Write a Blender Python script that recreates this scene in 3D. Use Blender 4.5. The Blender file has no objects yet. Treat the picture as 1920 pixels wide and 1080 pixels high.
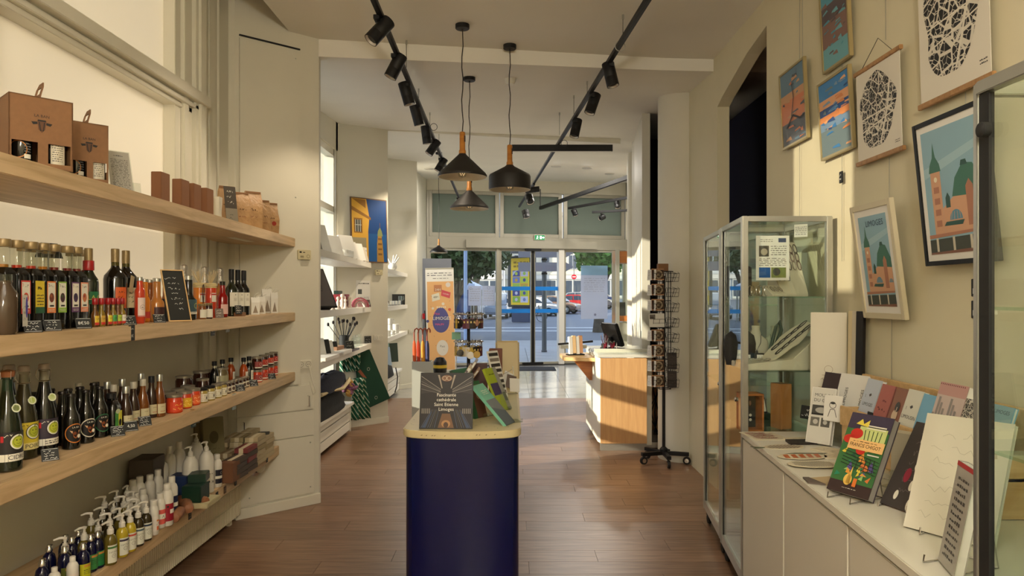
import bpy,bmesh,math,random
from mathutils import Vector,Matrix,Euler
random.seed(7)
PI = math.pi
F = 1320.0          # focal length in pixels of the 1920 px wide frame
EYE = 1.6
scene = bpy.context.scene
COL = scene.collection
# ---------------------------------------------------------------- camera, world, sun, exposure
cam_d = bpy.data.cameras.new('camera'); cam_d.sensor_width = 36; cam_d.lens = F * 36 / 1920
cam_d.shift_y = 16 / 1920; cam_d.clip_start = 0.05; cam_d.clip_end = 600
cam = bpy.data.objects.new('camera',cam_d); COL.objects.link(cam)
cam.location = (0,0,EYE); cam.rotation_euler = (PI / 2,0,0)
scene.camera = cam
scene.view_settings.view_transform = 'Standard'; scene.view_settings.look = 'None'
scene.view_settings.gamma = 1; scene.view_settings.use_curve_mapping = False
scene.view_settings.exposure = 0.70
scene.cycles.max_bounces = 8; scene.cycles.transparent_max_bounces = 24
scene.cycles.caustics_reflective = False; scene.cycles.caustics_refractive = False
scene.cycles.sample_clamp_indirect = 4
world = bpy.data.worlds.new('sky'); scene.world = world; world.use_nodes = True
nt = world.node_tree; nt.nodes.clear()
wo = nt.nodes.new('ShaderNodeOutputWorld'); wb = nt.nodes.new('ShaderNodeBackground')
tc = nt.nodes.new('ShaderNodeTexCoord'); sx = nt.nodes.new('ShaderNodeSeparateXYZ'); cr = nt.nodes.new('ShaderNodeValToRGB')
cr.color_ramp.elements[0].position = 0.0; cr.color_ramp.elements[0].color = (0.82,0.86,0.92,1)
cr.color_ramp.elements[1].position = 0.7; cr.color_ramp.elements[1].color = (0.42,0.55,0.80,1)
nt.links.new(tc.outputs['Generated'],sx.inputs[0]); nt.links.new(sx.outputs['Z'],cr.inputs[0])
nt.links.new(cr.outputs[0],wb.inputs[0]); nt.links.new(wb.outputs[0],wo.inputs[0])
wb.inputs[1].default_value = 1.7
SUN_TRAVEL = Vector((1.0,0.45,-0.28))
sd = bpy.data.lights.new('sun','SUN'); sd.energy = 5.2; sd.angle = math.radians(0.6); sd.color = (1.0,0.87,0.68)
so = bpy.data.objects.new('sun',sd); COL.objects.link(so)
so.rotation_euler = SUN_TRAVEL.to_track_quat('-Z','Y').to_euler(); so.location = (-20,-10,12)
def area_lamp(name,loc,size,power,color,rot=(0,0,0),size_y=None):
 l = bpy.data.lights.new(name,'AREA'); l.energy = power; l.color = color; l.size = size
 if size_y: l.shape = 'RECTANGLE'; l.size_y = size_y
 o = bpy.data.objects.new(name,l); COL.objects.link(o); o.location = loc; o.rotation_euler = rot
 return o
WARM = (1.0,0.90,0.76)
# unseen fill lamps added behind and above the camera, then the hall downlights
def point_lamp(loc,power,color=WARM,r=.14):
 l = bpy.data.lights.new('hanging_lamp','POINT'); l.energy = power; l.color = color; l.shadow_soft_size = r
 o = bpy.data.objects.new('hanging_lamp',l); COL.objects.link(o); o.location = loc
point_lamp((0.1,-0.9,2.7),85); point_lamp((0.3,-2.3,2.7),60)
area_lamp('ceiling_lamp',(0.0,0.3,3.5),1.6,20,WARM)  # added fill over the camera, no fixture there
for x,y in ((-1.597,13.6),(.83,13.2),(1.44,13.5),(2.024,14.6)):      # the round downlights of the entrance hall
 area_lamp('ceiling_lamp',(x,y,3.445 + .075 * (y - 5.55)),.15,26,(1.0,0.93,0.84))
# ---------------------------------------------------------------- materials
def lin(c):
 def f(u):
  u /= 255.0
  return u / 12.92 if u <= 0.04045 else ((u + 0.055) / 1.055) ** 2.4
 return (f(c[0]),f(c[1]),f(c[2]),1.0)
MATS = {}
def mat(name,c,rough=0.5,metal=0.0,spec=0.5,noise=0.0,nscale=20.0,bump=0.0,emit=0.0,coat=0.0,stretch=None):
 if name in MATS: return MATS[name]
 m = bpy.data.materials.new(name); m.use_nodes = True; t = m.node_tree; b = t.nodes['Principled BSDF']
 b.inputs['Base Color'].default_value = lin(c); b.inputs['Roughness'].default_value = rough
 b.inputs['Metallic'].default_value = metal; b.inputs['Specular IOR Level'].default_value = spec
 if coat: b.inputs['Coat Weight'].default_value = coat
 if emit: b.inputs['Emission Color'].default_value = lin(c); b.inputs['Emission Strength'].default_value = emit
 if noise or bump:
  n = t.nodes.new('ShaderNodeTexNoise'); n.inputs['Scale'].default_value = nscale; n.inputs['Detail'].default_value = 5
  tcn = t.nodes.new('ShaderNodeTexCoord'); mp = t.nodes.new('ShaderNodeMapping')
  if stretch: mp.inputs['Scale'].default_value = stretch
  t.links.new(tcn.outputs['Object'],mp.inputs[0]); t.links.new(mp.outputs[0],n.inputs['Vector'])
  if noise:
   r = t.nodes.new('ShaderNodeValToRGB'); L = lin(c)
   r.color_ramp.elements[0].position = 0.3; r.color_ramp.elements[1].position = 0.7
   r.color_ramp.elements[0].color = tuple(max(0,x * (1 - noise)) for x in L[:3]) + (1,)
   r.color_ramp.elements[1].color = tuple(min(1,x * (1 + noise)) for x in L[:3]) + (1,)
   t.links.new(n.outputs['Fac'],r.inputs[0]); t.links.new(r.outputs[0],b.inputs['Base Color'])
  if bump:
   bp = t.nodes.new('ShaderNodeBump'); bp.inputs['Strength'].default_value = bump; bp.inputs['Distance'].default_value = 0.01
   t.links.new(n.outputs['Fac'],bp.inputs['Height']); t.links.new(bp.outputs[0],b.inputs['Normal'])
 MATS[name] = m
 return m
def ink(r,g,b):                     # matte printed colour
 return mat('ink_%d_%d_%d' % (r,g,b),(r,g,b),0.45,spec=0.4)
def thin_glass(name,tint=(1,1,1),ior=1.45,rough=0.0,facing=0.0):
 if name in MATS: return MATS[name]
 m = bpy.data.materials.new(name); m.use_nodes = True; t = m.node_tree; t.nodes.clear()
 o = t.nodes.new('ShaderNodeOutputMaterial'); mx = t.nodes.new('ShaderNodeMixShader'); fr = t.nodes.new('ShaderNodeFresnel')
 tr = t.nodes.new('ShaderNodeBsdfTransparent'); gl = t.nodes.new('ShaderNodeBsdfGlossy')
 tr.inputs[0].default_value = tint + (1,); gl.inputs['Roughness'].default_value = rough; fr.inputs[0].default_value = ior
 gl.inputs[0].default_value = (0.95,1.0,0.98,1)
 ge = t.nodes.new('ShaderNodeNewGeometry'); mr = t.nodes.new('ShaderNodeMapRange')      # same reflectance at both faces of the thin sheet
 mr.inputs['To Min'].default_value = ior; mr.inputs['To Max'].default_value = 1 / ior
 t.links.new(ge.outputs['Backfacing'],mr.inputs[0]); t.links.new(mr.outputs[0],fr.inputs[0])
 t.links.new(fr.outputs[0],mx.inputs[0]); t.links.new(tr.outputs[0],mx.inputs[1]); t.links.new(gl.outputs[0],mx.inputs[2])
 t.links.new(mx.outputs[0],o.inputs[0]); MATS[name] = m
 return m
def film(name,c,trans=0.75):
 m = bpy.data.materials.new(name); m.use_nodes = True; t = m.node_tree; t.nodes.clear()
 o = t.nodes.new('ShaderNodeOutputMaterial'); mx = t.nodes.new('ShaderNodeMixShader')
 d = t.nodes.new('ShaderNodeBsdfDiffuse'); tl = t.nodes.new('ShaderNodeBsdfTranslucent')
 d.inputs[0].default_value = lin(c); tl.inputs[0].default_value = lin(c); mx.inputs[0].default_value = trans
 t.links.new(d.outputs[0],mx.inputs[1]); t.links.new(tl.outputs[0],mx.inputs[2]); t.links.new(mx.outputs[0],o.inputs[0])
 MATS[name] = m
 return m
def wood(name,c1,c2,rough=0.45,scale=(1,18,18),bump=0.05,per_piece=0.0):
 if name in MATS: return MATS[name]
 m = bpy.data.materials.new(name); m.use_nodes = True; t = m.node_tree; b = t.nodes['Principled BSDF']
 tcn = t.nodes.new('ShaderNodeTexCoord'); mp = t.nodes.new('ShaderNodeMapping'); mp.inputs['Scale'].default_value = scale
 n = t.nodes.new('ShaderNodeTexNoise'); n.inputs['Scale'].default_value = 3; n.inputs['Detail'].default_value = 7; n.inputs['Distortion'].default_value = 0.6
 r = t.nodes.new('ShaderNodeValToRGB'); r.color_ramp.elements[0].position = 0.32; r.color_ramp.elements[1].position = 0.68
 r.color_ramp.elements[0].color = lin(c1); r.color_ramp.elements[1].color = lin(c2)
 oi = t.nodes.new('ShaderNodeObjectInfo'); ad = t.nodes.new('ShaderNodeVectorMath'); ad.operation = 'ADD'
 sc_ = t.nodes.new('ShaderNodeVectorMath'); sc_.operation = 'SCALE'; cx = t.nodes.new('ShaderNodeCombineXYZ')
 t.links.new(oi.outputs['Random'],cx.inputs[0]); t.links.new(oi.outputs['Random'],cx.inputs[1]); sc_.inputs['Scale'].default_value = 37
 t.links.new(cx.outputs[0],sc_.inputs[0]); t.links.new(tcn.outputs['Object'],mp.inputs[0])
 t.links.new(mp.outputs[0],ad.inputs[0]); t.links.new(sc_.outputs[0],ad.inputs[1]); t.links.new(ad.outputs[0],n.inputs['Vector'])
 t.links.new(n.outputs['Fac'],r.inputs[0])
 if per_piece:
  hs = t.nodes.new('ShaderNodeHueSaturation'); mr = t.nodes.new('ShaderNodeMapRange')
  mr.inputs['To Min'].default_value = 1 - per_piece; mr.inputs['To Max'].default_value = 1 + per_piece
  t.links.new(oi.outputs['Random'],mr.inputs[0]); t.links.new(mr.outputs[0],hs.inputs['Value'])
  t.links.new(r.outputs[0],hs.inputs['Color']); t.links.new(hs.outputs[0],b.inputs['Base Color'])
 else: t.links.new(r.outputs[0],b.inputs['Base Color'])
 b.inputs['Roughness'].default_value = rough
 bp = t.nodes.new('ShaderNodeBump'); bp.inputs['Strength'].default_value = bump; bp.inputs['Distance'].default_value = 0.004
 t.links.new(n.outputs['Fac'],bp.inputs['Height']); t.links.new(bp.outputs[0],b.inputs['Normal'])
 MATS[name] = m
 return m
# ---------------------------------------------------------------- mesh builder
GLYPH = {}
def glyphs(s,size):
 if s not in GLYPH:
  cu = bpy.data.curves.new('t','FONT'); cu.body = s; cu.size = 1; cu.align_x = 'CENTER'; cu.align_y = 'CENTER'; cu.resolution_u = 2
  o = bpy.data.objects.new('t',cu); me = o.to_mesh()
  GLYPH[s] = ([tuple(v.co) for v in me.vertices],[tuple(p.vertices) for p in me.polygons])
  o.to_mesh_clear(); bpy.data.objects.remove(o); bpy.data.curves.remove(cu)
 return [(x * size,y * size) for x,y,z in GLYPH[s][0]],GLYPH[s][1]
class MB:
 def __init__(s): s.v = []; s.f = []; s.mi = []; s.mats = []; s.M = None; s.fn = None
 def m(s,mt):
  if mt not in s.mats: s.mats.append(mt)
  return s.mats.index(mt)
 def add(s,vs,fs,mt):
  k = len(s.v); i = s.m(mt)
  for p in vs:
   p = Vector(p)
   if s.fn: p = Vector(s.fn(p))
   if s.M is not None: p = s.M @ p
   s.v.append(p)
  for q in fs: s.f.append([k + a for a in q]); s.mi.append(i)
  return s
 def bx(s,x0,x1,y0,y1,z0,z1,mt):
  vs = [(x,y,z) for z in (z0,z1) for y in (y0,y1) for x in (x0,x1)]
  return s.add(vs,[(0,2,3,1),(4,5,7,6),(0,1,5,4),(2,6,7,3),(0,4,6,2),(1,3,7,5)],mt)
 def cb(s,c,d,mt,R=None):       # box by centre, size, rotation
  old = s.M; L = Matrix.Translation(Vector(c)) @ (Euler(R).to_matrix().to_4x4() if R else Matrix())
  s.M = (old @ L) if old is not None else L
  s.bx(-d[0] / 2,d[0] / 2,-d[1] / 2,d[1] / 2,-d[2] / 2,d[2] / 2,mt); s.M = old
  return s
 def lathe(s,prof,mt,seg=20,c=(0,0,0),sq=0.0,caps=True,arc=None):
  vs = []; n = seg if arc is None else seg + 1
  for r,z in prof:
   for i in range(n):
    a = 2 * PI * i / seg if arc is None else arc[0] + (arc[1] - arc[0]) * i / seg
    ca,sa = math.cos(a),math.sin(a); k = 1.0
    if sq: k = 1.0 / ((abs(ca) ** sq + abs(sa) ** sq) ** (1.0 / sq))
    vs.append((c[0] + r * k * ca,c[1] + r * k * sa,c[2] + z))
  fs = []
  for j in range(len(prof) - 1):
   for i in range(seg if arc is None else seg):
    a = j * n + i; b = j * n + (i + 1) % n
    fs.append((a,b,b + n,a + n))
  if caps and arc is None:
   if prof[0][0] > 1e-4: fs.append(tuple(reversed(range(n))))
   if prof[-1][0] > 1e-4: fs.append(tuple((len(prof) - 1) * n + i for i in range(n)))
  return s.add(vs,fs,mt)
 def tube(s,pts,r,mt,seg=6,closed=False):
  pts = [Vector(p) for p in pts]; vs = []; n = len(pts); up0 = None
  for i,p in enumerate(pts):
   a = pts[i - 1] if (i > 0 or closed) else p; b = pts[(i + 1) % n] if (i < n - 1 or closed) else p
   t = (b - a).normalized() if (b - a).length > 1e-9 else Vector((0,0,1))
   if up0 is None: up0 = Vector((0,0,1)) if abs(t.z) < 0.9 else Vector((1,0,0))
   u = t.cross(up0)
   if u.length < 1e-4: u = t.cross(Vector((0.3,1,0.1)))
   u.normalize(); w = u.cross(t).normalized(); up0 = w
   rr = r[i] if isinstance(r,(list,tuple)) else r
   for k in range(seg):
    g = 2 * PI * k / seg; vs.append(p + (u * math.cos(g) + w * math.sin(g)) * rr)
  fs = []
  for i in range(n if closed else n - 1):
   for k in range(seg):
    a = i * seg + k; b = i * seg + (k + 1) % seg; j = ((i + 1) % n) * seg
    fs.append((a,b,j + (k + 1) % seg,j + k))
  if not closed:
   fs.append(tuple(reversed(range(seg)))); fs.append(tuple((n - 1) * seg + k for k in range(seg)))
  return s.add(vs,fs,mt)
 def prism(s,poly,w0,w1,mt):    # polygon in local u,v extruded over w
  n = len(poly); vs = [(p[0],p[1],w0) for p in poly] + [(p[0],p[1],w1) for p in poly]
  fs = [tuple(reversed(range(n))),tuple(range(n,2 * n))] + [(i,(i + 1) % n,n + (i + 1) % n,n + i) for i in range(n)]
  return s.add(vs,fs,mt)
 def loft(s,loops,mt,caps=True):
  n = len(loops[0]); vs = [p for l in loops for p in l]; fs = []
  for j in range(len(loops) - 1):
   for i in range(n):
    a = j * n + i; b = j * n + (i + 1) % n; fs.append((a,b,b + n,a + n))
  if caps: fs.append(tuple(reversed(range(n)))); fs.append(tuple((len(loops) - 1) * n + i for i in range(n)))
  return s.add(vs,fs,mt)
 def sphere(s,c,r,mt,seg=12,rings=7):
  rz = r if isinstance(r,(int,float)) else r[2]; rx = r if isinstance(r,(int,float)) else r[0]; ry = r if isinstance(r,(int,float)) else r[1]
  vs = []; fs = []
  for j in range(rings + 1):
   t = -PI / 2 + PI * j / rings
   for i in range(seg):
    a = 2 * PI * i / seg; vs.append((c[0] + rx * math.cos(t) * math.cos(a),c[1] + ry * math.cos(t) * math.sin(a),c[2] + rz * math.sin(t)))
  for j in range(rings):
   for i in range(seg):
    a = j * seg + i; b = j * seg + (i + 1) % seg; fs.append((a,b,b + seg,a + seg))
  return s.add(vs,fs,mt)
 # flat print: local u (right), v (up), w (towards the reader)
 def rect(s,x0,y0,x1,y1,mt,w=0.0,n=1):
  vs = []; fs = []; n = max(n,8) if s.fn else n
  for i in range(n + 1):
   x = x0 + (x1 - x0) * i / n; vs += [(x,y0,w),(x,y1,w)]
  for i in range(n): a = 2 * i; fs.append((a,a + 2,a + 3,a + 1))
  return s.add(vs,fs,mt)
 def poly(s,pts,mt,w=0.0): return s.add([(p[0],p[1],w) for p in pts],[tuple(range(len(pts)))],mt)
 def disc(s,x,y,rx,mt,w=0.0,ry=None,n=18,a0=0,a1=2 * PI):
  ry = ry or rx
  if s.fn and a1 - a0 > 6:      # on a curved surface the disc follows it in slices
   vs = []; fs = []
   for i in range(13):
    c = -math.cos(PI * i / 12); q = ry * math.sin(PI * i / 12); vs += [(x + rx * c,y - q,w),(x + rx * c,y + q,w)]
   for i in range(12): a = 2 * i; fs.append((a,a + 2,a + 3,a + 1))
   return s.add(vs,fs,mt)
  pts = [(x + rx * math.cos(a0 + (a1 - a0) * i / n),y + ry * math.sin(a0 + (a1 - a0) * i / n)) for i in range(n + (0 if a1 - a0 > 6.28 else 1))]
  return s.poly(pts,mt,w)
 def ring(s,x,y,r,t,mt,w=0.0,n=20):
  vs = []; fs = []
  for i in range(n):
   a = 2 * PI * i / n; vs += [(x + r * math.cos(a),y + r * math.sin(a),w),(x + (r - t) * math.cos(a),y + (r - t) * math.sin(a),w)]
  for i in range(n): a = 2 * i; b = (2 * i + 2) % (2 * n); fs.append((a,b,b + 1,a + 1))
  return s.add(vs,fs,mt)
 def line(s,pts,t,mt,w=0.0):
  for a,b in zip(pts[:-1],pts[1:]):
   dx,dy = b[0] - a[0],b[1] - a[1]; L = math.hypot(dx,dy) or 1e-6; nx,ny = -dy / L * t / 2,dx / L * t / 2
   s.add([(a[0] - nx,a[1] - ny,w),(b[0] - nx,b[1] - ny,w),(b[0] + nx,b[1] + ny,w),(a[0] + nx,a[1] + ny,w)],[(0,1,2,3)],mt)
  return s
 def text(s,txt,x,y,size,mt,w=0.0,sx=1.0,rot=0.0):
  vs,fs = glyphs(txt,size); c,q = math.cos(rot),math.sin(rot)
  return s.add([(x + (a * sx) * c - b * q,y + (a * sx) * q + b * c,w) for a,b in vs],fs,mt)
 def scrib(s,x0,y0,x1,y1,rows,mt,w=0.0,seed=1,fill=0.5):     # rows of illegible small writing
  rd = random.Random(seed); h = (y1 - y0) / rows
  for j in range(rows):
   x = x0 + (x1 - x0) * rd.uniform(0,0.08); yb = y1 - (j + 0.75) * h
   while x < x1 - (x1 - x0) * 0.06:
    L = (x1 - x0) * rd.uniform(0.06,0.22); xe = min(x + L,x1)
    s.rect(x,yb,xe,yb + h * fill * rd.uniform(0.5,1),mt,w); x = xe + (x1 - x0) * 0.05
  return s
 def squig(s,x0,y0,x1,y1,rows,t,mt,w=0.0,seed=1):            # chalk handwriting
  rd = random.Random(seed); h = (y1 - y0) / rows
  for j in range(rows):
   yb = y1 - (j + 0.5) * h; x = x0 + (x1 - x0) * rd.uniform(0,.1); xe = x1 - (x1 - x0) * rd.uniform(0,.25); pts = []
   while x < xe:
    pts.append((x,yb + h * rd.uniform(-.3,.3))); x += (x1 - x0) * rd.uniform(.04,.09)
    if rd.random() < .15: s.line(pts,t,mt,w); pts = []; x += (x1 - x0) * .06
   if len(pts) > 1: s.line(pts,t,mt,w)
  return s
 def mesh(s,name,bev=0.0,smooth=38,segs=2):
  me = bpy.data.meshes.new(name); me.from_pydata([tuple(v) for v in s.v],[],s.f)
  for mt in s.mats: me.materials.append(mt)
  me.polygons.foreach_set('material_index',s.mi); me.update()
  if bev:
   b = bmesh.new(); b.from_mesh(me); bmesh.ops.remove_doubles(b,verts=b.verts,dist=1e-6)
   es = [e for e in b.edges if len(e.link_faces) == 2 and e.calc_face_angle(0) > 0.6]
   bmesh.ops.bevel(b,geom=es,offset=bev,segments=segs,affect='EDGES',clamp_overlap=True); b.to_mesh(me); b.free()
  if smooth:
   me.shade_smooth(); me.set_sharp_from_angle(angle=math.radians(smooth))
  return me
 def build(s,name,parent=None,loc=(0,0,0),rot=(0,0,0),bev=0.0,smooth=38,**kw):
  return link(name,s.mesh(name,bev,smooth),parent,loc,rot,**kw)
def link(name,me,parent=None,loc=(0,0,0),rot=(0,0,0),label=None,cat=None,group=None,kind=None):
 o = bpy.data.objects.new(name,me); COL.objects.link(o); o.location = loc; o.rotation_euler = rot
 if parent: o.parent = parent
 return tag(o,label,cat,group,kind)
def tag(o,label=None,cat=None,group=None,kind=None):
 if label: o['label'] = label
 if cat: o['category'] = cat
 if group: o['group'] = group
 if kind: o['kind'] = kind
 return o
def thing(name,label,cat,loc,yaw=0.0,group=None,tilt=0.0,roll=0.0):
 o = bpy.data.objects.new(name,None); COL.objects.link(o); o.empty_display_size = 0.05
 o.location = loc; o.rotation_euler = (tilt,roll,yaw)
 return tag(o,label,cat,group)
MESH = {}
def cached(key,fn,bev=0.0,smooth=38):
 if key not in MESH: MESH[key] = fn().mesh(str(key)[:40],bev,smooth)
 return MESH[key]
def part(name,key,fn,parent,loc=(0,0,0),rot=(0,0,0),bev=0.0,label=None):
 return link(name,cached(key,fn,bev),parent,loc,rot,label=label)
FRONT = Matrix(((1,0,0,0),(0,0,-1,0),(0,1,0,0),(0,0,0,1)))   # print plane facing -y: u->x, v->z, w->-y
def face(o,yaw=0.0):            # print matrix at point o facing local -y turned by yaw
 return Matrix.Translation(Vector(o)) @ Matrix.Rotation(yaw,4,'Z') @ FRONT
def wrap(r,z=0.0):              # print wrapped on a cylinder, centred on -y
 def fn(p):
  a = -PI / 2 + p[0] / r; q = r + p[2] + 0.0006
  return (q * math.cos(a),q * math.sin(a),z + p[1])
 return fn
def dep(px,x): return x * F / (px - 960.0)       # depth at which the vertical plane x is seen under image column px
def P(px,py,d): return Vector(((px - 960) / F * d,d,EYE - (py - 556) / F * d))
# common materials
M_wall = mat('wall_paint',(216,212,196),0.6,spec=0.3,noise=0.02,nscale=3)
M_wall2 = mat('wall_paint_yellowish',(216,208,178),0.6,spec=0.3,noise=0.02,nscale=3)
M_ceil = mat('ceiling_paint',(232,229,219),0.8,spec=0.2,noise=0.02,nscale=2)
M_white = mat('white_lacquer',(222,218,202),0.35)
M_black = mat('black_metal',(20,20,21),0.5,spec=0.35)
M_alu = mat('brushed_aluminium',(188,188,180),0.32,metal=0.85)
M_chrome = mat('chrome',(205,205,205),0.12,metal=1.0)
M_gold = mat('gold_cap',(142,122,84),0.4,metal=0.4)
M_navy = mat('navy_laminate',(3,14,66),0.25,spec=0.5)
M_navyw = mat('navy_wall',(8,10,36),0.7)
M_paper = mat('white_paper',(232,230,222),0.6)
M_kraft = mat('kraft_paper',(130,92,58),0.7,noise=0.05,nscale=60)
M_chalk = ink(225,225,220)
M_slate = mat('chalkboard',(26,28,27),0.6)
M_glass = thin_glass('clear_glass',(0.93,0.97,0.95))
M_pane = thin_glass('window_pane',(0.96,0.98,0.98),1.35)
M_case = thin_glass('display_case_glass',(0.96,0.985,0.97),1.45)
M_clear = thin_glass('bottle_clear',(0.80,0.80,0.74),1.5)
M_acryl = thin_glass('acrylic',(0.90,0.92,0.90),1.5)
M_dark = mat('dark_bottle',(16,14,10),0.08,spec=0.6)
M_red = mat('red_cap',(150,22,26),0.35)
MB_ = 0
M_rubber = mat('black_rubber',(20,20,20),0.7)
W_shelf = wood('oak_shelf',(180,152,112),(208,180,140),0.5,(14,1,14),0.02)
W_pale = wood('pale_beech',(205,168,112),(222,186,132),0.45,(1,14,14),0.02)
W_cherry = wood('cherry_wood',(165,100,50),(190,120,62),0.4,(1,14,14),0.02)
W_hang = wood('hanger_oak',(150,110,66),(178,136,88),0.5,(14,1,14),0.03)
# ================================================================= THE ROOM
def cz(y,x=0.0):                       # height of the gently rising hall ceiling
 return 3.47 + 0.0750 * (y - 5.55)
# floor: slab + wooden planks (near) + joined planks (far) + glossy tiles at the entrance
W_floor = wood('floor_oak_brown',(112,84,64),(144,112,88),0.33,(1.2,14,14),0.04,per_piece=0.13)
M_tile = mat('entrance_tile',(165,163,158),0.12,noise=0.06,nscale=3)
M_grout = mat('grout',(70,60,52),0.8)
fl = MB().bx(-2.3,3.3,-3.2,17.0,-0.12,-0.012,M_grout).build('floor',kind='structure')
WP = 0.19
rows = []
y = 3.30; i = 0
plank_mesh = {}
def plank(x0,x1,y0,y1):
 L = round(x1 - x0,3)
 key = ('plank',L)
 me = cached(key,lambda: MB().bx(-L / 2 + .0012,L / 2 - .0012,-WP / 2 + .0012,WP / 2 - .0012,-0.012,0,W_floor))
 return link('plank',me,fl,((x0 + x1) / 2,(y0 + y1) / 2,0))
PX = [-2.25,-1.1,0.05,1.2,2.35]
while y < 8.2:
 off = [0.0,0.42,-0.35,0.77][i % 4]
 cuts = [-2.25] + [c + off for c in (-1.15,0.1,1.35) if -2.2 < c + off < 1.65] + [1.72]
 for a,b in zip(cuts[:-1],cuts[1:]): plank(a,b,y,y + WP)
 y += WP; i += 1
Y1 = y
far = MB(); y = Y1
while y < 11.0:
 off = random.uniform(-.5,.5)
 cuts = [-2.25] + [c + off for c in (-1.15,0.1,1.35)] + [2.7]
 for a,b in zip(cuts[:-1],cuts[1:]): far.bx(a + .001,b - .001,y + .001,y + WP - .001,-.012,0,W_floor)
 y += WP
YT = y
y = -3.2
while y < 3.29:
 for a,b in ((-2.25,-1.0),(-1.0,0.3),(0.3,1.72)): far.bx(a + .001,b - .001,y + .001,min(y + WP,3.3) - .001,-.012,0,W_floor)
 y += WP
far.build('planks',fl,kind='stuff')
TS = 0.62; y = YT
while y < 16.8:
 x = -2.2
 while x < 3.0:
  link('tile',cached('tile',lambda: MB().bx(.002,TS - .002,.002,TS - .002,-.012,0,M_tile)),fl,(x,y,0)); x += TS
 y += TS
# ceilings
CE = 3.60
c = MB()
c.bx(-1.65,3.2,-3.2,5.40,CE,CE + .3,M_ceil)
c.prism([(-1.65,5.40),(3.2,5.40),(3.2,6.05),(1.25,5.90),(-1.62,5.45)],CE,CE + .3,M_ceil)
c.bx(-2.3,-1.65,-3.2,5.6,4.25,4.4,M_ceil)
c.bx(-1.68,-1.65,-3.2,5.42,CE,4.25,M_ceil)
c.build('ceiling',kind='structure',smooth=0)
c = MB()      # hall ceiling: rises slowly towards the entrance
lo = [(-2.3,5.40),(-1.62,5.45),(1.25,5.90),(3.2,6.05),(3.2,17.2),(-2.3,17.2)]
c.loft([[(x,y,cz(y)) for x,y in lo],[(x,y,4.6) for x,y in lo]],M_ceil)
c.build('ceiling',kind='structure',smooth=0)
# light strip where the hall ceiling changes
t = MB(); t.prism([(-1.60,8.97),(1.50,9.75),(1.50,9.79),(-1.60,9.01)],cz(9.3) - .035,cz(9.3) + .12,M_white)
t.build('trim_1',kind='structure')
# left side: window walls and the slanted fins between the bays
XW = -2.03
wl = MB()
wl.bx(XW - .25,XW,-3.2,0.7,0,4.3,M_wall)
wl.bx(XW - .25,XW,0.7,4.2,0,1.44,M_wall)
wl.bx(XW - .25,XW,4.55,5.06,0,4.3,M_wall)
wl.bx(XW - .25,XW,4.2,4.55,0,1.44,M_wall)
wl.bx(XW - .25,XW,0.7,4.55,4.1,4.3,M_wall)
wl.bx(XW - .25,XW,2.62,2.72,1.4,4.2,M_wall)
wl.build('wall_left',kind='structure',smooth=0)
def fin(x0,y0,x1,y1,top,name='wall_left'):
 w = MB(); L = math.hypot(x1 - x0,y1 - y0)
 w.prism([(x0,y0),(x1,y1),(x1 - .02,y1 + .12),(x0 - .35,y1 + .12),(x0 - .35,y0)],0,top,M_wall)
 return w.build(name,kind='structure',smooth=0)
FINS = [(-1.985,5.04,-1.50,5.47),(-2.13,8.46,-1.583,8.97),(-2.12,11.95,-1.68,12.45)]
fin_o = [fin(*FINS[0],4.25),fin(*FINS[1],4.1),fin(*FINS[2],4.3)]
def finM(k,out=0.0):                    # matrix on a fin: u along it (from the wall outwards), v up, w off it towards the viewer
 x0,y0,x1,y1 = FINS[k]; a = math.atan2(y1 - y0,x1 - x0)
 n = Vector((math.sin(a),-math.cos(a),0))
 M = Matrix(((math.cos(a),0,n.x,x0),(math.sin(a),0,n.y,y0),(0,1,0,0),(0,0,0,1)))
 return M
# panels, handle and knob of the first fin
f0 = fin_o[0]
def finbox(k,u0,u1,v0,v1,w0,w1,mt,name,parent,bev=0.0):
 b = MB(); b.M = finM(k); b.bx(u0,u1,v0,v1,w0,w1,mt); return b.build(name,parent,bev=bev)
finbox(0,.03,.49,.93,3.46,0.0,.018,M_wall,'panel',f0,.002)
finbox(0,.03,.49,3.475,3.485,0.0,.012,M_black,'gap_strip',f0)
finbox(0,.01,.60,.735,.92,0.0,.015,M_white,'panel',f0,.002)
finbox(0,.01,.60,.535,.728,0.0,.015,M_white,'flap_door',f0,.002)
finbox(0,.01,.60,.09,.528,0.0,.015,M_white,'flap_door',f0,.002)
def on_fin(k,u,v,w):
 return finM(k) @ Vector((u,v,w))
for u,v in ((.055,.655),(.55,.80)):
 h = MB(); h.M = finM(0); h.tube([(u,v - .04,.016),(u,v - .04,.034),(u,v + .04,.034),(u,v + .04,.016)],.004,M_chrome,8); h.build('handle',f0)
h = MB(); h.M = finM(0); h.lathe([(.012,.015),(.012,.03),(.028,.035),(.028,.055),(.02,.06)],M_chrome,16,(.13,.33,0)); h.build('knob',f0)
for u,v in ((.57,.48),(.57,.14),(.1,.14),(.06,2.3),(.45,2.35),(.45,3.40)):
 h = MB(); h.M = finM(0); h.lathe([(.006,.014),(.005,.020),(.001,.021)],M_alu,8,(u,v,0)); h.build('screw',f0)
for k,(x0,y0,x1,y1) in enumerate(FINS):
 L = math.hypot(x1 - x0,y1 - y0)
 b = MB(); b.M = finM(k); b.bx(0,L + .006,0,.075,-.01,.022,M_white); b.build('baseboard_left',kind='structure',bev=.003)
# casing mouldings beside the first window
b = MB()
for y0,y1,o in ((4.56,4.62,.03),(4.62,4.66,.018),(4.66,4.70,.026),(4.70,4.80,.012),(4.84,4.86,.016)):
 b.bx(XW,XW + o,y0,y1,.9,4.2,M_wall)
b.build('trim_2',kind='structure',bev=.003)
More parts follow.
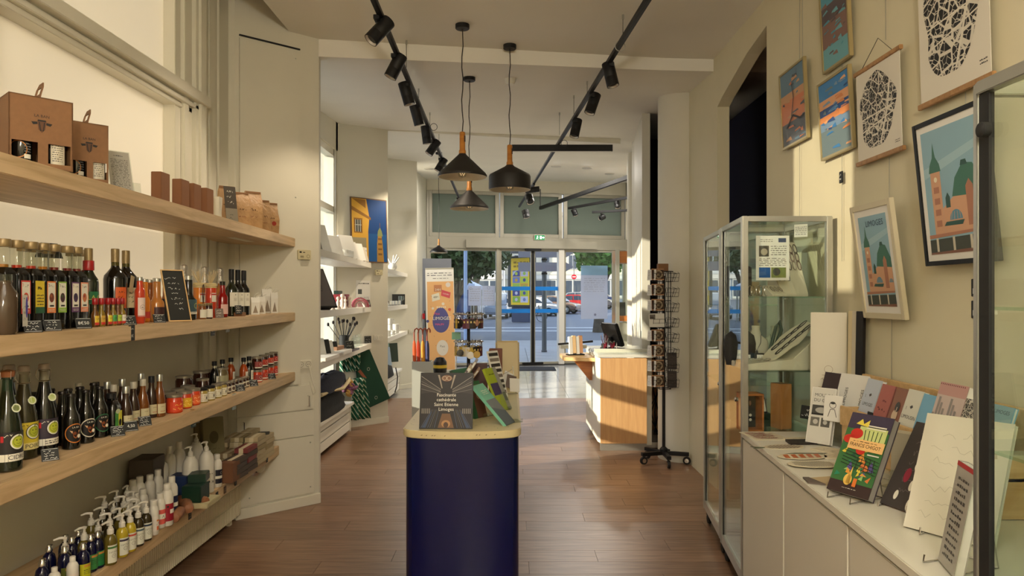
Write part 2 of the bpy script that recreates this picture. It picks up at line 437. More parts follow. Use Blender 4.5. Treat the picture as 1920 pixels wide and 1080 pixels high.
# window_1: frosted film, old profiled timber frame
M_pane2 = thin_glass('sun_control_pane',(0.60,0.60,0.58),1.35)  # tint put in to dim the sun patch on the right wall
M_film = film('frosted_film',(228,222,208),0.45)
w1 = MB()
for y0,y1,o in ((4.20,4.27,.02),(4.27,4.33,.045),(4.33,4.40,.03),(4.40,4.44,.055),(4.44,4.52,.07)):
 w1.bx(XW - .10,XW + o,y0,y1,1.44,4.2,M_white)
w1.bx(XW - .10,XW + .02,2.70,2.76,1.44,4.2,M_white)
o_w1 = w1.build('window_1',kind='structure',bev=.003)
tr = MB()
for z0,z1,o in ((2.745,2.775,.03),(2.775,2.80,.055),(2.80,2.815,.04),(2.815,2.88,.09)):
 tr.bx(XW - .10,XW + o,2.70,4.54,z0,z1,M_white)
tr.build('transom',o_w1,bev=.003)
MB().bx(XW - .10,XW + .02,2.70,4.5,1.44,1.50,M_white).build('sill',o_w1,bev=.003)
MB().bx(XW - .06,XW - .05,2.74,4.23,1.48,2.76,M_film).build('pane',o_w1)
MB().bx(XW - .06,XW - .05,2.74,4.23,2.86,4.12,M_film).build('pane',o_w1)
MB().bx(XW - .08,XW + .004,4.524,4.545,2.89,4.2,M_black).build('gap_strip',o_w1)
# window_2: nearer than the frame of the photograph; frosted below, clear above, openings shaped to fit the sun patch
w2 = MB()
for y0,y1 in ((0.7,0.78),(1.70,1.78),(2.56,2.64)): w2.bx(XW - .12,XW - .02,y0,y1,1.44,4.1,M_white)
for z0,z1 in ((1.44,1.52),(2.58,2.68),(3.62,4.1)): w2.bx(XW - .12,XW - .02,0.7,2.62,z0,z1,M_white)
o_w2 = w2.build('window_2',kind='structure',smooth=0)
MB().bx(XW - .08,XW - .075,1.75,2.60,2.66,3.64,M_pane2).build('pane',o_w2)
MB().bx(XW - .08,XW - .070,0.7,2.60,1.48,2.60,M_film).build('pane',o_w2)
MB().bx(XW - .08,XW - .070,0.7,1.73,2.66,3.64,M_film).build('pane',o_w2)
# bays 2 and 3 with tall clear windows
def bay(n,xw,ya,yb,top):
 w = MB()
 w.bx(xw - .2,xw,ya,yb,0,.42,M_wall); w.bx(xw - .2,xw,ya,yb,top,top + 1.2,M_wall)
 w.bx(xw - .2,xw,ya - .3,ya + .02,0,top + .5,M_wall); w.bx(xw - .2,xw,yb - .12,yb + .1,0,top + .5,M_wall)
 w.build('wall_left',kind='structure',smooth=0)
 g = MB(); yy = ya + .02; step = (yb - .12 - ya - .02) / 3
 for i in range(4):
  y = ya + .02 + i * step; g.bx(xw - .12,xw - .02,y - .035,y + .035,.42,top,M_white); g.bx(xw - .14,xw + .0,y - .015,y + .015,.42,top,M_white)
 g.bx(xw - .12,xw - .02,ya,yb - .1,.42,.50,M_white); g.bx(xw - .12,xw - .02,ya,yb - .1,top - .08,top,M_white)
 g.bx(xw - .12,xw - .02,ya,yb - .1,2.60,2.67,M_white)
 o = g.build('window_%d' % n,kind='structure',smooth=0)
 for i in range(3):
  y = ya + .02 + i * step
  MB().bx(xw - .075,xw - .07,y + .03,y + step - .03,.48,top - .06,M_pane).build('pane',o)
bay(3,-2.10,5.59,8.52,3.35)
bay(4,-2.12,9.09,12.0,3.45)
w = MB(); w.bx(-2.3,-1.93,12.57,16.1,0,4.35,M_wall); w.build('wall_left',kind='structure',smooth=0)
# right side
XR = 1.70
wr = MB()
wr.bx(XR,XR + .10,-3.2,4.70,0,4.0,M_wall2)
wr.bx(XR,XR + .10,5.83,6.9,0,4.0,M_wall2)
wr.M = Matrix(((0,0,1,XR),(1,0,0,0),(0,1,0,0),(0,0,0,1)))
wr.prism([(4.70,3.41),(5.10,3.36),(5.47,3.27),(5.70,3.215),(5.83,3.17),(5.83,4.0),(4.70,4.0)],0,.10,M_wall2)
wr.M = None
wr.build('wall_right',kind='structure',smooth=0)
w = MB(); w.bx(3.1,3.2,3.5,9.9,0,4.6,M_navyw); w.bx(1.8,3.1,3.4,3.5,0,4.6,M_navyw); w.bx(1.8,3.1,9.8,9.9,0,4.6,M_navyw)
w.bx(1.81,3.1,3.5,9.8,3.86,3.9,M_navyw)
w.build('wall_right',kind='structure',smooth=0)
MB().bx(2.35,2.40,3.6,9.7,0,3.5,mat('navy_curtain',(10,12,46),.8)).build('wall_right',kind='structure',smooth=0)
# round column
w = MB(); w.lathe([(.245,0),(.245,4.0)],M_wall,48,(1.70,7.0,0)); w.build('column',label='round cream column by the dark opening, behind the postcard stand',cat='column',smooth=60)
# second pillar and the right wall towards the entrance
w = MB(); w.prism([(1.45,7.85),(1.54,7.85),(1.80,9.8),(1.80,9.9),(1.72,9.9)],0,4.2,M_wall); w.build('wall_right',kind='structure',smooth=0)
w = MB(); w.bx(1.72,1.95,9.9,10.1,0,4.2,M_wall); w.bx(1.95,3.1,9.9,10.0,0,4.4,M_wall); w.bx(2.98,3.1,10.0,17,0,4.6,M_wall); w.build('wall_right',kind='structure',smooth=0)
w = MB(); w.lathe([(.17,0),(.17,4.3)],M_wall,36,(2.02,11.3,0)); w.build('column',label='slim white column beside the wooden display tower',cat='column',smooth=60)
# back wall (behind the photographer)
MB().bx(-2.3,1.8,-3.3,-3.2,0,4.3,M_wall).build('wall_back',kind='structure',smooth=0)
MB().bx(XR - .015,XR,-3.1,4.70,0,.08,M_white).build('baseboard_right',kind='structure')
# ---- entrance facade, slightly skewed
FA,FB = Vector((-1.93,15.9,0)),Vector((2.98,16.92,0))
FD = (FB - FA).normalized(); FN = Vector((FD.y,-FD.x,0))      # FN points into the shop
def facM():
 return Matrix(((FD.x,0,FN.x,FA.x),(FD.y,0,FN.y,FA.y),(0,1,0,0),(0,0,0,1)))
def fu(px):                                # position along the facade seen under image column px
 k = (px - 960) / F; return (k * FA.y - FA.x) / (FD.x - k * FD.y)
def fz(px,py):
 u = fu(px); d = FA.y + FD.y * u; return EYE - (py - 556) / F * d
M_frame = mat('facade_frame',(168,164,150),0.4,metal=0.3)
M_gpane = film('tinted_upper_pane',(150,160,148),0.5)
LW = (FB - FA).length
fac = MB(); fac.M = facM()
zt = 4.00; zb0,zb1 = 2.70,2.96           # band above the doors
fac.bx(0,LW,zb0,zb1,-.12,.06,M_frame)
fac.bx(0,LW,zt,zt + .5,-.1,.03,M_wall)
fac.bx(fu(1172),LW,0,4.4,-.1,.03,M_wall)
fac.bx(0,.06,0,zt,-.1,.05,M_frame)
fac.bx(0,LW,-.02,.03,-.12,.02,mat('threshold',(60,60,62),.5))
fac.build('wall_front',kind='structure',smooth=0)
# upper windows 5,6,7
ups = [(803,935),(937,1053),(1056,1170)]
for n,(a,b) in enumerate(ups):
 u0,u1 = fu(a),fu(b); g = MB(); g.M = facM()
 g.bx(u0,u0 + .085,zb1,zt,-.06,.05,M_frame); g.bx(u1 - .085,u1,zb1,zt,-.06,.05,M_frame)
 g.bx(u0 + .085,u1 - .085,zb1,zb1 + .09,-.06,.05,M_frame); g.bx(u0 + .085,u1 - .085,zt - .07,zt,-.06,.05,M_frame)
 o = g.build('window_%d' % (5 + n),kind='structure',bev=.004)
 g = MB(); g.M = facM(); g.bx(u0 + .08,u1 - .08,zb1 + .08,zt - .06,-.01,0,M_gpane); g.build('pane',o)
# white box over the doors (door drive)
g = MB(); g.M = facM(); g.bx(fu(872),fu(1116),zb0 + .01,zb0 + .19,.06,.16,M_frame); g.build('trim_3',kind='structure',bev=.004)
# ground-floor glazing: left window_8, doors, right window_9
def glaz(name,a,b,z0=0.03,z1=zb0,fr=.055,w0=-.05,w1=.03,m=M_frame):
 u0,u1 = fu(a),fu(b); g = MB(); g.M = facM()
 g.bx(u0,u0 + fr,z0,z1,w0,w1,m); g.bx(u1 - fr,u1,z0,z1,w0,w1,m)
 g.bx(u0 + fr,u1 - fr,z0,z0 + fr,w0,w1,m); g.bx(u0 + fr,u1 - fr,z1 - fr,z1,w0,w1,m)
 o = g.build(name,kind='structure',bev=.003)
 g = MB(); g.M = facM(); g.bx(u0 + fr - .01,u1 - fr + .01,z0 + .04,z1 - .04,-.012,-.004,M_pane); g.build('pane',o)
 return o
glaz('window_8',803,934)
glaz('window_9',1056,1172)
d1 = glaz('door_1',936,999,m=M_frame,fr=.05)
d2 = glaz('door_2',999,1054,m=M_frame,fr=.05)
M_blue = ink(20,130,225)
for d,a,b in ((d1,941,994),(d2,1003,1050)):
 for zz in (fz(1000,541),fz(1000,583)):
  g = MB(); g.M = facM(); g.bx(fu(a),fu(b),zz - .045,zz + .045,-.003,.001,M_blue); g.build('safety_stripe',d)
g = MB(); g.M = facM(); g.bx(fu(996),fu(1001),.03,zb0,-.06,.05,M_black); g.build('seal',d1)
g = MB(); g.M = facM(); g.cb((fu(998),zb0 - .02,.1),(.38,.05,.08),M_black); g.build('sensor',d1,bev=.01)
g = MB(); g.M = facM(); g.cb((fu(998),.05,.05),(.5,.05,.07),M_black); g.build('floor_guide',d1,bev=.01)
g = MB(); g.M = facM(); g.bx(fu(930),fu(936),.02,zb0,-.06,.07,M_frame); g.build('trim_4',kind='structure',bev=.004)
g = MB(); g.M = facM(); g.bx(fu(1046),fu(1056),.02,zb0,-.10,.10,mat('white_post',(225,222,215),.4)); g.build('trim_5',kind='structure',bev=.006)
MB().cb((.28,15.55,.006),(1.35,.75,.012),mat('door_mat_fibre',(30,32,38),.95,bump=.6,nscale=400)).build('door_mat',label='dark grey entrance mat in front of the glass doors',cat='mat')
# ================================================================= SHELVES AND RADIATORS
def shelf(name,label,pts,z,th,mt,group=None):
 b = MB(); b.prism(pts,z - th,z,mt); return b.build(name,bev=.003,label=label,cat='shelf',group=group)
SH = [2.04,1.48,1.03,0.492]             # shelf tops of the first bay
W_light = wood('oak_shelf_pale',(176,150,112),(200,174,134),0.5,(14,1,14),0.03)
names = ['thick oak wall shelf on the left, highest of four, under the brown cartons','thick oak wall shelf on the left carrying the syrup and wine bottles',
         'thick oak wall shelf on the left carrying the cider bottles and jam jars','lowest thick oak wall shelf on the left carrying the soap bottles']
for i,z in enumerate(SH[:3]):
 shelf('wall_shelf',names[i],[(-2.02,1.2),(-1.525,1.2),(-1.64,5.33),(-1.985,5.03),(-2.02,5.03)],z,.065,W_shelf,'oak wall shelves of the first bay')
shelf('wall_shelf',names[3],[(-2.02,1.6),(-1.62,1.6),(-1.735,5.25),(-1.985,5.03),(-2.02,5.03)],SH[3],.07,W_shelf,'oak wall shelves of the first bay')
# recessed light under the top shelf
MB().cb((-1.78,4.62,2.04 - .0665),(.05,.34,.003),M_white).build('shelf_light',label='thin white strip light under the top left shelf',cat='light')
M_rad = mat('radiator_enamel',(232,224,200),0.4)
M_radd = mat('radiator_shadow_gap',(60,50,40),0.8)
rd = thing('radiator','long low cream radiator with two rows of fins under the lowest left shelf','radiator',(-1.96,3.2,0))
b = MB(); b.bx(-.05,-.03,-1.6,1.80,.05,.27,M_radd); b.build('back_plate',rd)
for z0,z1,nm in ((.055,.15,'fin_row'),(.165,.26,'fin_row')):
 b = MB(); yy = -1.6
 while yy < 1.80: b.bx(-.03,.03,yy,yy + .011,z0,z1,M_rad); yy += .0225
 b.build(nm,rd,kind='stuff')
b = MB(); b.bx(-.03,.025,-1.6,1.8,.262,.272,M_rad); b.tube([(0,-1.6,.06),(0,1.8,.06)],.012,M_rad,8); b.tube([(0,-1.6,.25),(0,1.8,.25)],.012,M_rad,8)
for yy in (-1.5,0,1.7): b.bx(-.03,-.005,yy,yy + .04,0,.06,M_rad)
b.build('collector',rd)
M_wl = mat('white_shelf',(226,222,210),0.45)
for i,(z,lab) in enumerate([(2.02,'white wall shelf in the second bay carrying books and the blue sky picture'),(1.475,'white wall shelf in the second bay carrying boxes and figurines'),(1.02,'white wall shelf in the second bay carrying brushes and cards')]):
 shelf('wall_shelf',lab,[(-2.08,5.7),(-1.67,5.7),(-1.755,8.79),(-2.13,8.44)],z,.065,M_wl,'white wall shelves of the second bay')
for i,(z,lab) in enumerate([(2.0,'white wall shelf in the third bay with a white figurine'),(1.46,'white wall shelf in the third bay with silver dishes'),(1.01,'white wall shelf in the third bay with mugs')]):
 shelf('wall_shelf',lab,[(-2.10,9.2),(-1.74,9.2),(-1.82,12.27),(-2.12,11.94)],z,.065,M_wl,'white wall shelves of the third bay')
def bench(label,x0,x1,y0,y1,top):
 t = thing('radiator_bench',label,'bench',(x0,y0,0)); L = y1 - y0; D = x1 - x0
 MB().bx(0,D + .02,0,L,top - .035,top,M_wl).build('top',t,bev=.003)
 MB().bx(0,D - .06,0,L,.03,top - .035,M_radd).build('carcass',t)
 for k in range(3):
  h = (top - .10) / 3; z = .05 + k * (h + .012)
  MB().bx(D - .055,D - .03,0,L,z,z + h,M_wl).build('slat',t,bev=.002)
 MB().bx(D - .05,D - .02,L - .0,L + .015,0.03,top - .035,M_wl).build('end_panel',t)
bench('low white slatted radiator cover in the second bay, under the scarves',-2.09,-1.86,5.7,8.20,.38)
bench('low white slatted radiator cover in the third bay, under the black bag',-2.11,-1.86,9.2,11.80,.40)
# ================================================================= BLUE COUNTER
ct = thing('island_counter','long narrow dark blue island counter with rounded end and speckled cream top','counter',(-.2475,3.38,0))
def pill(hw,L,bow,r,inset=0.0,n=10):
 hw -= inset; pts = []
 # front edge bowed towards -y
 def corner(cx,cy,a0,a1): return [(cx + r * math.cos(a0 + (a1 - a0) * i / n),cy + r * math.sin(a0 + (a1 - a0) * i / n)) for i in range(n + 1)]
 pts += [(u,inset + bow * (u / hw) ** 2) for u in [(-hw + r * .85) + (2 * hw - 1.7 * r) * i / 8 for i in range(9)]]
 pts += corner(hw - r,r + bow * .55 + inset,-PI / 2 + .35,0)
 pts += corner(hw - r,L - r - inset,0,PI / 2)
 pts += corner(-hw + r,L - r - inset,PI / 2,PI)
 pts += corner(-hw + r,r + bow * .55 + inset,PI,1.5 * PI - .35)
 return pts
M_lino = mat('speckled_cream_top',(206,192,148),0.4,noise=0.05,nscale=12)
MB().prism(pill(.2925,2.75,.05,.10),.913,.95,M_lino).build('worktop',ct,bev=.004)
MB().prism(pill(.2925,2.75,.05,.10,.012),.06,.913,M_navy).build('body',ct,bev=.002)
MB().prism(pill(.2925,2.75,.05,.10,.05),0,.06,M_black).build('plinth',ct)
b = MB(); rd_ = random.Random(5)
for i in range(130):
 x,y,a,L = rd_.uniform(-.27,.27),rd_.uniform(.06,2.6),rd_.uniform(0,PI),rd_.uniform(.008,.022)
 mt = ink(92,70,40) if rd_.random() < .5 else ink(60,58,50)
 c,s = math.cos(a) * L / 2,math.sin(a) * L / 2; nx,ny = -math.sin(a) * .0014,math.cos(a) * .0014
 b.add([(x - c - nx,y - s - ny,.9504),(x + c - nx,y + s - ny,.9504),(x + c + nx,y + s + ny,.9504),(x - c + nx,y - s + ny,.9504)],[(0,1,2,3)],mt)
for i in range(9):
 x = rd_.uniform(-.2,.2); b.M = face((x,.0015 + .05 * (x / .2925) ** 2 - .001,.932)); b.line([(-.008,-.004),(.008,.004)],.0025,ink(80,60,36)); b.M = None
b.build('flecks',ct,kind='stuff')
# ================================================================= CASH DESK
M_maple = wood('maple_front',(196,150,100),(210,166,114),0.4,(16,16,1),0.01)
dk = thing('cash_desk','pale wood cash desk with white side and glass-edged top, left of the postcard stand','desk',(.92,7.30,0),0)
MB().bx(0,.48,0,.035,.075,.96,M_maple).build('front_panel',dk,bev=.003)
b = MB(); b.prism([(0.0,.035),(-.02,.09),(-.02,1.25),(.02,1.25),(.02,.035)],.075,.96,M_white); b.build('side_panel',dk,bev=.002)
MB().bx(.02,.9,.06,1.25,.02,.075,M_alu).build('plinth',dk)
MB().bx(.0,.48,.02,.06,.0,.078,M_alu).build('plinth',dk)
MB().bx(.48,.54,.05,.09,.05,.96,M_white).build('edge_panel',dk,bev=.002)
b = MB(); b.prism([(-.03,0.01),(-.03,1.3),(1.02,1.3),(1.02,.01)],.965,1.0,mat('desk_top',(214,214,204),.25)); b.build('worktop',dk,bev=.004)
MB().bx(-.03,.98,.30,.34,1.0,1.035,M_white).build('edge_strip',dk)
MB().bx(-.03,.48,.01,.018,1.0,1.045,M_case).build('glass_edge',dk)
MB().bx(.48,1.0,.75,.79,.05,.96,M_maple).build('inner_panel',dk)
b = MB(); b.prism([(-.36,.42),(.0,.30),(.0,1.1),(-.36,.95)],.895,.935,W_pale); b.build('side_shelf',dk,bev=.004)
b = MB(); b.M = Matrix.Translation((-.02,.62,0)) @ Matrix(((1,0,0,0),(0,0,1,0),(0,1,0,0),(0,0,0,1))); b.prism([(0,.895),(-.22,.895),(-.03,.66),(0,.66)],-.012,.012,W_cherry); b.build('bracket',dk)
b = MB()
for k in range(4): b.tube([(.62 + .03 * k,.3 + .02 * k,.95),(.60 + .05 * k,.28,.6 + .05 * k),(.66 - .04 * k,.3,.35),(.62 + .02 * k,.34,.1)],.006,M_black,5)
b.build('cable',dk)
# desk things
def slab(name,label,cat,w,h,t,loc,yaw,tilt,mt,group=None,bev=.002,parent=None,prt=None):
 """upright slab, front at -y, base centre at origin; prt(mb) adds print"""
 o = thing(name,label,cat,loc,yaw,group,tilt=-tilt)
 MB().bx(-w / 2,w / 2,0,t,0,h,mt).build('panel',o,bev=bev)
 if prt:
  b = MB(); b.M = FRONT.copy(); b.M.translation = Vector((0,-.0006,0)); prt(b,w,h); b.build('print',o)
 return o
mo = thing('till_screen','black till screen leaning back on the cash desk','screen',(1.14,8.0,1.0),PI * .62)
MB().cb((0,0,.01),(.22,.2,.02),M_black).build('base',mo,bev=.004)
MB().tube([(0,0,.01),(0,.03,.14)],.02,M_black,10).build('stand',mo)
b = MB(); b.cb((0,.0,.17),(.34,.045,.27),M_black,(-.35,0,0)); b.build('screen',mo,bev=.008)
b = MB(); b.cb((0,-.028,.175),(.30,.003,.23),mat('screen_glass',(18,22,28),.08),(-.35,0,0)); b.build('display',mo)
pt = thing('pen_pot','crowded pot of maroon pens and keyrings on the cash desk','pot',(1.02,7.78,1.0))
MB().lathe([(.03,0),(.035,.08),(.031,.08),(.028,.01)],M_black,14).build('pot',pt)
rp = random.Random(3)
for k in range(9):
 a = rp.uniform(0,6.28); q = rp.uniform(.01,.05); h = rp.uniform(.12,.2)
 MB().tube([(0,0,.02),(q * math.cos(a),q * math.sin(a),h)],.0045,ink(120,30,50) if k % 2 else ink(190,170,175),6).build('pen',pt)
for k,xx in enumerate((-.22,-.14)):
 pass
bx_ = thing('leaflet_holder','white leaflet holder on the side shelf of the cash desk','holder',(.73,7.95,.935),0.25)
MB().bx(-.10,.10,0,.09,0,.015,M_black).build('foot',bx_,bev=.003)
for k in range(4):
 b = MB(); b.cb((-.06 + .04 * k,.045,.11 + .01 * (k % 2)),(.036,.06,.20),[M_paper,ink(235,200,150),M_paper,ink(200,150,110)][k],(-.15,0,0)); b.build('leaflet',bx_)
sc_ = thing('scanner_arm','black barcode scanner lying across the cash desk edge','scanner',(.80,8.0,1.04),.1)
MB().tube([(-.28,0,.02),(.12,.0,.05)],.012,M_black,8).build('rod',sc_)
MB().cb((-.1,.05,-.01),(.3,.12,.04),M_alu).build('tray',sc_,bev=.004)
for k in range(7):
 o = thing('keyring','small red and dark keyring hanging in the cluster beside the till screen','keyring',(1.00 + .022 * k,7.62 + .02 * (k % 3),1.035 + .012 * (k % 2)),k * .7,'red keyrings beside the till screen')
 b = MB(); b.cb((0,0,.03),(.014,.006,.05),ink([120,160,200,90][k % 4],[20,30,190,30][k % 4],[40,60,190,60][k % 4])); b.build('tag',o,bev=.001)
 b = MB(); b.tube([(.008 * math.cos(t),0,.063 + .008 * math.sin(t)) for t in [i * PI / 4 for i in range(8)]],.0015,M_chrome,4,True); b.build('ring',o)
# ================================================================= GLASS DISPLAY CASES
def glass_case(label,corners,z0,z1,shelves,post=.016,back_white=False,castors=True,door_side=3,lock=True,solid_base=.0):
 """corners: four (x,y) ccw; posts at corners, rails, panes, shelves"""
 cx = sum(c[0] for c in corners) / 4; cy = sum(c[1] for c in corners) / 4
 t = thing('display_case',label,'display case',(cx,cy,0)); C4 = [(x - cx,y - cy) for x,y in corners]
 for x,y in C4: MB().bx(x - post,x + post,y - post,y + post,z0,z1,M_alu).build('post',t,bev=.004)
 for i in range(4):
  a,b_ = Vector(C4[i]),Vector(C4[(i + 1) % 4]); d = b_ - a; L = d.length; yaw = math.atan2(d.y,d.x); m = (a + b_) / 2
  for z,h in ((z0 + .03,.06),(z1 - .014,.028)):
   b = MB(); b.cb((0,0,0),(L - 2 * post,.026,h),M_alu); b.build('rail',t,(m.x,m.y,z),(0,0,yaw),bev=.002)
  mt = M_case
  if back_white and i == back_white - 1: mt = mat('case_back',(206,206,186),.5)
  b = MB(); b.cb((0,0,0),(L - 2 * post,.006,z1 - z0 - .09),mt); b.build('glass_panel',t,(m.x,m.y,(z0 + z1) / 2 + .015),(0,0,yaw))
  if i in (1,3):
   gw = .032 if post < .01 else .010
   b = MB(); b.cb(((L / 2 - post - gw / 2) * (1 if post < .01 and i == 1 else -1),0,0),(gw,.012,z1 - z0 - .09),M_rubber); b.build('gasket',t,(m.x,m.y,(z0 + z1) / 2 + .015),(0,0,yaw))
 ins = [(x * .955,y * .955) for x,y in C4]
 MB().prism(ins,z1 - .006,z1,M_case).build('top_glass',t)
 MB().prism(ins,z0 + .03,z0 + .05,mat('case_floor',(200,200,190),.4)).build('floor_panel',t)
 for z in shelves: MB().prism([(x * .94,y * .94) for x,y in C4],z - .007,z,mat_shelfglass()).build('glass_shelf',t)
 for z in shelves:
  for x,y in C4: MB().cb((x * .95,y * .95,z - .012),(.014,.014,.01),M_chrome).build('shelf_clip',t)
 if castors:
  for x,y in C4:
   o = MB(); o.cb((0,0,.075),(.03,.03,.03),M_black); o.build('castor',t,(x * .9,y * .9,0),bev=.002)
   w = MB(); w.M = Matrix.Rotation(PI / 2,4,'Y'); w.lathe([(.012,-.012),(.03,-.010),(.033,0),(.03,.010),(.012,.012)],M_rubber,14); w.build('wheel',t,(x * .9,y * .9,.034))
 return t
def mat_shelfglass():
 if 'shelf_glass_edge' in MATS: return MATS['shelf_glass_edge']
 return thin_glass('shelf_glass_edge',(0.84,0.93,0.88),1.4)
# case A: near right case of jewellery; its left face runs from (1.2,3.65) to (1.30,4.30)
caseA = glass_case('tall aluminium and glass jewellery case behind the white sideboard, nearer of the two',[(1.215,3.68),(1.655,3.68),(1.665,4.28),(1.285,4.28)],.10,2.02,[.88,1.21,1.60],lock=True,door_side=3)
caseB = glass_case('tall aluminium and glass case farther back, almost hidden behind the jewellery case',[(1.30,4.36),(1.665,4.36),(1.665,4.99),(1.375,4.99)],.10,2.02,[.55,1.05,1.55])
# case C: very close case at the right edge of the picture
caseC = glass_case('close glass display case cut by the right edge of the photograph',[(1.018,.55),(1.46,.55),(1.50,1.535),(1.018,1.535)],.10,2.065,[.953,1.27,1.578],post=.009)
lk = MB(); lk.M = Matrix.Translation((-.235,.455,1.955)) @ Matrix.Rotation(-PI / 2,4,'Y'); lk.lathe([(.014,0),(.016,.004),(.016,.018),(.010,.022)],M_rubber,20); lk.build('lock',caseC)
for o,xx,yy in ((caseA,-.25,-.25),(caseB,-.19,-.27)):
 lk = MB(); lk.M = Matrix.Translation((xx,yy + .03,1.05)) @ Matrix.Rotation(-PI / 2,4,'Y'); lk.lathe([(.012,0),(.013,.012),(.008,.016)],M_chrome,14); lk.build('lock',o)
# ================================================================= WHITE SIDEBOARD (right)
sbd = thing('sideboard','long low white sideboard along the right wall, covered with books and papers','sideboard',(0,0,0))
top = [(1.19,3.655),(1.012,1.60),(1.67,1.60),(1.68,3.655)]
MB().prism(top,.872,.90,M_white).build('worktop',sbd,bev=.003)
def inset(p,d): cx = 1.4; cy = 2.63; return [(cx + (x - cx) * (1 - d),cy + (y - cy) * (1 - d * .3)) for x,y in p]
MB().prism([(1.215,3.65),(1.04,1.60),(1.67,1.60),(1.68,3.65)],.06,.868,M_white).build('carcass',sbd)
for a,b_ in ((0.0,.345),(.35,.68),(.685,1.0)):
 p = Vector((1.190,3.65)); q = Vector((1.0135,1.60)); u = p + (q - p) * (a + .002); v = p + (q - p) * (b_ - .002)
 MB().prism([(u.x + .006,u.y),(v.x + .006,v.y),(v.x + .024,v.y),(u.x + .024,u.y)],.07,.862,M_white).build('door',sbd,bev=.002)
MB().bx(1.215,1.675,3.628,3.652,.07,.862,M_white).build('end_panel',sbd,bev=.002)
MB().prism([(1.25,3.6),(1.08,1.62),(1.66,1.62),(1.66,3.6)],0,.06,M_black).build('plinth',sbd)
# ================================================================= POSTCARD RACK
rk = thing('postcard_stand','tall black revolving wire stand of postcards on castors beside the round column','stand',(1.455,6.75,0))
b = MB(); b.tube([(0,0,.10),(0,0,1.80)],.016,M_black,8); b.build('pole',rk)
b = MB(); b.lathe([(.04,.09),(.04,.14),(.02,.16)],M_black,16); b.build('hub',rk)
for k in range(5):
 a = k * 2 * PI / 5 - PI / 2
 b = MB(); b.M = Matrix.Rotation(a,4,'Z'); b.bx(.02,.235,-.02,.02,.085,.12,M_black); b.build('leg',rk,bev=.003)
 b = MB(); b.M = Matrix.Rotation(a,4,'Z') @ Matrix.Translation((.215,0,.042)) @ Matrix.Rotation(PI / 2,4,'X')
 b.lathe([(.01,-.012),(.036,-.012),(.038,0),(.036,.012),(.01,.012)],M_rubber,16); b.lathe([(.02,.0125),(.02,.015)],M_chrome,14); b.lathe([(.02,-.015),(.02,-.0125)],M_chrome,14); b.build('castor',rk)
b = MB()
for x,y in ((-.055,-.055),(.055,-.055),(.055,.055),(-.055,.055)): b.tube([(x,y,.72),(x,y,1.84)],.004,M_black,5)
for z in (.72,1.0,1.3,1.56,1.84):
 b.tube([(-.055,-.055,z),(.055,-.055,z),(.055,.055,z),(-.055,.055,z)],.0035,M_black,4,True)
for a in (0,PI / 2): b.tube([(-.09 * math.cos(a),-.09 * math.sin(a),1.84),(.09 * math.cos(a),.09 * math.sin(a),1.84)],.004,M_black,4)
b.build('frame',rk)
LV = [.735 + .144 * k for k in range(8)]
def pocket():
 b = MB(); w,h,d0,d1 = .058,.075,.0,.055
 def P3(u,v): return (u,-d0 - (d1 - .015) * (v / h) - .0,v)
 for u in (-w,0,w): b.tube([(u,0,.0),(u,-.02,0),(u,-.05,h)],.0017,M_black,4)
 b.tube([(-w,-.02,0),(w,-.02,0)],.0017,M_black,4); b.tube([(-w,-.05,h),(w,-.05,h)],.0017,M_black,4)
 b.tube([(-w,-.05,h),(-w,0,h + .015)],.0017,M_black,4); b.tube([(w,-.05,h),(w,0,h + .015)],.0017,M_black,4); b.tube([(-w,-.035,h / 2),(w,-.035,h / 2)],.0014,M_black,4)
 return b
RK_YAW = .12
for side in range(4):
 yaw = RK_YAW + side * PI / 2
 R = Matrix.Rotation(yaw,4,'Z'); p = R @ Vector((0,-.062,0))
 for z in LV: part('pocket','pocket',pocket,rk,(p.x + (-.075 if side == 0 else (.0 if side != 2 else 0)) * 1.0,p.y,z),(0,0,yaw))
 if side in (0,2):
  for z in LV: part('pocket','pocket',pocket,rk,(p.x + .055,p.y,z),(0,0,yaw))
M_cb = ink(60,38,26); M_cream = ink(214,196,160); M_tan = ink(176,134,98)
def card_brown():
 b = MB(); b.bx(-.06,.06,0,.004,0,.11,M_tan); b.M = FRONT.copy(); b.M.translation = Vector((0,-.0006,0))
 b.rect(-.058,.012,.058,.098,M_cb); b.disc(.008,.055,.040,M_cream,.0004); b.disc(.008,.055,.035,M_cb,.0008); b.ring(.008,.055,.030,.003,M_cream,.0012)
 for i in range(3):
  b.line([(-.008 + .013 * i,.04),(-.002 + .01 * i,.055),(-.008 + .015 * i,.071)],.004,M_cream,.0012)
 return b
def card_pale():
 b = MB(); b.bx(-.05,.05,0,.003,0,.10,M_paper); b.M = FRONT.copy(); b.M.translation = Vector((0,-.0006,0)); b.scrib(-.045,.01,.045,.09,6,ink(170,165,155),seed=4); return b
for k,z in enumerate(LV):
 if k == 4: continue
 w8 = ['lowest','second from the bottom','third from the bottom','just under the white card','','just above the white card','second from the top','topmost'][k]
 o = link('postcard',cached('cardb',card_brown,.0),None,(1.455 - .075,6.655,z + .012),(-.10,0,RK_YAW),'brown postcard with round cream crest in the stand, ' + w8 if w8 != 'topmost' else 'topmost brown postcard with round cream crest in the stand','postcard','brown crest postcards in the stand')
 o = link('postcard',cached('cardp',card_pale,.0),None,(1.455 - .135,6.675,z + .012),(-.10,0,-.9),'pale postcard edge behind the brown crest card, ' + w8,'postcard','pale postcards turned away in the stand')
o = slab('postcard','large white card with small grey street picture in the postcard stand','postcard',.15,.13,.004,(1.37,6.65,LV[4] + .0),RK_YAW,.08,M_paper,
         prt=lambda b,w,h: b.rect(-.07,.075,-.015,.12,ink(120,112,104)).rect(-.065,.08,-.03,.1,ink(80,74,70),.0004))
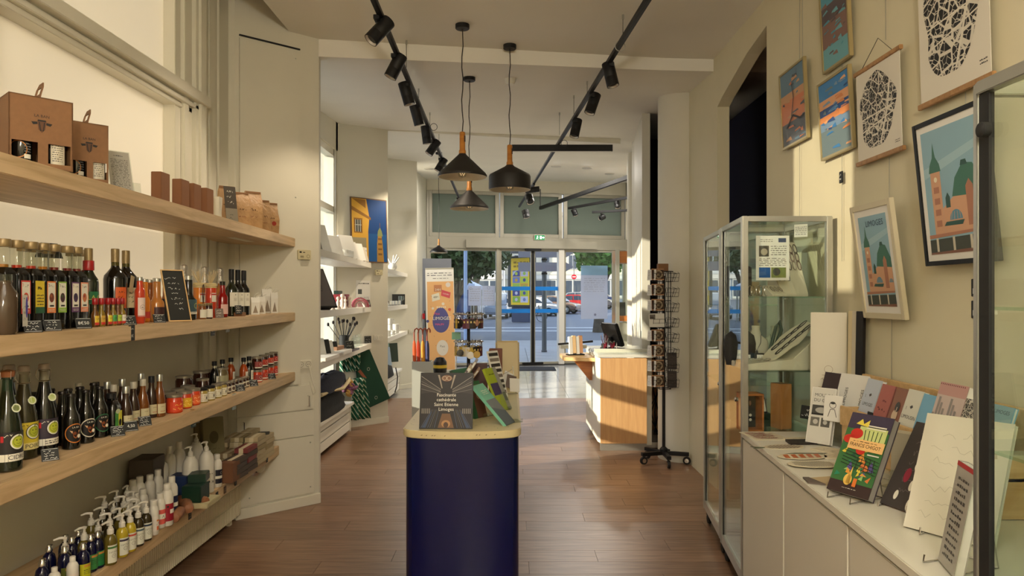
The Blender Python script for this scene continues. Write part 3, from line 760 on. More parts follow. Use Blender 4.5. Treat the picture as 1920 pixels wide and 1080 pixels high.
for k in (0,1):
 o = slab('leaflet',['dark folded leaflet at the bottom right of the postcard stand','dark folded leaflet above another at the right of the postcard stand'][k],'leaflet',.09,.155,.006,(1.515,6.655,LV[k] + .005 + .03 * k),-.1 + RK_YAW,.06,mat('dark_leaflet',(46,38,34),.6),
         prt=lambda b,w,h: b.scrib(-.035,.02,.035,.13,7,ink(86,76,70),seed=9))
 o['group'] = 'dark leaflets in the postcard stand'
slab('cardboard_topper','small brown cardboard box on top of the postcard stand','box',.10,.07,.05,(1.45,6.74,1.845),RK_YAW,0,M_kraft)
# ================================================================= WOODEN DISPLAY TOWER by the entrance
tw = thing('display_tower','tall cherry wood and glass display tower near the entrance doors','display case',(2.30,13.6,0),0)
for x in (-.30,.42):
 for y in (-.25,.25): MB().bx(x - .035,x + .035,y - .035,y + .035,0,2.50,M_alu).build('post',tw,bev=.003)
for z0,z1 in ((2.24,2.46),(1.13,1.23),(.22,.30),(0.02,.12)): MB().bx(-.27,.39,-.24,.24,z0,z1,W_cherry).build('shelf',tw,bev=.003)
MB().bx(-.27,.39,.22,.226,.1,2.3,M_case).build('glass_panel',tw); MB().bx(-.27,.39,-.226,-.22,.1,2.3,M_case).build('glass_panel',tw)
MB().bx(-.265,.385,.20,.215,.3,1.1,mat('tower_back',(190,186,172),.5)).build('back_panel',tw)
MB().bx(.30,.385,-.20,.20,.3,2.2,M_case).build('glass_panel',tw)
for k in range(2):
 o = slab('book',['black book standing in the display tower, left of a twin','black book standing in the display tower, right of a twin'][k],'book',.12,.26,.03,(2.12 + .17 * k,13.5,1.235),0,.15,M_slate); o['group'] = 'black books in the display tower'
MB().cb((2.50,13.55,1.235 + .13),(.24,.2,.26),M_kraft).build('box',bev=.004,label='brown box on the middle shelf of the display tower',cat='box')
MB().cb((2.48,13.62,1.50 + .10),(.26,.16,.20),M_paper).build('box',bev=.004,label='pale box standing on the brown box in the display tower',cat='box')
rg = random.Random(8)
for k in range(14):
 h = rg.uniform(.12,.34); x = 2.08 + .045 * k; y = 13.45 + rg.uniform(0,.2)
 o = MB(); o.lathe([(.03,0),(.03,.005),(.004,.01),(.004,h * .5),(.012,h * .55),(.022,h * .8),(.018,h)],M_acryl if k % 2 else M_chrome,10); o.build('glass_ornament',None,(x,y,.305),label='slender glass ornament on the low shelf of the display tower',cat='ornament',group='glass ornaments in the display tower')
# ================================================================= LIGHTS
M_lampin = mat('lamp_inside',(205,200,190),0.3,metal=0.3)
M_bulb = mat('lamp_glow',(255,214,160),0.3,emit=1.2)
def track(name,label,a,b_,w=.035,h=.032):
 a = Vector(a); b_ = Vector(b_); d = b_ - a; L = d.length
 t = thing(name,label,'track',a,math.atan2(d.y,d.x))
 t.rotation_euler = (0,-math.asin(d.z / L),math.atan2(d.y,d.x))
 MB().bx(0,L,-w / 2,w / 2,0,h,M_black).build('rail',t,bev=.002)
 MB().bx(0,L,-.006,.006,-.002,.004,M_black).build('slot',t)
 return t
def wire(px,ytop,d,zt,zb,label):
 x = (px - 960) / F * d; o = thing('suspension_wire',label,'wire',(x,d,zb),0,'thin wires holding the light tracks')
 MB().tube([(0,0,0),(0,0,zt - zb)],.0026,mat('steel_wire',(110,108,100),.4),4).build('cable',o)
 MB().lathe([(.008,0),(.008,.03)],M_alu,8).build('clip',o,(0,0,zt - zb - .03))
def TL(y): return Vector((-.83 - .0150 * (y - 4.47),y,3.36))
def TR(y): return Vector((.81 - .0690 * (y - 4.23),y,3.36))
track('light_track','long black light track on the left of the ceiling',TL(3.3),TL(13.0))
track('light_track','long black light track on the right of the ceiling',TR(3.6),TR(13.9))
def spot(label,base,aim,group,L=.185,r=.047,power=18,drop=.06,small=False,light=True):
 base = Vector(base); aim = Vector(aim).normalized()
 t = thing('track_spotlight',label,'spotlight',base,0,group)
 MB().bx(-.018,.018,-.05,.05,-.018,.01,M_black).build('adapter',t,bev=.002)
 hc = Vector((0,0,-drop - .03)); R = aim.to_track_quat('Z','Y').to_matrix().to_4x4()
 MB().tube([(0,0,0),(0,0,-drop),tuple(hc + aim * .0)],.007,M_black,6).build('arm',t)
 def hd():
  b = MB(); b.lathe([(r * .96,-L * .62),(r,-L * .60),(r,-.002),(r * .985,0),(r,.002),(r,L * .38),(r * .9,L * .38),(r * .9,L * .30)],M_black,28)
  return b
 h = part('housing',('spot',L,r),hd,t); h.matrix_local = Matrix.Translation(hc) @ R
 def rf():
  b = MB(); b.lathe([(r * .895,L * .375),(r * .6,L * .24),(r * .3,L * .22),(.0005,L * .22)],M_lampin,24,caps=False); return b
 h = part('reflector',('spr',L,r),rf,t); h.matrix_local = Matrix.Translation(hc) @ R
 if light:
  l = bpy.data.lights.new('spot_lamp','SPOT'); l.energy = power; l.color = (1.0,0.82,0.6); l.spot_size = math.radians(75); l.spot_blend = 0.7; l.shadow_soft_size = r * .7
  o = bpy.data.objects.new('spot_lamp',l); COL.objects.link(o); o.parent = t
  o.matrix_local = Matrix.Translation(hc + aim * (L * .39)) @ (-aim).to_track_quat('Z','Y').to_matrix().to_4x4()
 return t
GL,GR = 'black cylinder spotlights on the left track','black cylinder spotlights on the right track'
SPL = [(4.45,(-.75,-.35,-1.0),'nearest black spotlight on the left track, at the top of the picture'),
       (5.15,(-.50,-.05,-1.0),'second nearest black spotlight on the left track, tilted left'),
       (5.85,(.28,.1,-1.0),'black spotlight on the left track half hidden behind the second one'),
       (6.55,(.25,.2,-1.0),'long black spotlight on the left track aimed down and right'),
       (7.35,(.12,.1,-1.0),'black spotlight on the left track pointing nearly straight down'),
       (7.95,(-.65,-.2,-1.0),'black spotlight on the left track tilted left, below the vertical one'),
       (9.0,(-.6,-.1,-1.0),'small looking black spotlight on the left track, well before the pendants'),
       (12.6,(-.35,-.3,-1.0),'farthest black spotlight on the left track, beside the cone pendants')]
for y,aim,lab in SPL: spot(lab,TL(y) + Vector((-.02,0,-.005)),aim,GL,power=26 if y < 8 else 60)
SPR = [(5.35,(.22,-.1,-1.0),'nearest black spotlight on the right track, with a small white sticker'),
       (6.15,(-.35,-.15,-1.0),'second black spotlight on the right track, tilted left'),
       (7.05,(-.22,-.15,-1.0),'third black spotlight on the right track, hanging lowest')]
for y,aim,lab in SPR: spot(lab,TR(y) + Vector((.02,0,-.005)),aim,GR,power=26)
spot('small black spotlight turned sideways at the end of the right track',TR(11.0),(1,.05,.12),GR,L=.22,r=.045,light=False)
spot('stubby black spotlight facing the viewer at the end of the right track',TR(12.2) + Vector((.05,0,0)),(.2,-.4,-.8),GR,L=.15,r=.07,light=False)
spot('black spotlight with lit rim below the end of the right track',TR(13.7) + Vector((.12,0,-.08)),(.2,-.2,-.9),GR,L=.15,r=.07,light=False)
# cable loops on the tracks
for v,nm in ((TR(4.95),'small white cable loop on the right track'),(TL(7.1) + Vector((.08,0,-.05)),'small dark cable loop on the left track'),(TR(7.9) + Vector((.03,0,-.04)),'small dark cable loop on the right track by the third spotlight')):
 b = MB(); b.tube([(.035 * math.cos(t),0,.035 * math.sin(t)) for t in [i * PI / 8 for i in range(16)]],.003,M_alu if 'white' in nm else M_black,5,True); b.build('cable_loop',None,v,label=nm,cat='cable')
track('light_track','thick black diagonal light track at the far right, reaching the white column',(.62,15.4,3.50),(2.12,11.6,3.60),.06,.07)
track('light_track','black light track in front of the upper right window, upper one',(1.22,15.2,3.48),(2.55,14.3,3.62),.05,.05)
track('light_track','short black light track in front of the upper right window, lower one',(1.75,15.4,3.42),(2.75,15.2,3.45),.05,.05)
b = MB(); b.tube([(.62,15.4,3.52),(.62,15.4,3.95)],.012,M_black,6); b.build('track_hanger',label='thin black upright at the left end of the diagonal track',cat='hanger')
spot('small black spotlight glowing in front of the upper right window, left one',(1.35,15.11,3.48),(.3,-.3,-.8),'small spotlights at the far right',L=.14,r=.06,light=False)
spot('small black spotlight in front of the upper right window, right of the glowing one',(2.18,14.55,3.57),(.1,-.3,-.8),'small spotlights at the far right',L=.13,r=.06,light=False)
spot('lowest small black spotlight in front of the upper right window',(1.95,15.36,3.41),(-.6,-.3,-.3),'small spotlights at the far right',L=.13,r=.06,light=False)
lb = thing('linear_lamp','long thin black bar lamp hanging crosswise under the right track','lamp',(.0,8.2,3.29))
MB().bx(0,1.17,-.025,.025,0,.075,M_black).build('housing',lb,bev=.002)
MB().bx(.01,1.16,-.018,.018,-.002,.004,mat('bar_diffuser',(200,196,184),.4)).build('diffuser',lb)
MB().tube([(.53,0,.07),(.53,0,.09)],.012,M_black,8).build('coupling',lb)
for px,d,zb,w8 in ((762,5.5,3.39,'first wire of the left track'),(785,6.6,3.39,'second wire of the left track'),(806,7.8,3.39,'third wire of the left track'),(823,9.2,3.39,'fourth wire of the left track'),
                  (1170,5.0,3.39,'first wire of the right track, near the cable loop'),(1101,6.3,3.39,'second wire of the right track'),(1076,6.9,3.39,'third wire of the right track'),(1049,7.8,3.39,'fourth wire of the right track')):
 wire(px if px != 1170 else 1168,0,d,CE if d < 5.6 else cz(d),zb,'thin steel ' + w8)
# pendants
M_shade = mat('matt_black_shade',(32,30,29),0.55,noise=.05,nscale=20)
M_shin = mat('shade_inside',(228,222,208),0.4)
W_sock = wood('lamp_wood',(178,112,42),(204,138,62),0.4,(1,1,10),0.02)
def pendant(label,x,y,zc,zb,prof,sock_h,sock_r=.021,group='black pendant lamps over the island counter',bulb=True,power=6,metal=None):
 t = thing('pendant_lamp',label,'lamp',(x,y,zb),0,group)
 top = prof[-1][1]
 inner = [(max(r - .006,.004),z + (.001 if i else .0)) for i,(r,z) in enumerate(prof)]
 b = MB(); b.lathe(prof,M_shade,40,caps=False); b.build('shade',t,smooth=50)
 b = MB(); b.lathe(list(reversed([(prof[0][0],0)] + inner)),M_shin,40,caps=False); b.build('shade_lining',t,smooth=50)
 b = MB(); b.lathe([(sock_r * 1.25,top - .006),(sock_r * 1.25,top + .022),(sock_r,top + .03),(sock_r,top + sock_h - .006),(sock_r * .8,top + sock_h)],W_sock,20); b.build('wooden_socket',t)
 if sock_h > .1: MB().cb((sock_r * .86,-.008,top + sock_h * .68),(.010,.022,.05),mat('slot_dark',(50,28,14),.6)).build('slot',t,bev=.004)
 b = MB(); rr = random.Random(int(x * 100)); n = 10; H = zc - zb - (top + sock_h)
 b.tube([(.006 * math.sin(i * 1.7),.0,top + sock_h + H * i / n) if 0 < i < n else (0,0,top + sock_h + H * i / n) for i in range(n + 1)],.004,M_black,6); b.build('cord',t)
 b = MB(); b.lathe([(.052,0),(.052,-.028),(.048,-.032),(.008,-.034),(.006,-.045)][::-1],M_black,28); b.build('ceiling_rose',t,(0,0,zc - zb))
 if bulb:
  b = MB(); b.lathe([(.012,.09),(.014,.07),(.03,.045),(.034,.025),(.026,.004),(.001,-.004)][::-1],M_clear,16,caps=False); b.build('bulb',t)
  b = MB(); b.tube([(-.018,0,.03),(-.008,0,.012),(0,0,.03),(.008,0,.012),(.018,0,.03)],.0015,M_bulb,5); b.build('filament',t)
cone = [(.180,0),(.181,.014),(.172,.028),(.030,.165),(.026,.172)]
drum = [(.165,0),(.168,.01),(.167,.105),(.160,.120),(.040,.185),(.028,.197)]
pendant('wide black cone pendant with tall wooden socket, left and nearest',-.365,5.18,CE,2.478,cone,.16)
pendant('black drum shaped pendant with sloping top and wooden socket, on the right',-.018,5.60,CE,2.448,drum,.16)
pendant('lower black cone pendant seen behind the wide one',-.372,6.15,cz(6.15),2.365,[(r * .94,z * .94) for r,z in cone],.13)
pendant('tiny far black pendant hanging in front of the left shop window',-1.165,11.2,cz(11.2),2.295,[(.14,0),(.142,.02),(.12,.05),(.03,.10),(.02,.12)],.10,.014,group='far pendant lamp',bulb=False,power=1.5)
for px,d,lab in ((957,6.2,'round white smoke detector on the ceiling between the pendants'),(805,13.6,'round ceiling downlight near the left upper window'),(1043,13.2,'round ceiling downlight above the middle window'),(1101,13.5,'round ceiling downlight to the right of another one'),(1143,14.6,'farthest round ceiling downlight by the right window')):
 b = MB(); b.lathe([(.001,-.02),(.05,-.02),(.095,-.012),(.10,0)] if d > 7 else [(.001,-.05),(.03,-.05),(.045,-.03),(.05,0)],M_lampin if d > 7 else M_white,24)
 b.build('ceiling_disc',None,((px - 960) / F * d,d,cz(d)),label=lab,cat='ceiling light' if d > 7 else 'smoke detector')
# ================================================================= GOODS ON THE LEFT SHELVES
def glow_liquid(name,c,tr=.35):
 if name in MATS: return MATS[name]
 m = bpy.data.materials.new(name); m.use_nodes = True; b = m.node_tree.nodes['Principled BSDF']
 b.inputs['Base Color'].default_value = lin(c); b.inputs['Roughness'].default_value = .06; b.inputs['Transmission Weight'].default_value = 0
 b.inputs['Subsurface Weight'].default_value = 0; b.inputs['Specular IOR Level'].default_value = .6
 MATS[name] = m; return m
YB = 1.08
def on(px,x,z): return (x,dep(px,x),z)
Y90 = PI / 2
def lab_cyl(r,w,h,z,base,draw=None,n=10):
 """label wrapped on a cylinder facing local -y"""
 b = MB(); b.fn = wrap(r); b.rect(-w / 2,z,w / 2,z + h,base,0,n)
 if draw: b.fn = (lambda f: (lambda p: f((p[0],p[1] + z + h / 2,p[2]))))(wrap(r)); draw(b,w,h)
 return b
def lab_flat(d,w,h,z,base,draw=None):
 b = MB(); b.M = face((0,-d - .0006,z + h / 2)); b.rect(-w / 2,-h / 2,w / 2,h / 2,base)
 if draw: draw(b,w,h)
 return b
K = ink
BL,WH = K(24,22,22),K(226,222,206)
# ---- syrup bottles: square body, clear neck, gold cap
def syr_body():
 return MB().lathe([(.026,0),(.0305,.004),(.031,.19),(.028,.202),(.020,.212),(.0185,.216)],M_dark,40,sq=7)
def syr_neck(): return MB().lathe([(.0185,.214),(.0185,.282),(.020,.286)],M_clear,18,caps=False)
def syr_liq(c): return MB().lathe([(.0145,.212),(.0145,.226)],mat('liq_%d' % c[0],c,.1),14)
def syr_cap(): return MB().lathe([(.0215,.283),(.0225,.285),(.0225,.306),(.021,.309)],M_gold,24)
def syrup(px,x,c,lc,lab,liq=(150,60,16),g='square syrup bottles in the front row'):
 t = thing('syrup_bottle',lab,'bottle',on(px,x,SH[1]),Y90,g)
 part('body','syrb',syr_body,t); part('neck','syrn',syr_neck,t); part('cap','syrc',syr_cap,t); part('syrup',('syl',liq),lambda: syr_liq(liq),t)
 if lc:
  def d(b,w,h):
   b.rect(-w / 2 + .004,-h / 2 + .018,w / 2 - .004,h / 2 - .005,c,.0003)
   b.disc(0,-.002,.013,lc[1],.0006,.017); b.disc(-.003,.004,.006,lc[2],.0009)
   b.line([(-.014,h / 2 - .02),(-.012,h / 2 - .012),(-.018,h / 2 - .010)],.0016,lc[1],.0006)
   b.squig(-.008,h / 2 - .026,.018,h / 2 - .010,1,.0012,BL,.0006,int(px)); b.scrib(-.016,-h / 2 + .004,.016,-h / 2 + .014,2,WH,.0006,int(px))
   b.rect(-.010,-h / 2 + .022,.012,-h / 2 + .028,BL,.0006)
  part('front_label',('syl',px),lambda: lab_flat(.0312,.047,.112,.062,lc[0],d),t)
 return t
XF = -1.665
syrup(6,XF,WH,None,'square syrup bottle at the very left edge, behind the pale carafe',(170,110,20))
syrup(31,XF,WH,(K(190,52,46),K(196,60,50),K(90,120,40)),'square syrup bottle with red and cream label',(190,40,20))
def pear(b,w,h):
 b.squig(-.015,.02,.02,.045,1,.003,BL,.0006,2); b.scrib(-.018,-.03,.018,.012,4,BL,.0006,3); b.rect(-w / 2,-h / 2,w / 2,-h / 2 + .022,K(30,80,50),.0006)
t = syrup(58,XF,WH,None,'square syrup bottle with bright yellow label',(190,130,20))
part('front_label','pear',lambda: lab_flat(.0312,.047,.112,.062,K(214,190,44),pear),t)
syrup(80,XF,WH,(K(222,128,62),K(110,50,30),K(150,80,40)),'square syrup bottle with orange and cream label',(180,110,20))
syrup(101,XF,WH,(K(136,176,60),K(70,30,40),K(60,80,40)),'square syrup bottle with green and cream label',(120,20,26))
syrup(126,XF,WH,(K(96,54,100),K(60,34,70),K(40,30,60)),'square syrup bottle with purple and cream label',(110,16,26))
syrup(143,XF,WH,(K(226,140,104),K(190,110,60),K(150,60,40)),'square syrup bottle with salmon label, last of the front row',(110,16,26))
for i,(px,x) in enumerate([(45,-1.76),(68,-1.76),(92,-1.77),(135,-1.78),(156,-1.74)]):
 syrup(px,x,WH,None,'square syrup bottle of the second row, ' + ['behind the red labelled one','behind the yellow labelled one','under the slanted black sign','behind the purple labelled one','beside the red collared bottle'][i],(120,40,20),'square syrup bottles in the second row')
# black slanted sign standing over the second row
def card(name,label,px,x,z,w,h,yaw=.5,tilt=.45,rows=3,mt=None,chalk=None,group='small black price cards',seed=1,txt=None,cat='price card',thick=.003):
 t = thing(name,label,cat,on(px,x,z) if px is not None else x,yaw,group)
 b = MB(); b.cb((0,0,h / 2),(w,thick,h),mt or M_slate); p = b.build('card',t,rot=(-tilt,0,0),bev=.0008)
 b = MB(); b.prism([(-.0,0),(h * math.sin(tilt) * 1.6 + .02,0),(h * math.sin(tilt),h * math.cos(tilt) * .95)],-w * .25,w * .25,M_slate)
 b2 = MB(); b2.M = Matrix(((0,0,1,0),(1,0,0,.003),(0,1,0,0),(0,0,0,1)))
 b2.prism([(0,0),(h * math.sin(tilt) + .012,0),(h * math.sin(tilt) * .9,h * math.cos(tilt) * .9)],-w * .2,w * .2,M_slate); b2.build('foot',t)
 b = MB(); b.M = Matrix.Rotation(-tilt,4,'X') @ Matrix.Translation((0,-thick / 2 - .0006,h / 2)) @ FRONT
 ch = chalk or M_chalk
 if ch is M_chalk:
  q = .0012; e = .003
  b.line([(-w / 2 + e,h / 2 - e),(w / 2 - e,h / 2 - e)],q,ch); b.line([(-w / 2 + e,-h / 2 + e),(w / 2 - e,-h / 2 + e)],q,ch)
 if txt: b.text(txt,0,0,h * .42,ch,0,.9)
 else: b.squig(-w / 2 + .006,-h / 2 + .005,w / 2 - .004,h / 2 - .005,rows,.0013,ch,0,seed)
 b.build('chalk_writing',t)
 return t
s = thing('chalk_sign','black gable shaped chalk sign above the second row of syrups','sign',on(92,-1.82,SH[1] + .30),Y90 - .3)
b = MB(); b.prism([(-.06,-.028),(.06,-.028),(.035,.03),(-.035,.03)],-.001,.002,M_slate); b.v = [Vector((v.x,-v.z,v.y)) for v in b.v]; b.build('board',s)
b = MB(); b.M = face((0,-.0028,0)); b.squig(-.03,-.02,.04,.025,2,.0014,M_chalk,0,5); b.build('chalk_writing',s)
MB().tube([(0,.004,-.30),(0,.004,0)],.003,M_black,6).build('stick',s)
# pale carafe with white tag, leftmost
t = thing('carafe','pale glass carafe with leaning white tag at the left edge','bottle',on(8,-1.60,SH[1]),Y90)
MB().lathe([(.03,0),(.036,.01),(.036,.13),(.02,.155),(.02,.17)],mat('smoky_glass',(74,60,46),.1),24).build('body',t)
MB().lathe([(.022,.165),(.022,.19),(.001,.191)],M_clear,18,caps=False).build('stopper',t)
b = MB(); b.M = face((0.03,-.045,.075),.35); b.rect(-.027,-.05,.027,.05,M_paper); b.disc(.016,.01,.011,K(70,60,190),.0004,.034); b.squig(-.018,-.035,.012,.02,3,.001,BL,.0004,3); b.squig(-.02,.03,.005,.045,1,.0015,BL,.0004,6); b.build('tag',t)
# wine bottle, generic
def wine_body(h,r,mt,rn=.0145,sh=.62,seg=24):
 return MB().lathe([(r * .8,0),(r,.006),(r,h * sh),(r * .93,h * (sh + .05)),(r * .65,h * (sh + .10)),(rn * 1.15,h * (sh + .15)),(rn,h * (sh + .19)),(rn,h),(rn * .8,h)],mt,seg)
def caps(rn,z0,z1,mt): return MB().lathe([(rn,z0),(rn * 1.08,z0 + .001),(rn * 1.08,z1 - .002),(rn * .95,z1),(.001,z1)],mt,18)
def wine(label,px,x,z,h,r,body,cap,cz0,lab=None,rn=.0145,sh=.62,cat='bottle',g=None,name='wine_bottle',yaw=YB,lw=None,lz=.05,lh=.08,draw=None,key=None,capx=1.0):
 t = thing(name,label,cat,on(px,x,z),yaw,g)
 part('body',('wb',h,r,body.name,rn,sh),lambda: wine_body(h,r,body,rn,sh),t)
 part('cap',('wc',rn,cz0,h,cap.name,capx),lambda: caps(rn * capx,cz0,h + .002,cap),t)
 if lab: part('front_label',('wl',r,lab.name,lz,lh,key or label),lambda: lab_cyl(r,lw or r * 1.9,lh,lz,lab,draw),t)
 return t
M_green = mat('dark_green_glass',(20,26,10),.08,spec=.6)
M_olive = mat('olive_glass',(70,62,14),.1)
M_foil = mat('silver_foil',(190,186,176),.3,metal=.8,bump=.4,nscale=120)
t = wine('wine bottle with wide red collar, gold cap and green label',166,-1.70,SH[1],.312,.036,M_green,M_gold,.262,K(40,110,70),sh=.56,lz=.09,lh=.05,draw=lambda b,w,h: b.text('LA G',.005,0,.026,K(200,190,90),.0004))
MB().lathe([(.020,.225),(.0205,.227),(.0205,.262),(.019,.264)],M_red,20).build('collar',t)
MB().lathe([(.0155,.20),(.0155,.226)],M_olive,18).build('neck_glass',t)
for px,x,lab,lc in ((216,-1.72,'tall dark bottle with gold capsule and orange label, left of a pair',K(206,92,40)),(236,-1.74,'tall dark bottle with gold capsule and cream label, right of a pair',K(206,190,150))):
 t = wine(lab,px,x,SH[1],.325,.046,M_dark,M_gold,.268,lc,rn=.0155,sh=.60,lz=.07,lh=.09,lw=.05,g='pair of tall gold capped bottles',draw=lambda b,w,h: b.squig(-.018,-.03,.02,.035,3,.0018,BL,.0004,4))
 MB().lathe([(.0163,.232),(.0163,.268)],M_olive,18).build('neck_glass',t)
o = thing('swing_tag','cream swing tag hanging on the right tall gold capped bottle','tag',on(247,-1.69,SH[1] + .175),Y90); MB().cb((0,0,0),(.03,.001,.075),K(170,150,110),(0,.25,0)).build('tag',o); MB().tube([(0,.01,.03),(0,.03,.06)],.001,BL,4).build('string',o)
# mini bottles with red caps
def mini_b(mt): return MB().lathe([(.012,0),(.0145,.002),(.0145,.048),(.012,.057),(.0068,.066),(.0068,.09)],mt,16)
minis = [(178,K(214,180,60),'yellow'),(190,K(190,150,60),'ochre'),(203,K(220,200,60),'yellow and red'),(212,K(70,150,80),'green'),(221,K(170,190,70),'lime'),(229,K(220,214,200),'white')]
for i,(px,c,nm) in enumerate(minis):
 for row in (0,1):
  if row and i in (0,3): continue
  x = -1.645 - .035 * row
  t = thing('miniature_bottle','miniature red capped spice bottle, %s label, %s' % (nm,'front row' if not row else 'second row'),'bottle',on(px - 3 * row,x,SH[1]),Y90,'miniature red capped bottles')
  part('body',('mini',i % 2),lambda: mini_b(mat('mini_oil',(120,96,30),.1) if i % 2 else mat('mini_amber',(96,60,24),.1)),t)
  part('cap','minicap',lambda: MB().lathe([(.0095,.088),(.0105,.09),(.0105,.112),(.009,.114)],M_red,16),t)
  part('front_label',('minil',i),lambda: lab_cyl(.0145,.03,.036,.008,c,lambda b,w,h: (b.rect(-w / 2,-h / 2,w / 2,-h / 2 + .01,K(186,50,40),.0003),b.text('LA G',0,.006,.009,BL,.0004))),t)
# juices
M_rose = mat('rose_drink',(190,62,36),.1); M_orange = mat('orange_drink',(206,118,30),.12); M_amber = mat('amber_drink',(150,80,26),.1); M_dred = mat('deep_red_drink',(130,18,14),.08); M_pale = mat('pale_gold_drink',(170,110,50),.12)
def draw_rose(b,w,h): b.ring(0,0,.011,.001,BL,.0004); b.squig(-.006,-.006,.006,.006,1,.001,BL,.0004,2); b.rect(-w / 2,-h / 2,w / 2,-h / 2 + .006,K(190,120,110),.0004)
wine('slim rose drink bottle with pale label and grey cap',262,-1.66,SH[1],.205,.021,M_rose,M_alu,.19,K(222,200,190),rn=.012,sh=.68,lz=.03,lh=.085,draw=draw_rose)
wine('slim orange drink bottle behind the rose one',271,-1.70,SH[1],.20,.024,M_orange,M_alu,.187,K(190,60,50),rn=.014,sh=.5,lz=.02,lh=.03)
wine('pink drink bottle of the second row behind the orange one',281,-1.745,SH[1],.20,.024,M_amber,M_alu,.187,K(200,120,110),rn=.014,sh=.5,lz=.02,lh=.03)
wine('wide amber juice bottle with dark label left of the chalkboard',294,-1.68,SH[1],.205,.033,M_pale,M_alu,.19,K(60,30,30),rn=.017,sh=.42,lz=.02,lh=.05,name='juice_bottle')
wine('wide amber juice bottle mostly hidden by the chalkboard',312,-1.71,SH[1],.205,.033,M_amber,M_alu,.19,K(60,30,30),rn=.017,sh=.42,lz=.02,lh=.05,name='juice_bottle')
# A-frame chalkboard
t = thing('chalkboard','wood framed chalkboard with handwritten list leaning on the bottle shelf','chalkboard',(-1.60,dep(338,-1.60),SH[1] + .005),.90,tilt=-.34)
W,H = .10,.255
MB().bx(-W / 2,W / 2,-.002,.002,0,H,M_slate).build('board',t)
for x0,x1,z0,z1 in ((-W / 2 - .005,-W / 2,0,H),(W / 2,W / 2 + .005,0,H),(-W / 2 - .005,W / 2 + .005,H,H + .005),(-W / 2 - .005,W / 2 + .005,-.005,0)):
 MB().bx(x0,x1,-.004,.004,z0,z1,W_pale).build('frame_strip',t)
MB().bx(-W / 2,W / 2,.05,.053,-.0,H * .5,M_slate).build('prop',t)
b = MB(); b.M = face((0,-.0026,0))
for i in range(7): b.squig(-.045 + .004 * i,H - .050 - i * .026,.03 + .006 * (i % 3),H - .030 - i * .026,1,.0016,M_chalk,0,i + 3)
b.build('chalk_writing',t)
# champagne and juice behind
def champ(label,px,x,body):
 t = thing('sparkling_bottle',label,'bottle',on(px,x,SH[1]),YB,'sparkling bottles with silver foil necks')
 part('body',('ch',body.name),lambda: wine_body(.29,.038,body,.0145,.48),t)
 part('foil','chf',lambda: MB().lathe([(.021,.20),(.0165,.24),(.0162,.262),(.0185,.268),(.0185,.288),(.012,.294),(.001,.295)],M_foil,20),t)
 part('front_label',('chl',1),lambda: lab_cyl(.038,.06,.06,.04,K(226,190,170)),t)
champ('silver foiled sparkling bottle behind the chalkboard, pink drink',345,-1.80,mat('pink_drink',(214,130,104),.12))
champ('silver foiled sparkling bottle between the two raffia gift bundles',384,-1.80,mat('pink_drink',(214,130,104),.12))
champ('silver foiled sparkling bottle over the deep red drink',413,-1.78,M_pale)
wine('dark round shouldered juice bottle with blue grey label',353,-1.66,SH[1],.225,.040,M_dark,M_alu,.205,K(60,84,92),rn=.020,sh=.42,name='juice_bottle',lz=.03,lh=.075,draw=lambda b,w,h: (b.rect(-w / 2,-h / 2,w / 2,-h / 2 + .012,WH,.0003),b.text('POMME',0,-h / 2 + .006,.010,BL,.0006),b.ring(.018,.005,.014,.002,K(200,200,70),.0004)))
wine('deep red drink bottle with pale pink label',417,-1.67,SH[1],.205,.030,M_dred,M_dark,.185,K(220,180,170),rn=.015,sh=.55,lz=.02,lh=.055,key='dr')
for i,px in enumerate((434,446,457)):
 wine('dark wine bottle with black capsule and white label, %s of three' % ['leftmost','middle','rightmost'][i],px,-1.71 - .005 * i,SH[1],.285,.036,M_dark if i else M_green,M_black,.22,WH,sh=.55,lz=.06,lh=.085,g='three black capped wine bottles',key='wn',draw=lambda b,w,h: (b.disc(0,.028,.003,BL,.0004),b.scrib(-.012,-.01,.012,.01,3,K(150,140,120),.0004,3)))
# raffia bundles
def raffia(px,x,label,jam):
 t = thing('raffia_gift_jar',label,'jar',on(px,x,SH[1]),YB,'raffia tied gift jars')
 MB().lathe([(.028,0),(.030,.004),(.030,.17),(.026,.178)],jam,22).build('jar',t)
 MB().lathe([(.032,.168),(.033,.19),(.028,.195),(.001,.195)],K(196,178,126),22).build('cloth_lid',t)
 b = MB(); rr = random.Random(int(px))
 for k in range(22):
  a = rr.uniform(0,6.28); q = rr.uniform(.012,.045); b.tube([(0,0,.185),(q * .5 * math.cos(a),q * .5 * math.sin(a),.22),(q * math.cos(a),q * math.sin(a),rr.uniform(.235,.268))],.0012,K(206,188,146),4)
 b.tube([(.034 * math.cos(i * PI / 6),.034 * math.sin(i * PI / 6),.18) for i in range(12)],.002,K(206,188,146),4,True); b.build('raffia',t,kind='stuff')
 part('front_label','raf',lambda: lab_cyl(.030,.03,.05,.09,WH,lambda b,w,h: b.rect(-w / 2,h / 2 - .012,w / 2,h / 2 - .004,K(170,40,40),.0003)),t)
raffia(374,-1.70,'jar with raffia sprays and amber jam, left of the brown ribbon',M_orange)
raffia(395,-1.70,'jar with raffia sprays and pink jam, right of the brown ribbon',M_rose)
t = thing('ribbon','looped dark brown ribbon hanging between the raffia jars','ribbon',on(381,-1.655,SH[1] + .09),Y90)
b = MB(); b.tube([(0,0,0),(-.012,0,.05),(-.004,0,.09),(.006,0,.095),(.012,0,.06),(.002,0,0),(-.008,0,-.02),(.004,0,-.03),(.02,0,-.02)],.0025,mat('brown_ribbon',(50,24,16),.6),5); b.build('loop',t)
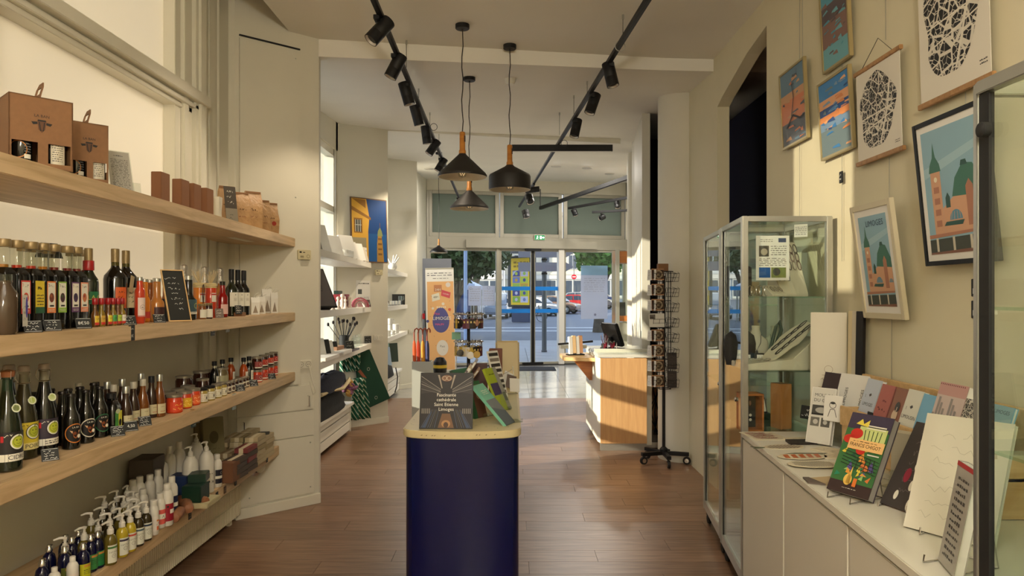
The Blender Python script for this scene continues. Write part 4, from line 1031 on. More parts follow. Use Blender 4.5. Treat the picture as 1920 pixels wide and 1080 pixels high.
def smalljar(px,x,z,label,body,lid,r=.02,h=.07,lc=None,g=None,key=None,draw=None,lidh=.012,name='jar',sq=0):
 t = thing(name,label,'jar',on(px,x,z),YB,g)
 part('glass',('sj',r,h,body.name,sq),lambda: MB().lathe([(r * .9,0),(r,.004),(r,h * .82),(r * .9,h * .9),(r * .88,h)],body,22,sq=sq),t)
 part('lid',('sjl',r,h,lid.name,lidh),lambda: MB().lathe([(r * .97,h - lidh * .5),(r * 1.0,h - lidh * .4),(r * 1.0,h + lidh * .5),(r * .93,h + lidh * .6),(.001,h + lidh * .6)],lid,22),t)
 if lc: part('front_label',('sjlb',r,h,lc.name,key),lambda: lab_cyl(r,r * 2.3,h * .58,h * .1,lc,draw),t)
 return t
M_jam = mat('dark_jam',(52,22,14),.12)
smalljar(379,-1.645,SH[1],'small brown honey jar with gold lid and square label, left',mat('honey',(120,66,26),.12),M_gold,.021,.075,WH,'small gold lidded jars','hj')
smalljar(391,-1.640,SH[1],'small dark jar with gold lid in front of the raffia jar',M_jam,M_gold,.021,.078,WH,'small gold lidded jars','hk')
# small cards and cartons
card('card_box','little grey photo card on the shelf edge under the dark red bottle',412,-1.63,SH[1],.045,.055,Y90 - .9,.3,3,mat('grey_card',(110,96,88),.6),WH,'little cards on the shelf edge',3)
card('card_box','little striped price card beside the wine bottles',448,-1.64,SH[1] + .015,.04,.055,Y90 - .9,.35,4,M_slate,WH,'little cards on the shelf edge',5)
MB().cb((-1.655,dep(450,-1.655),SH[1] + .012),(.05,.07,.024),M_kraft).build('card_holder',bev=.003,label='small kraft holder under the striped price card',cat='box')
def whitebag(px,x,h,w,label,yaw=.6):
 t = thing('gift_bag',label,'bag',on(px,x,SH[1]),yaw,'small white gift bags')
 b = MB(); d = w * .5; b.loft([[(-w / 2,-d / 2,0),(w / 2,-d / 2,0),(w / 2,d / 2,0),(-w / 2,d / 2,0)],[(-w / 2,-d / 2,h * .7),(w / 2,-d / 2,h * .7),(w / 2,d / 2,h * .7),(-w / 2,d / 2,h * .7)],[(-w / 2,-.002,h),(w / 2,-.002,h),(w / 2,.002,h),(-w / 2,.002,h)]],M_paper); b.build('bag',t,smooth=0)
 b = MB(); b.tube([(-.012,0,h - .005),(.0,-.012,h + .02),(.02,-.01,h + .03)],.0022,M_paper,5); b.tube([(.0,0,h - .005),(.02,-.012,h + .012),(.03,-.02,h + .012)],.0022,M_paper,5); b.build('ribbon',t)
 b = MB(); b.M = face((0,-d / 2 - .0006,0)); b.poly([(-w * .3,.01),(w * .3,.01),(0,h * .55)],K(150,136,120)); b.build('window_print',t)
for px,x,h,w,lab in ((478,-1.72,.115,.055,'low white gift bag with ribbon, leftmost of four'),(490,-1.75,.12,.05,'small white gift bag, second of four from the left'),(500,-1.80,.175,.07,'tall white gift bag, at the back'),(514,-1.73,.15,.05,'white gift bag with grey swing card, rightmost')): whitebag(px,x,h,w,lab)
# price cards on the shelf tops and edge-hanging signs
for px,lab,sd,txt in ((63,'black price card at the foot of the yellow labelled syrup',11,None),(100,'black price card with three chalk lines, near the green labelled syrup',12,None),(158,'black price card reading 8 50 at the end of the syrups',13,'8€50'),(244,'black price card at the foot of the tall gold capped bottles',14,None),(300,'black price card under the chalkboard, tipped back',15,None)):
 card('price_card',lab,px,-1.615 if px > 200 else -1.60,SH[1],.052,.045,.75,.55,3,seed=sd,txt=txt)
def hang(label,px,x,z,w,h,mt,ch,rows=3,seed=1,txt=None):
 t = thing('shelf_sign',label,'sign',(x,dep(px,x),z),Y90,'little signs hanging on the shelf edges')
 MB().cb((0,0,-h / 2),(w,.003,h),mt).build('card',t,bev=.0008); MB().cb((0,.006,.004),(w * .3,.02,.003),M_acryl).build('clip',t)
 b = MB(); b.M = face((0,-.0022,-h / 2))
 if txt:
  b.squig(-w * .4,h * .12,w * .4,h * .38,1,.0014,ch,0,4); b.text(txt[1],0,-h * .2,h * .26,ch)
 else: b.squig(-w / 2 + .004,-h / 2 + .004,w / 2 - .003,h / 2 - .004,rows,.0014,ch,0,seed)
 b.build('chalk_writing',t)
hang('black sign with chalk price hanging on the second shelf edge',247,-1.574,SH[1] + .002,.045,.065,M_slate,M_chalk,txt=('','1€'))
hang('striped black and white sign hanging under the raffia jars',399,-1.606,SH[1] - .005,.05,.085,M_slate,M_chalk,6,3)
hang('grey and white sign hanging beside the striped one',427,-1.612,SH[1] - .002,.05,.08,mat('grey_sign',(120,122,120),.5),WH,5,4)
hang('dark sign hanging on the third shelf edge under the orange jars',363,-1.596,SH[2] - .0,.052,.085,mat('green_slate',(40,62,60),.6),M_chalk,5,6)
hang('pale blue and white sign hanging on the third shelf edge',439,-1.614,SH[2] + .004,.055,.09,mat('blue_sign',(150,170,176),.5),WH,5,7)
# ---------------------------------------------------------------- third shelf: cider, beer, oils, jars
def swing(px,x,label,body,lc,lab_col,word,band,clear_neck=True,cork=False):
 t = thing('cider_bottle',label,'bottle',on(px,x,SH[2]),YB,'swing top cider bottles')
 part('body',('sw',body.name),lambda: MB().lathe([(.034,0),(.042,.006),(.0425,.12),(.038,.16),(.028,.205),(.019,.245),(.0165,.262)],body,28),t)
 part('neck',('swn',clear_neck),lambda: MB().lathe([(.0165,.262),(.015,.285),(.015,.298),(.018,.300),(.018,.306)],mat('grey_neck',(120,116,96),.12) if clear_neck else mat('green_neck',(14,40,22),.12),20),t)
 if cork:
  part('cork','swk',lambda: MB().lathe([(.017,.304),(.021,.312),(.021,.324),(.015,.328)],mat('cork',(150,96,60),.7),18),t)
  part('wire','swkw',lambda: MB().tube([(.019,0,.30),(.022,0,.325),(0,0,.331),(-.022,0,.325),(-.019,0,.30)],.0012,M_chrome,4).tube([(0,.019,.30),(0,.022,.325),(0,0,.331),(0,-.022,.325),(0,-.019,.30)],.0012,M_chrome,4),t)
 else:
  part('stopper','sws',lambda: MB().lathe([(.015,.304),(.019,.308),(.019,.322),(.016,.326)],mat('stopper',(160,150,138),.4),18),t)
  part('wire','sww',lambda: MB().tube([(-.019,0,.268),(-.03,0,.285),(-.026,0,.305),(-.012,0,.322),(.012,0,.322),(.022,0,.300),(.019,0,.268)],.0014,M_chrome,5).tube([(.0195 * math.cos(i * PI / 6),.0195 * math.sin(i * PI / 6),.266) for i in range(12)],.0014,M_chrome,4,True),t)
 def d(b,w,h):
  b.rect(-w / 2,-h / 2,w / 2,-h / 2 + .024,band,.0003); (b.text(word,.01,-h / 2 + .012,.020,BL,.0006) if word != 'JUS' else b.scrib(-.02,-h / 2 + .005,.036,-h / 2 + .02,2,BL,.0006,3))
  b.disc(.012,.014,.027,BL,.0003); b.disc(.012,.014,.0245,K(226,226,214),.0004); b.disc(.012,.014,.020,K(176,184,56),.0008); b.ring(.012,.016,.0165,.001,BL,.0011)
  b.disc(.006,.02,.002,BL,.0011); b.disc(.018,.02,.002,BL,.0011); b.line([(.005,.010),(.012,.007),(.019,.011)],.001,BL,.0011)
  b.line([(.012,.030),(.014,.038),(.022,.040)],.0025,K(60,80,30),.0011)
  b.squig(-.03,.028,.0,.044,1,.0014,WH if lc is not K(214,190,60) else BL,.0008,3); b.rect(-.038,.016,-.030,.036,K(190,40,44),.0006)
 part('front_label',('swl',word),lambda: lab_cyl(.0427,.088,.095,.035,lab_col,d),t)
 part('neck_seal','swnl',lambda: (lambda b: (setattr(b,'fn',lambda p: (p[0],-.0285 - .10 * 0 + (p[1]) * .32,.205 + p[1])),b.disc(.012,0,.014,K(214,220,190),.0),b.disc(.012,0,.010,K(170,190,70),0),b)[-1])(MB()),t)
 return t
swing(14,-1.655,'dark green cider bottle with cork, white CIDRE band, nearest',M_green,BL,mat('label_black',(30,28,28),.5),'CIDRE',WH,False,True)
swing(45,-1.72,'swing top bottle with yellow POIRÉ label',mat('brown_green_glass',(44,40,22),.08),K(214,190,60),K(206,188,56),'POIRÉ',K(226,214,150))
swing(83,-1.70,'swing top bottle with dark purple label, right of the yellow one',M_dark,BL,mat('label_aubergine',(50,40,56),.5),'JUS',WH)
for px,lab in ((17,'swing top bottle behind the cork stoppered cider'),):
 t = swing(px,-1.80,lab,M_dark,BL,mat('label_black',(30,28,28),.5),'CIDRE',WH)
def beer(px,x,label,ring,inner,h=.205,full=True,z=None,g='brown beer bottles with round labels'):
 t = thing('beer_bottle',label,'bottle',on(px,x,SH[2] if z is None else z),YB,g)
 part('body',('beer',h),lambda: MB().lathe([(.026,0),(.0305,.004),(.0305,h * .53),(.028,h * .6),(.019,h * .70),(.015,h * .80),(.0135,h * .95),(.015,h * .96)],M_dark,26),t)
 part('crown_cap',('beerc',h),lambda: MB().lathe([(.0165,h * .955),(.0165,h * .965),(.0145,h),(.001,h + .001)],mat('crown',(36,32,30),.35,metal=.6),21),t)
 if full:
  def d(b,w,h):
   b.ring(.0,0,.036,.0035,ring,.0003,28); b.disc(0,0,.0325,inner,.0003,n=24)
   b.poly([(-.012,.010),(.012,.010),(.007,-.014),(0,-.02),(-.007,-.014)],K(170,96,50),.0006); b.poly([(-.02,.012),(-.01,.008),(-.012,.0)],K(200,160,120),.0007); b.poly([(.02,.012),(.01,.008),(.012,.0)],K(200,160,120),.0007)
   b.text('LA BA',0,.022,.009,WH,.0007); b.disc(.012,-.012,.007,WH,.0008); b.disc(-.003,.0,.006,K(120,60,30),.0009)
  part('front_label',('beerl',ring.name),lambda: lab_cyl(.0306,.05,.0005,.06,M_dark,d),t)
beer(133,-1.655,'beer bottle with orange ringed round label',K(200,120,50),BL)
beer(161,-1.665,'beer bottle with white ringed round label and pale side',K(214,206,190),BL)
beer(187,-1.675,'beer bottle with green ringed round label',K(40,104,66),BL)
for px,x,w8 in ((117,-1.73,'behind the orange ringed one'),(128,-1.76,'farther behind the orange ringed one'),(150,-1.75,'between orange and white ringed ones'),(60,-1.83,'behind the yellow cider'),(95,-1.83,'behind the dark purple cider'),(176,-1.77,'behind the green ringed one')):
 beer(px,x,'plain dark beer bottle, ' + w8,BL,BL,full=False,g='plain dark beer bottles behind')
t = thing('oil_flask','dark flask with green and yellow side label and short neck','bottle',on(208,-1.665,SH[2]),Y90)
MB().lathe([(.028,0),(.031,.004),(.031,.115),(.024,.132),(.013,.14),(.013,.15)],M_dark,30,sq=5).build('body',t); MB().lathe([(.017,.148),(.017,.168),(.001,.169)],M_black,18).build('cap',t)
lab_flat(.0312,.05,.075,.02,K(70,140,60),lambda b,w,h: (b.rect(0,-h / 2,w / 2,h / 2,K(206,200,60),.0003),b.disc(.012,-.01,.010,BL,.0006,.014),b.line([(.012,0),(.02,.03)],.002,BL,.0006),b.disc(-.005,h / 2,.016,K(190,200,160),.0006,.01))).build('front_label',t)
M_vin = mat('dark_vinegar',(52,34,24),.1); M_oilg = mat('nut_oil',(110,62,24),.1)
def oil(px,x,label,body=M_vin,cap=None,h=.19,collar=None,lc=K(196,186,150),g='slim oil and vinegar bottles'):
 cap = cap or M_alu
 t = thing('oil_bottle',label,'bottle',on(px,x,SH[2]),YB,g)
 part('body',('oil',body.name,h),lambda: MB().lathe([(.022,0),(.026,.004),(.026,h * .42),(.020,h * .6),(.0125,h * .72),(.0115,h * .9)],body,22),t)
 part('cap',('oilc',h,cap.name),lambda: MB().lathe([(.0125,h * .84),(.0135,h * .845),(.0135,h * .985),(.0125,h),(.001,h)],cap,18),t)
 part('front_label',('oill',lc.name),lambda: lab_cyl(.026,.046,.045,.018,lc,lambda b,w,h: (b.squig(-.014,.0,.016,.016,1,.0012,K(130,110,80),.0004,6),b.scrib(-.012,-.016,.012,-.008,1,K(170,60,50),.0004,3))),t)
 return t
M_wcap = mat('pale_cap',(180,174,156),.4)
for px,x,lab,bd,cp,h in ((236,-1.655,'slim vinegar bottle with silver cap, front, at the three price cards',M_vin,M_alu,.185),(213,-1.72,'slim bottle with pale cap behind the green labelled flask',M_vin,M_wcap,.19),(201,-1.76,'slim bottle with silver cap in the third row',M_vin,M_alu,.20),(250,-1.69,'slim vinegar bottle with pale collar, behind the front one',M_vin,M_wcap,.19),
                               (229,-1.75,'slim bottle with silver cap behind the pale collared ones',M_vin,M_alu,.20),(268,-1.68,'slim bottle with pale collar and cream label',M_oilg,M_wcap,.195),(264,-1.76,'slim silver capped bottle behind the cream labelled one',M_vin,M_alu,.205),(284,-1.70,'slim bottle with dark cap and cream label',M_vin,M_black,.195),(299,-1.675,'orange brown oil bottle with silver cap, rightmost of the slim ones',M_oilg,M_alu,.20),(180,-1.80,'slim bottle with dark cap behind the beers',M_vin,M_black,.20),(147,-1.83,'slim bottle with pale cap behind the beers',M_vin,M_wcap,.205)):
 oil(px,x,lab,bd,cp,h)
M_org = mat('orange_red_spread',(196,60,28),.2); M_yel = mat('yellow_spread',(214,160,30),.2); M_must = mat('mustard',(160,140,70),.2); M_lid = mat('dull_lid',(150,142,126),.3,metal=.5)
def sq_(b,w,h,c): b.squig(-w * .35,-h * .4,w * .4,h * .4,2,.0025,c,.0004,8)
smalljar(327,-1.66,SH[2],'wide jar with red orange label and silver lid, nearest of the big jars',M_org,M_lid,.038,.082,K(206,66,34),'bright labelled jars','or',lambda b,w,h: sq_(b,w,h,K(240,190,90)))
smalljar(346,-1.675,SH[2],'wide jar with golden yellow label, second of the big jars',M_org,M_lid,.036,.08,K(222,170,40),'bright labelled jars','ye',lambda b,w,h: sq_(b,w,h,K(250,226,120)))
smalljar(362,-1.68,SH[2],'wide jar with orange label, third of the big jars',M_org,M_lid,.036,.08,K(222,104,50),'bright labelled jars','og',lambda b,w,h: sq_(b,w,h,K(250,200,150)))
for px,x,w8 in ((316,-1.74,'behind the red orange one'),(334,-1.75,'behind the golden yellow one'),(352,-1.76,'behind the orange one')): smalljar(px,x,SH[2],'wide silver lidded jar ' + w8,M_jam,M_lid,.036,.082,None,'jars of the second row')
for i,(px,ld) in enumerate(((379,M_black),(393,M_black),(406,M_lid),(416,M_lid))):
 smalljar(px,-1.665,SH[2],'mustard jar with white label and %s lid, %s' % ('dark' if ld is M_black else 'grey',['first','second','third','last'][i] + ' of the row'),M_must,ld,.028,.072,WH,'mustard jars with white labels','mu',lambda b,w,h: (b.rect(.002,-.008,.008,.006,BL,.0004),b.scrib(-w * .4,-.016,w * .4,.016,4,K(170,160,120),.0003,5)))
for px,x,h,w8 in ((345,-1.86,.115,'left, at the wall'),(377,-1.86,.118,'middle, at the wall'),(380,-1.77,.095,'just behind the mustard jars'),(414,-1.80,.125,'tall and pale, behind the mustard jars'),(398,-1.86,.11,'right, at the wall')):
 smalljar(px,x,SH[2],'large grey lidded preserve jar, ' + w8,mat('preserve',(110,96,62),.15) if h > .12 else M_jam,M_lid,.045 if h > .1 else .034,h,K(180,176,140) if h > .12 else None,'large preserve jars','pj')
for i,px in enumerate((427,434,441,448,455,461)):
 smalljar(px,-1.675,SH[2],'tiny jar with round white label, %s of six' % ['nearest','second','third','fourth','fifth','farthest'][i],M_jam,M_lid,.020,.062,K(206,200,180),'tiny white labelled jars','ti',lambda b,w,h: b.disc(0,0,.010,K(90,70,60),.0004))
for i,(px,bd) in enumerate(((402,M_dark),(417,M_dark),(433,mat('cognac',(150,62,16),.08)),(457,mat('cognac',(150,62,16),.08)),(467,M_dark))):
 x = -1.80 if i < 3 else -1.72
 t = thing('small_liqueur_bottle','small flat bottle with black cap, %s' % ['dark, far left by the wall','dark, second from left','amber, in the middle','amber, by the stacked jars','dark with white side label, by the stacked jars'][i],'bottle',on(px,x,SH[2]),Y90,'small black capped liqueur bottles')
 part('body',('lq',bd.name),lambda: MB().lathe([(.022,0),(.026,.004),(.026,.10),(.018,.125),(.0115,.135),(.0115,.15)],bd,24),t)
 part('neck','lqn',lambda: MB().lathe([(.0118,.138),(.0118,.155)],M_chrome,16),t)
 part('cap','lqc',lambda: MB().lathe([(.014,.152),(.015,.153),(.015,.178),(.001,.179)],M_black,18),t)
 part('front_label',('lql'),lambda: lab_cyl(.0262,.04,.06,.03,WH,lambda b,w,h: b.scrib(-.012,-.02,.012,.02,5,K(120,110,90),.0004,3)),t)
for i,(px,col) in enumerate(((482,K(150,64,60)),(494,K(190,60,40)),(505,K(196,70,50)),(513,K(186,60,56)))):
 for j in (0,1):
  h = .075; zz = SH[2] + j * (h + .012)
  smalljar(px,-1.70 - .01 * i,zz,'stacked jar with %s label, %s pile %s from the left' % (['plum','red','orange red','rose'][i],'upper jar of the' if j else 'lower jar of the',['first','second','third','last'][i]),M_jam if j else M_org,M_lid,.034 if i == 0 else .030,h,col,'two storey piles of jam jars',('st',i),lambda b,w,h: (b.rect(-w / 2,-h / 2,w / 2,-h / 2 + .008,WH,.0003),b.ring(0,.004,.010,.002,K(220,190,170),.0004)))
smalljar(380 + 100,-1.80,SH[2] + .0,'dark wide jar at the back of the piles',M_jam,M_lid,.04,.10,None,'large preserve jars')
for px,x,lab,sd,txt in ((95,-1.60,'black price card in front of the dark purple cider',21,None),(222,-1.605,'black price card with four chalk lines before the green flask',22,None),(247,-1.61,'black price card reading 4 50 before the vinegar bottles',23,'4,50'),(273,-1.615,'black price card with dense chalk lines before the cream labels',24,None),(452,-1.63,'tiny dark price card under the tiny jars',25,None),(477,-1.635,'tiny dark price card under the liqueurs',26,None),(511,-1.65,'tiny dark price card under the stacked jars',27,None)):
 card('price_card',lab,px,x,SH[2],.052,.045,.75,.5,4,seed=sd,txt=txt)
# ---------------------------------------------------------------- lowest shelf: soaps
M_pump = mat('white_pump',(206,202,190),.35); M_blue_g = mat('cobalt_glass',(8,10,44),.1)
def pump_head():
 b = MB(); b.lathe([(.013,.0),(.013,.022),(.009,.026),(.009,.032),(.005,.033),(.005,.05)],M_pump,16)
 b.cb((0,0,.052),(.012,.012,.008),M_pump); b.tube([(0,0,.053),(.02,0,.055),(.038,0,.050)],[.006,.005,.0035],M_pump,8)
 return b
def pump(px,x,label,body,lc,h=.125,r=.024,g='pump soap bottles',turn=0.0,key=None,draw=None,dz=0):
 t = thing('soap_bottle',label,'bottle',on(px,x,SH[3] + dz),YB,g)
 part('body',('pb',body.name,h,r),lambda: MB().lathe([(r * .9,0),(r,.004),(r,h * .78),(r * .85,h * .9),(r * .55,h * .97),(r * .55,h)],body,22),t)
 part('pump','pump',pump_head,t,(0,0,h - .004),(0,0,PI + turn))
 if lc: part('front_label',('pl',lc.name,h,r,key),lambda: lab_cyl(r,r * 1.9,h * .58,h * .08,lc,draw),t)
 return t
def lbl(band):
 def d(b,w,h):
  b.rect(-w / 2,h / 2 - .014,w / 2,h / 2 - .006,band,.0003); b.ring(0,-.008,.008,.001,BL,.0004); b.rect(-.003,-.0085,.003,-.0075,BL,.0005); b.scrib(-w * .4,.004,w * .4,.012,2,K(120,120,110),.0004,4)
 return d
M_oliv = mat('olive_soap',(96,84,30),.12); M_yelw = mat('yellow_soap',(170,150,40),.12); M_drk = mat('dark_soap',(50,42,22),.12)
front = [(207,M_oliv,K(60,110,50),'olive soap with pale label and green band'),(229,M_yelw,K(50,40,60),'yellow soap with white label and dark band'),(244,M_yelw,K(180,70,50),'yellow soap with red banded label'),(259,M_drk,K(60,80,90),'dark soap with grey banded label'),(274,M_drk,K(30,50,70),'dark soap with navy banded label')]
for i,(px,bd,band,lab) in enumerate(front):
 pump(px,-1.665,'white pump bottle of %s, front row' % lab,bd,K(206,206,190),key=band.name,draw=lbl(band),g='pump soap bottles of the front row')
k = 0
ORD = ['left end','second from left','third from left','fourth from left','fifth from left','sixth from left','right end']
for row,(x,pxs) in enumerate([(-1.73,(122,158,184,206,224,240,256)),(-1.79,(171,192,213,232,250)),(-1.85,(196,219,238)),]):
 for j,px in enumerate(pxs):
  nm = ORD[j] if j < len(pxs) - 1 else 'right end'
  pump(px,x,'white pump soap bottle of the %s row, %s' % (['second','third','fourth'][row],nm),[M_drk,M_oliv,M_drk][(j + row) % 3],K(196,194,176) if row < 2 else None,g='pump soap bottles of the %s row' % ['second','third','fourth'][row],turn=.5 * ((j % 3) - 1),key='bk',draw=None,dz=0,h=.125 + .012 * row)
def flask(px,x,label,h,r,body=None,lc=None,g='white plastic bottles',draw=None,key=None,capr=.014,z=None):
 body = body or M_pump
 t = thing('plastic_bottle',label,'bottle',on(px,x,SH[3] if z is None else z),YB,g)
 part('body',('fb',h,r,body.name),lambda: MB().lathe([(r * .9,0),(r,.004),(r,h * .72),(r * .8,h * .8),(capr,h * .85),(capr,h * .86)],body,22),t)
 part('cap',('fc',h,capr),lambda: MB().lathe([(capr * 1.15,h * .85),(capr * 1.15,h * .985),(capr,h),(.001,h)],M_pump,18),t)
 if lc: part('front_label',('fl',h,r,lc.name,key),lambda: lab_cyl(r,r * 2,h * .42,h * .12,lc,draw),t)
flask(288,-1.67,'slim white bottle with small orange and red print',.16,.022,None,K(214,206,196),draw=lambda b,w,h: (b.rect(.0,-.03,.014,-.012,K(196,100,60),.0004),b.rect(.0,.01,.014,.018,K(196,120,60),.0004),b.line([(.0,-.006),(.012,.002)],.003,BL,.0004)),key='a')
flask(300,-1.69,'white bottle with red bordered print behind the slim one',.165,.024,None,K(206,90,80),draw=lambda b,w,h: (b.rect(-w / 2,-.01,w / 2,.014,WH,.0003),b.poly([(-.006,-.006),(.006,-.006),(0,.01)],K(90,90,90),.0006)),key='b')
flask(313,-1.675,'tall white bottle with crimson label and white patch',.20,.029,None,K(140,24,40),draw=lambda b,w,h: (b.rect(-.004,-.006,w / 2,.014,WH,.0003),b.disc(-.014,.028,.005,BL,.0004)),key='c')
flask(322,-1.71,'tall white bottle with navy label behind the crimson labelled one',.205,.028,None,K(26,32,60),draw=lambda b,w,h: b.rect(-w / 2,-.01,w / 2,.01,WH,.0003),key='d')
for i,(px,x,h) in enumerate(((262,-1.88,.20),(281,-1.86,.195),(296,-1.85,.205),(249,-1.90,.19),(303,-1.90,.25),(318,-1.92,.27),(336,-1.90,.28))):
 flask(px,x,'plain white capped bottle at the back, %s' % ['left of the group','second of the group','third of the group','leftmost, partly hidden','tall, left of three','tallest, middle of three','tall, right of three'][i],h,.027 if h < .22 else .034,g='plain white bottles by the wall')
for i,px in enumerate((268,254,240)):
 flask(px,-1.80,'short white capped bottle in the middle rows, %s' % ['right','centre','left'][i],.17,.025,g='short white capped bottles')
flr = lambda b,w,h: (b.squig(-.02,.01,.02,.03,1,.002,BL,.0004,3),b.disc(-.012,-.02,.004,BL,.0004,.007),b.disc(.012,-.024,.004,BL,.0004,.007),b.line([(0,-.03),(.004,-.01)],.0015,BL,.0004))
pump(357,-1.76,'large white pump bottle with black floral print, left of a pair',M_pump,K(206,202,190),.235,.042,'large floral pump bottles',key='fl',draw=flr)
pump(387,-1.73,'large white pump bottle with black floral print, right of a pair',M_pump,K(206,202,190),.235,.040,'large floral pump bottles',key='fl',draw=flr)
pump(368,-1.88,'large white pump bottle behind the floral pair',M_pump,None,.24,.04,'large white pump bottles behind')
flask(407,-1.72,'white bottle with near black label beside the large floral pump',.19,.027,None,K(26,26,40),draw=lambda b,w,h: (b.rect(-w / 2,-.012,w / 2,.004,WH,.0003),b.ring(.008,.02,.008,.0015,WH,.0004)),key='e')
def bx(name,label,px,x,z,d,mt,cat='box',g=None,yaw=0.0,bev=.003):
 t = MB(); t.bx(-d[0] / 2,d[0] / 2,-d[1] / 2,d[1] / 2,0,d[2],mt); o = t.build(name,None,on(px,x,z),(0,0,yaw),bev=bev,label=label,cat=cat,group=g); return o
M_dgreen = mat('dark_green_box',(12,44,30),.4)
bx('soap_box','dark green box under another, at the foot of the floral pump bottle',367,-1.68,SH[3] + .028,(.10,.11,.085),M_dgreen)
bx('soap_box','smaller dark green box on top, turned slightly',373,-1.69,SH[3] + .114,(.09,.10,.045),M_dgreen,yaw=.2)
bx('soap_tray','pale flat box under the dark green boxes',377,-1.66,SH[3],(.14,.17,.027),mat('pale_box',(176,166,130),.6))
bx('soap_box','blue box hidden behind the crimson labelled bottle',340,-1.80,SH[3],(.1,.10,.14),mat('blue_box',(24,44,84),.5))
bx('book_stack','grey boxed set with striped spine behind the white bottles',276,-1.93,SH[3],(.12,.16,.26),mat('striped_box',(74,66,58),.6),yaw=.1)
for i,(px,x) in enumerate(((333,-1.66),(352,-1.675),(344,-1.73),(372,-1.665))):
 t = MB(); t.M = Matrix.Rotation(PI / 2,4,'X') @ Matrix.Rotation(.2,4,'Y'); t.lathe([(.001,-.065),(.022,-.06),(.026,-.05),(.026,.05),(.022,.06),(.001,.065)],mat('soap_wrap',(130,84,54),.55,noise=.15,nscale=40),12)
 t.build('wrapped_soap',None,on(px,x,SH[3] + .0265),(0,0,.3 * i),label='brown wrapped soap roll lying on the lowest shelf, %s' % ['nearest','in the middle','farther back by the wall','under the pale flat box edge'][i],cat='soap',group='brown wrapped soap rolls')
# leaning books and box behind
for i,(px,x,w_,h_,m_,lab) in enumerate(((391,-1.95,.16,.30,mat('box_olive',(104,90,56),.6),'olive picture box leaning on the wall over the lowest shelf'),(404,-1.90,.14,.33,mat('box_sage',(120,112,80),.6),'sage printed box standing beside the leaning olive box'))):
 t = thing('leaning_box',lab,'box',on(px,x,SH[3]),Y90 - .7,tilt=-.1); MB().bx(-w_ / 2,w_ / 2,0,.04,0,h_,m_).build('carton',t,bev=.003)
 b = MB(); b.M = face((0,-.0008,h_ / 2)); b.disc(0,.04,.03,K(80,76,50),0,.04); b.squig(-.05,-.1,.05,-.02,3,.002,K(80,70,46),0,i + 3); b.build('print',t)
# soap bar piles
soapc = [mat('soap_a',(176,160,126),.6),mat('soap_b',(120,52,50),.6),mat('soap_c',(70,58,48),.6),mat('soap_d',(150,134,96),.6),mat('soap_e',(140,120,90),.6)]
n = 0
nth = ['bottom','second','third','fourth','fifth','sixth','seventh']
piles = [(-1.695,4.32,4,'nearest pile, dark',(2,2,2,2)),(-1.79,4.30,3,'brown pile behind the nearest one',(2,1,3)),(-1.70,4.50,5,'mixed second pile at the shelf edge',(2,2,1,2,1)),(-1.795,4.50,4,'second pile, middle',(3,4,3,4)),(-1.89,4.50,3,'second pile at the wall',(3,4,3)),
 (-1.71,4.69,6,'third pile at the shelf edge, cream',(0,0,0,3,0,0)),(-1.805,4.69,6,'third pile, middle',(0,3,0,0,0,3)),(-1.90,4.68,5,'third pile at the wall',(3,4,0,4,0)),(-1.72,4.88,5,'farthest pile at the shelf edge',(0,0,3,0,0)),(-1.815,4.88,6,'farthest pile, middle',(0,4,0,0,3,0)),(-1.91,4.87,5,'farthest pile at the wall',(3,4,3,4,0))]
for x,y,cnt,w8,ci in piles:
 for j in range(cnt):
  t = thing('soap_bar','boxed soap bar, %s in the %s' % (nth[j],w8),'soap',(x,y,SH[3] + j * .031),.05 * ((j * 7) % 3 - 1),'boxed soap bars in piles'); c = soapc[ci[j]]
  part('carton',('sb',c.name),lambda: MB().bx(-.042,.042,-.085,.085,0,.029,c),t,bev=.0015)
  part('band','sbb',lambda: MB().bx(-.014,.014,-.0855,.0855,-.0002,.0293,mat('soap_band',(196,184,154),.6)),t)
bx('cardboard_tray','brown slanted card tray at the left of the soap piles',430,-1.70,SH[3],(.09,.12,.12),mat('tray_brown',(110,72,46),.7))
bx('flat_leaflet','dark flat leaflet on the farthest soap pile',494,-1.73,SH[3] + .156,(.08,.10,.003),M_slate,'leaflet',yaw=.3)
# the nearest goods on the lowest shelf
def spray(px,x,label,lc,lz=.03,h=.15):
 t = thing('spray_bottle',label,'bottle',on(px,x,SH[3]),YB,'cobalt blue spray bottles')
 part('body',('sp',h),lambda: MB().lathe([(.021,0),(.024,.003),(.024,h * .58),(.020,h * .72),(.010,h * .8),(.010,h * .83)],M_blue_g,22),t)
 part('sprayer',('sph',h),lambda: MB().lathe([(.0125,h * .82),(.0125,h * .90),(.009,h * .93),(.008,h * .99),(.001,h)],M_chrome,16).cb((.006,0,h * .965),(.012,.006,.006),M_chrome),t)
 if lc: part('front_label',('spl',lc.name),lambda: lab_cyl(.0242,.048,h * .40,.012,lc,lambda b,w,h: (b.rect(-w / 2 * .4,h / 2 - .012,w / 2,h / 2 - .004,K(190,130,60),.0003),b.scrib(-.012,-.01,.018,.01,3,K(40,70,40),.0004,5))),t)
spray(156,-1.67,'cobalt spray bottle with bright yellow green label',K(176,176,30))
spray(170,-1.70,'cobalt spray bottle with green label right of the yellow one',K(60,130,70))
spray(183,-1.695,'cobalt spray bottle with emerald label, rightmost',K(26,110,56))
for i,(px,x) in enumerate(((79,-1.72),(92,-1.79),(121,-1.72),(134,-1.76),(147,-1.78),(122,-1.80))): spray(px,x,'cobalt spray bottle with silver sprayer, %s' % ['leftmost','behind the leftmost','in the middle, front','middle right','behind the yellow labelled one','middle, at the back'][i],K(96,104,40) if i in (0,2) else None)
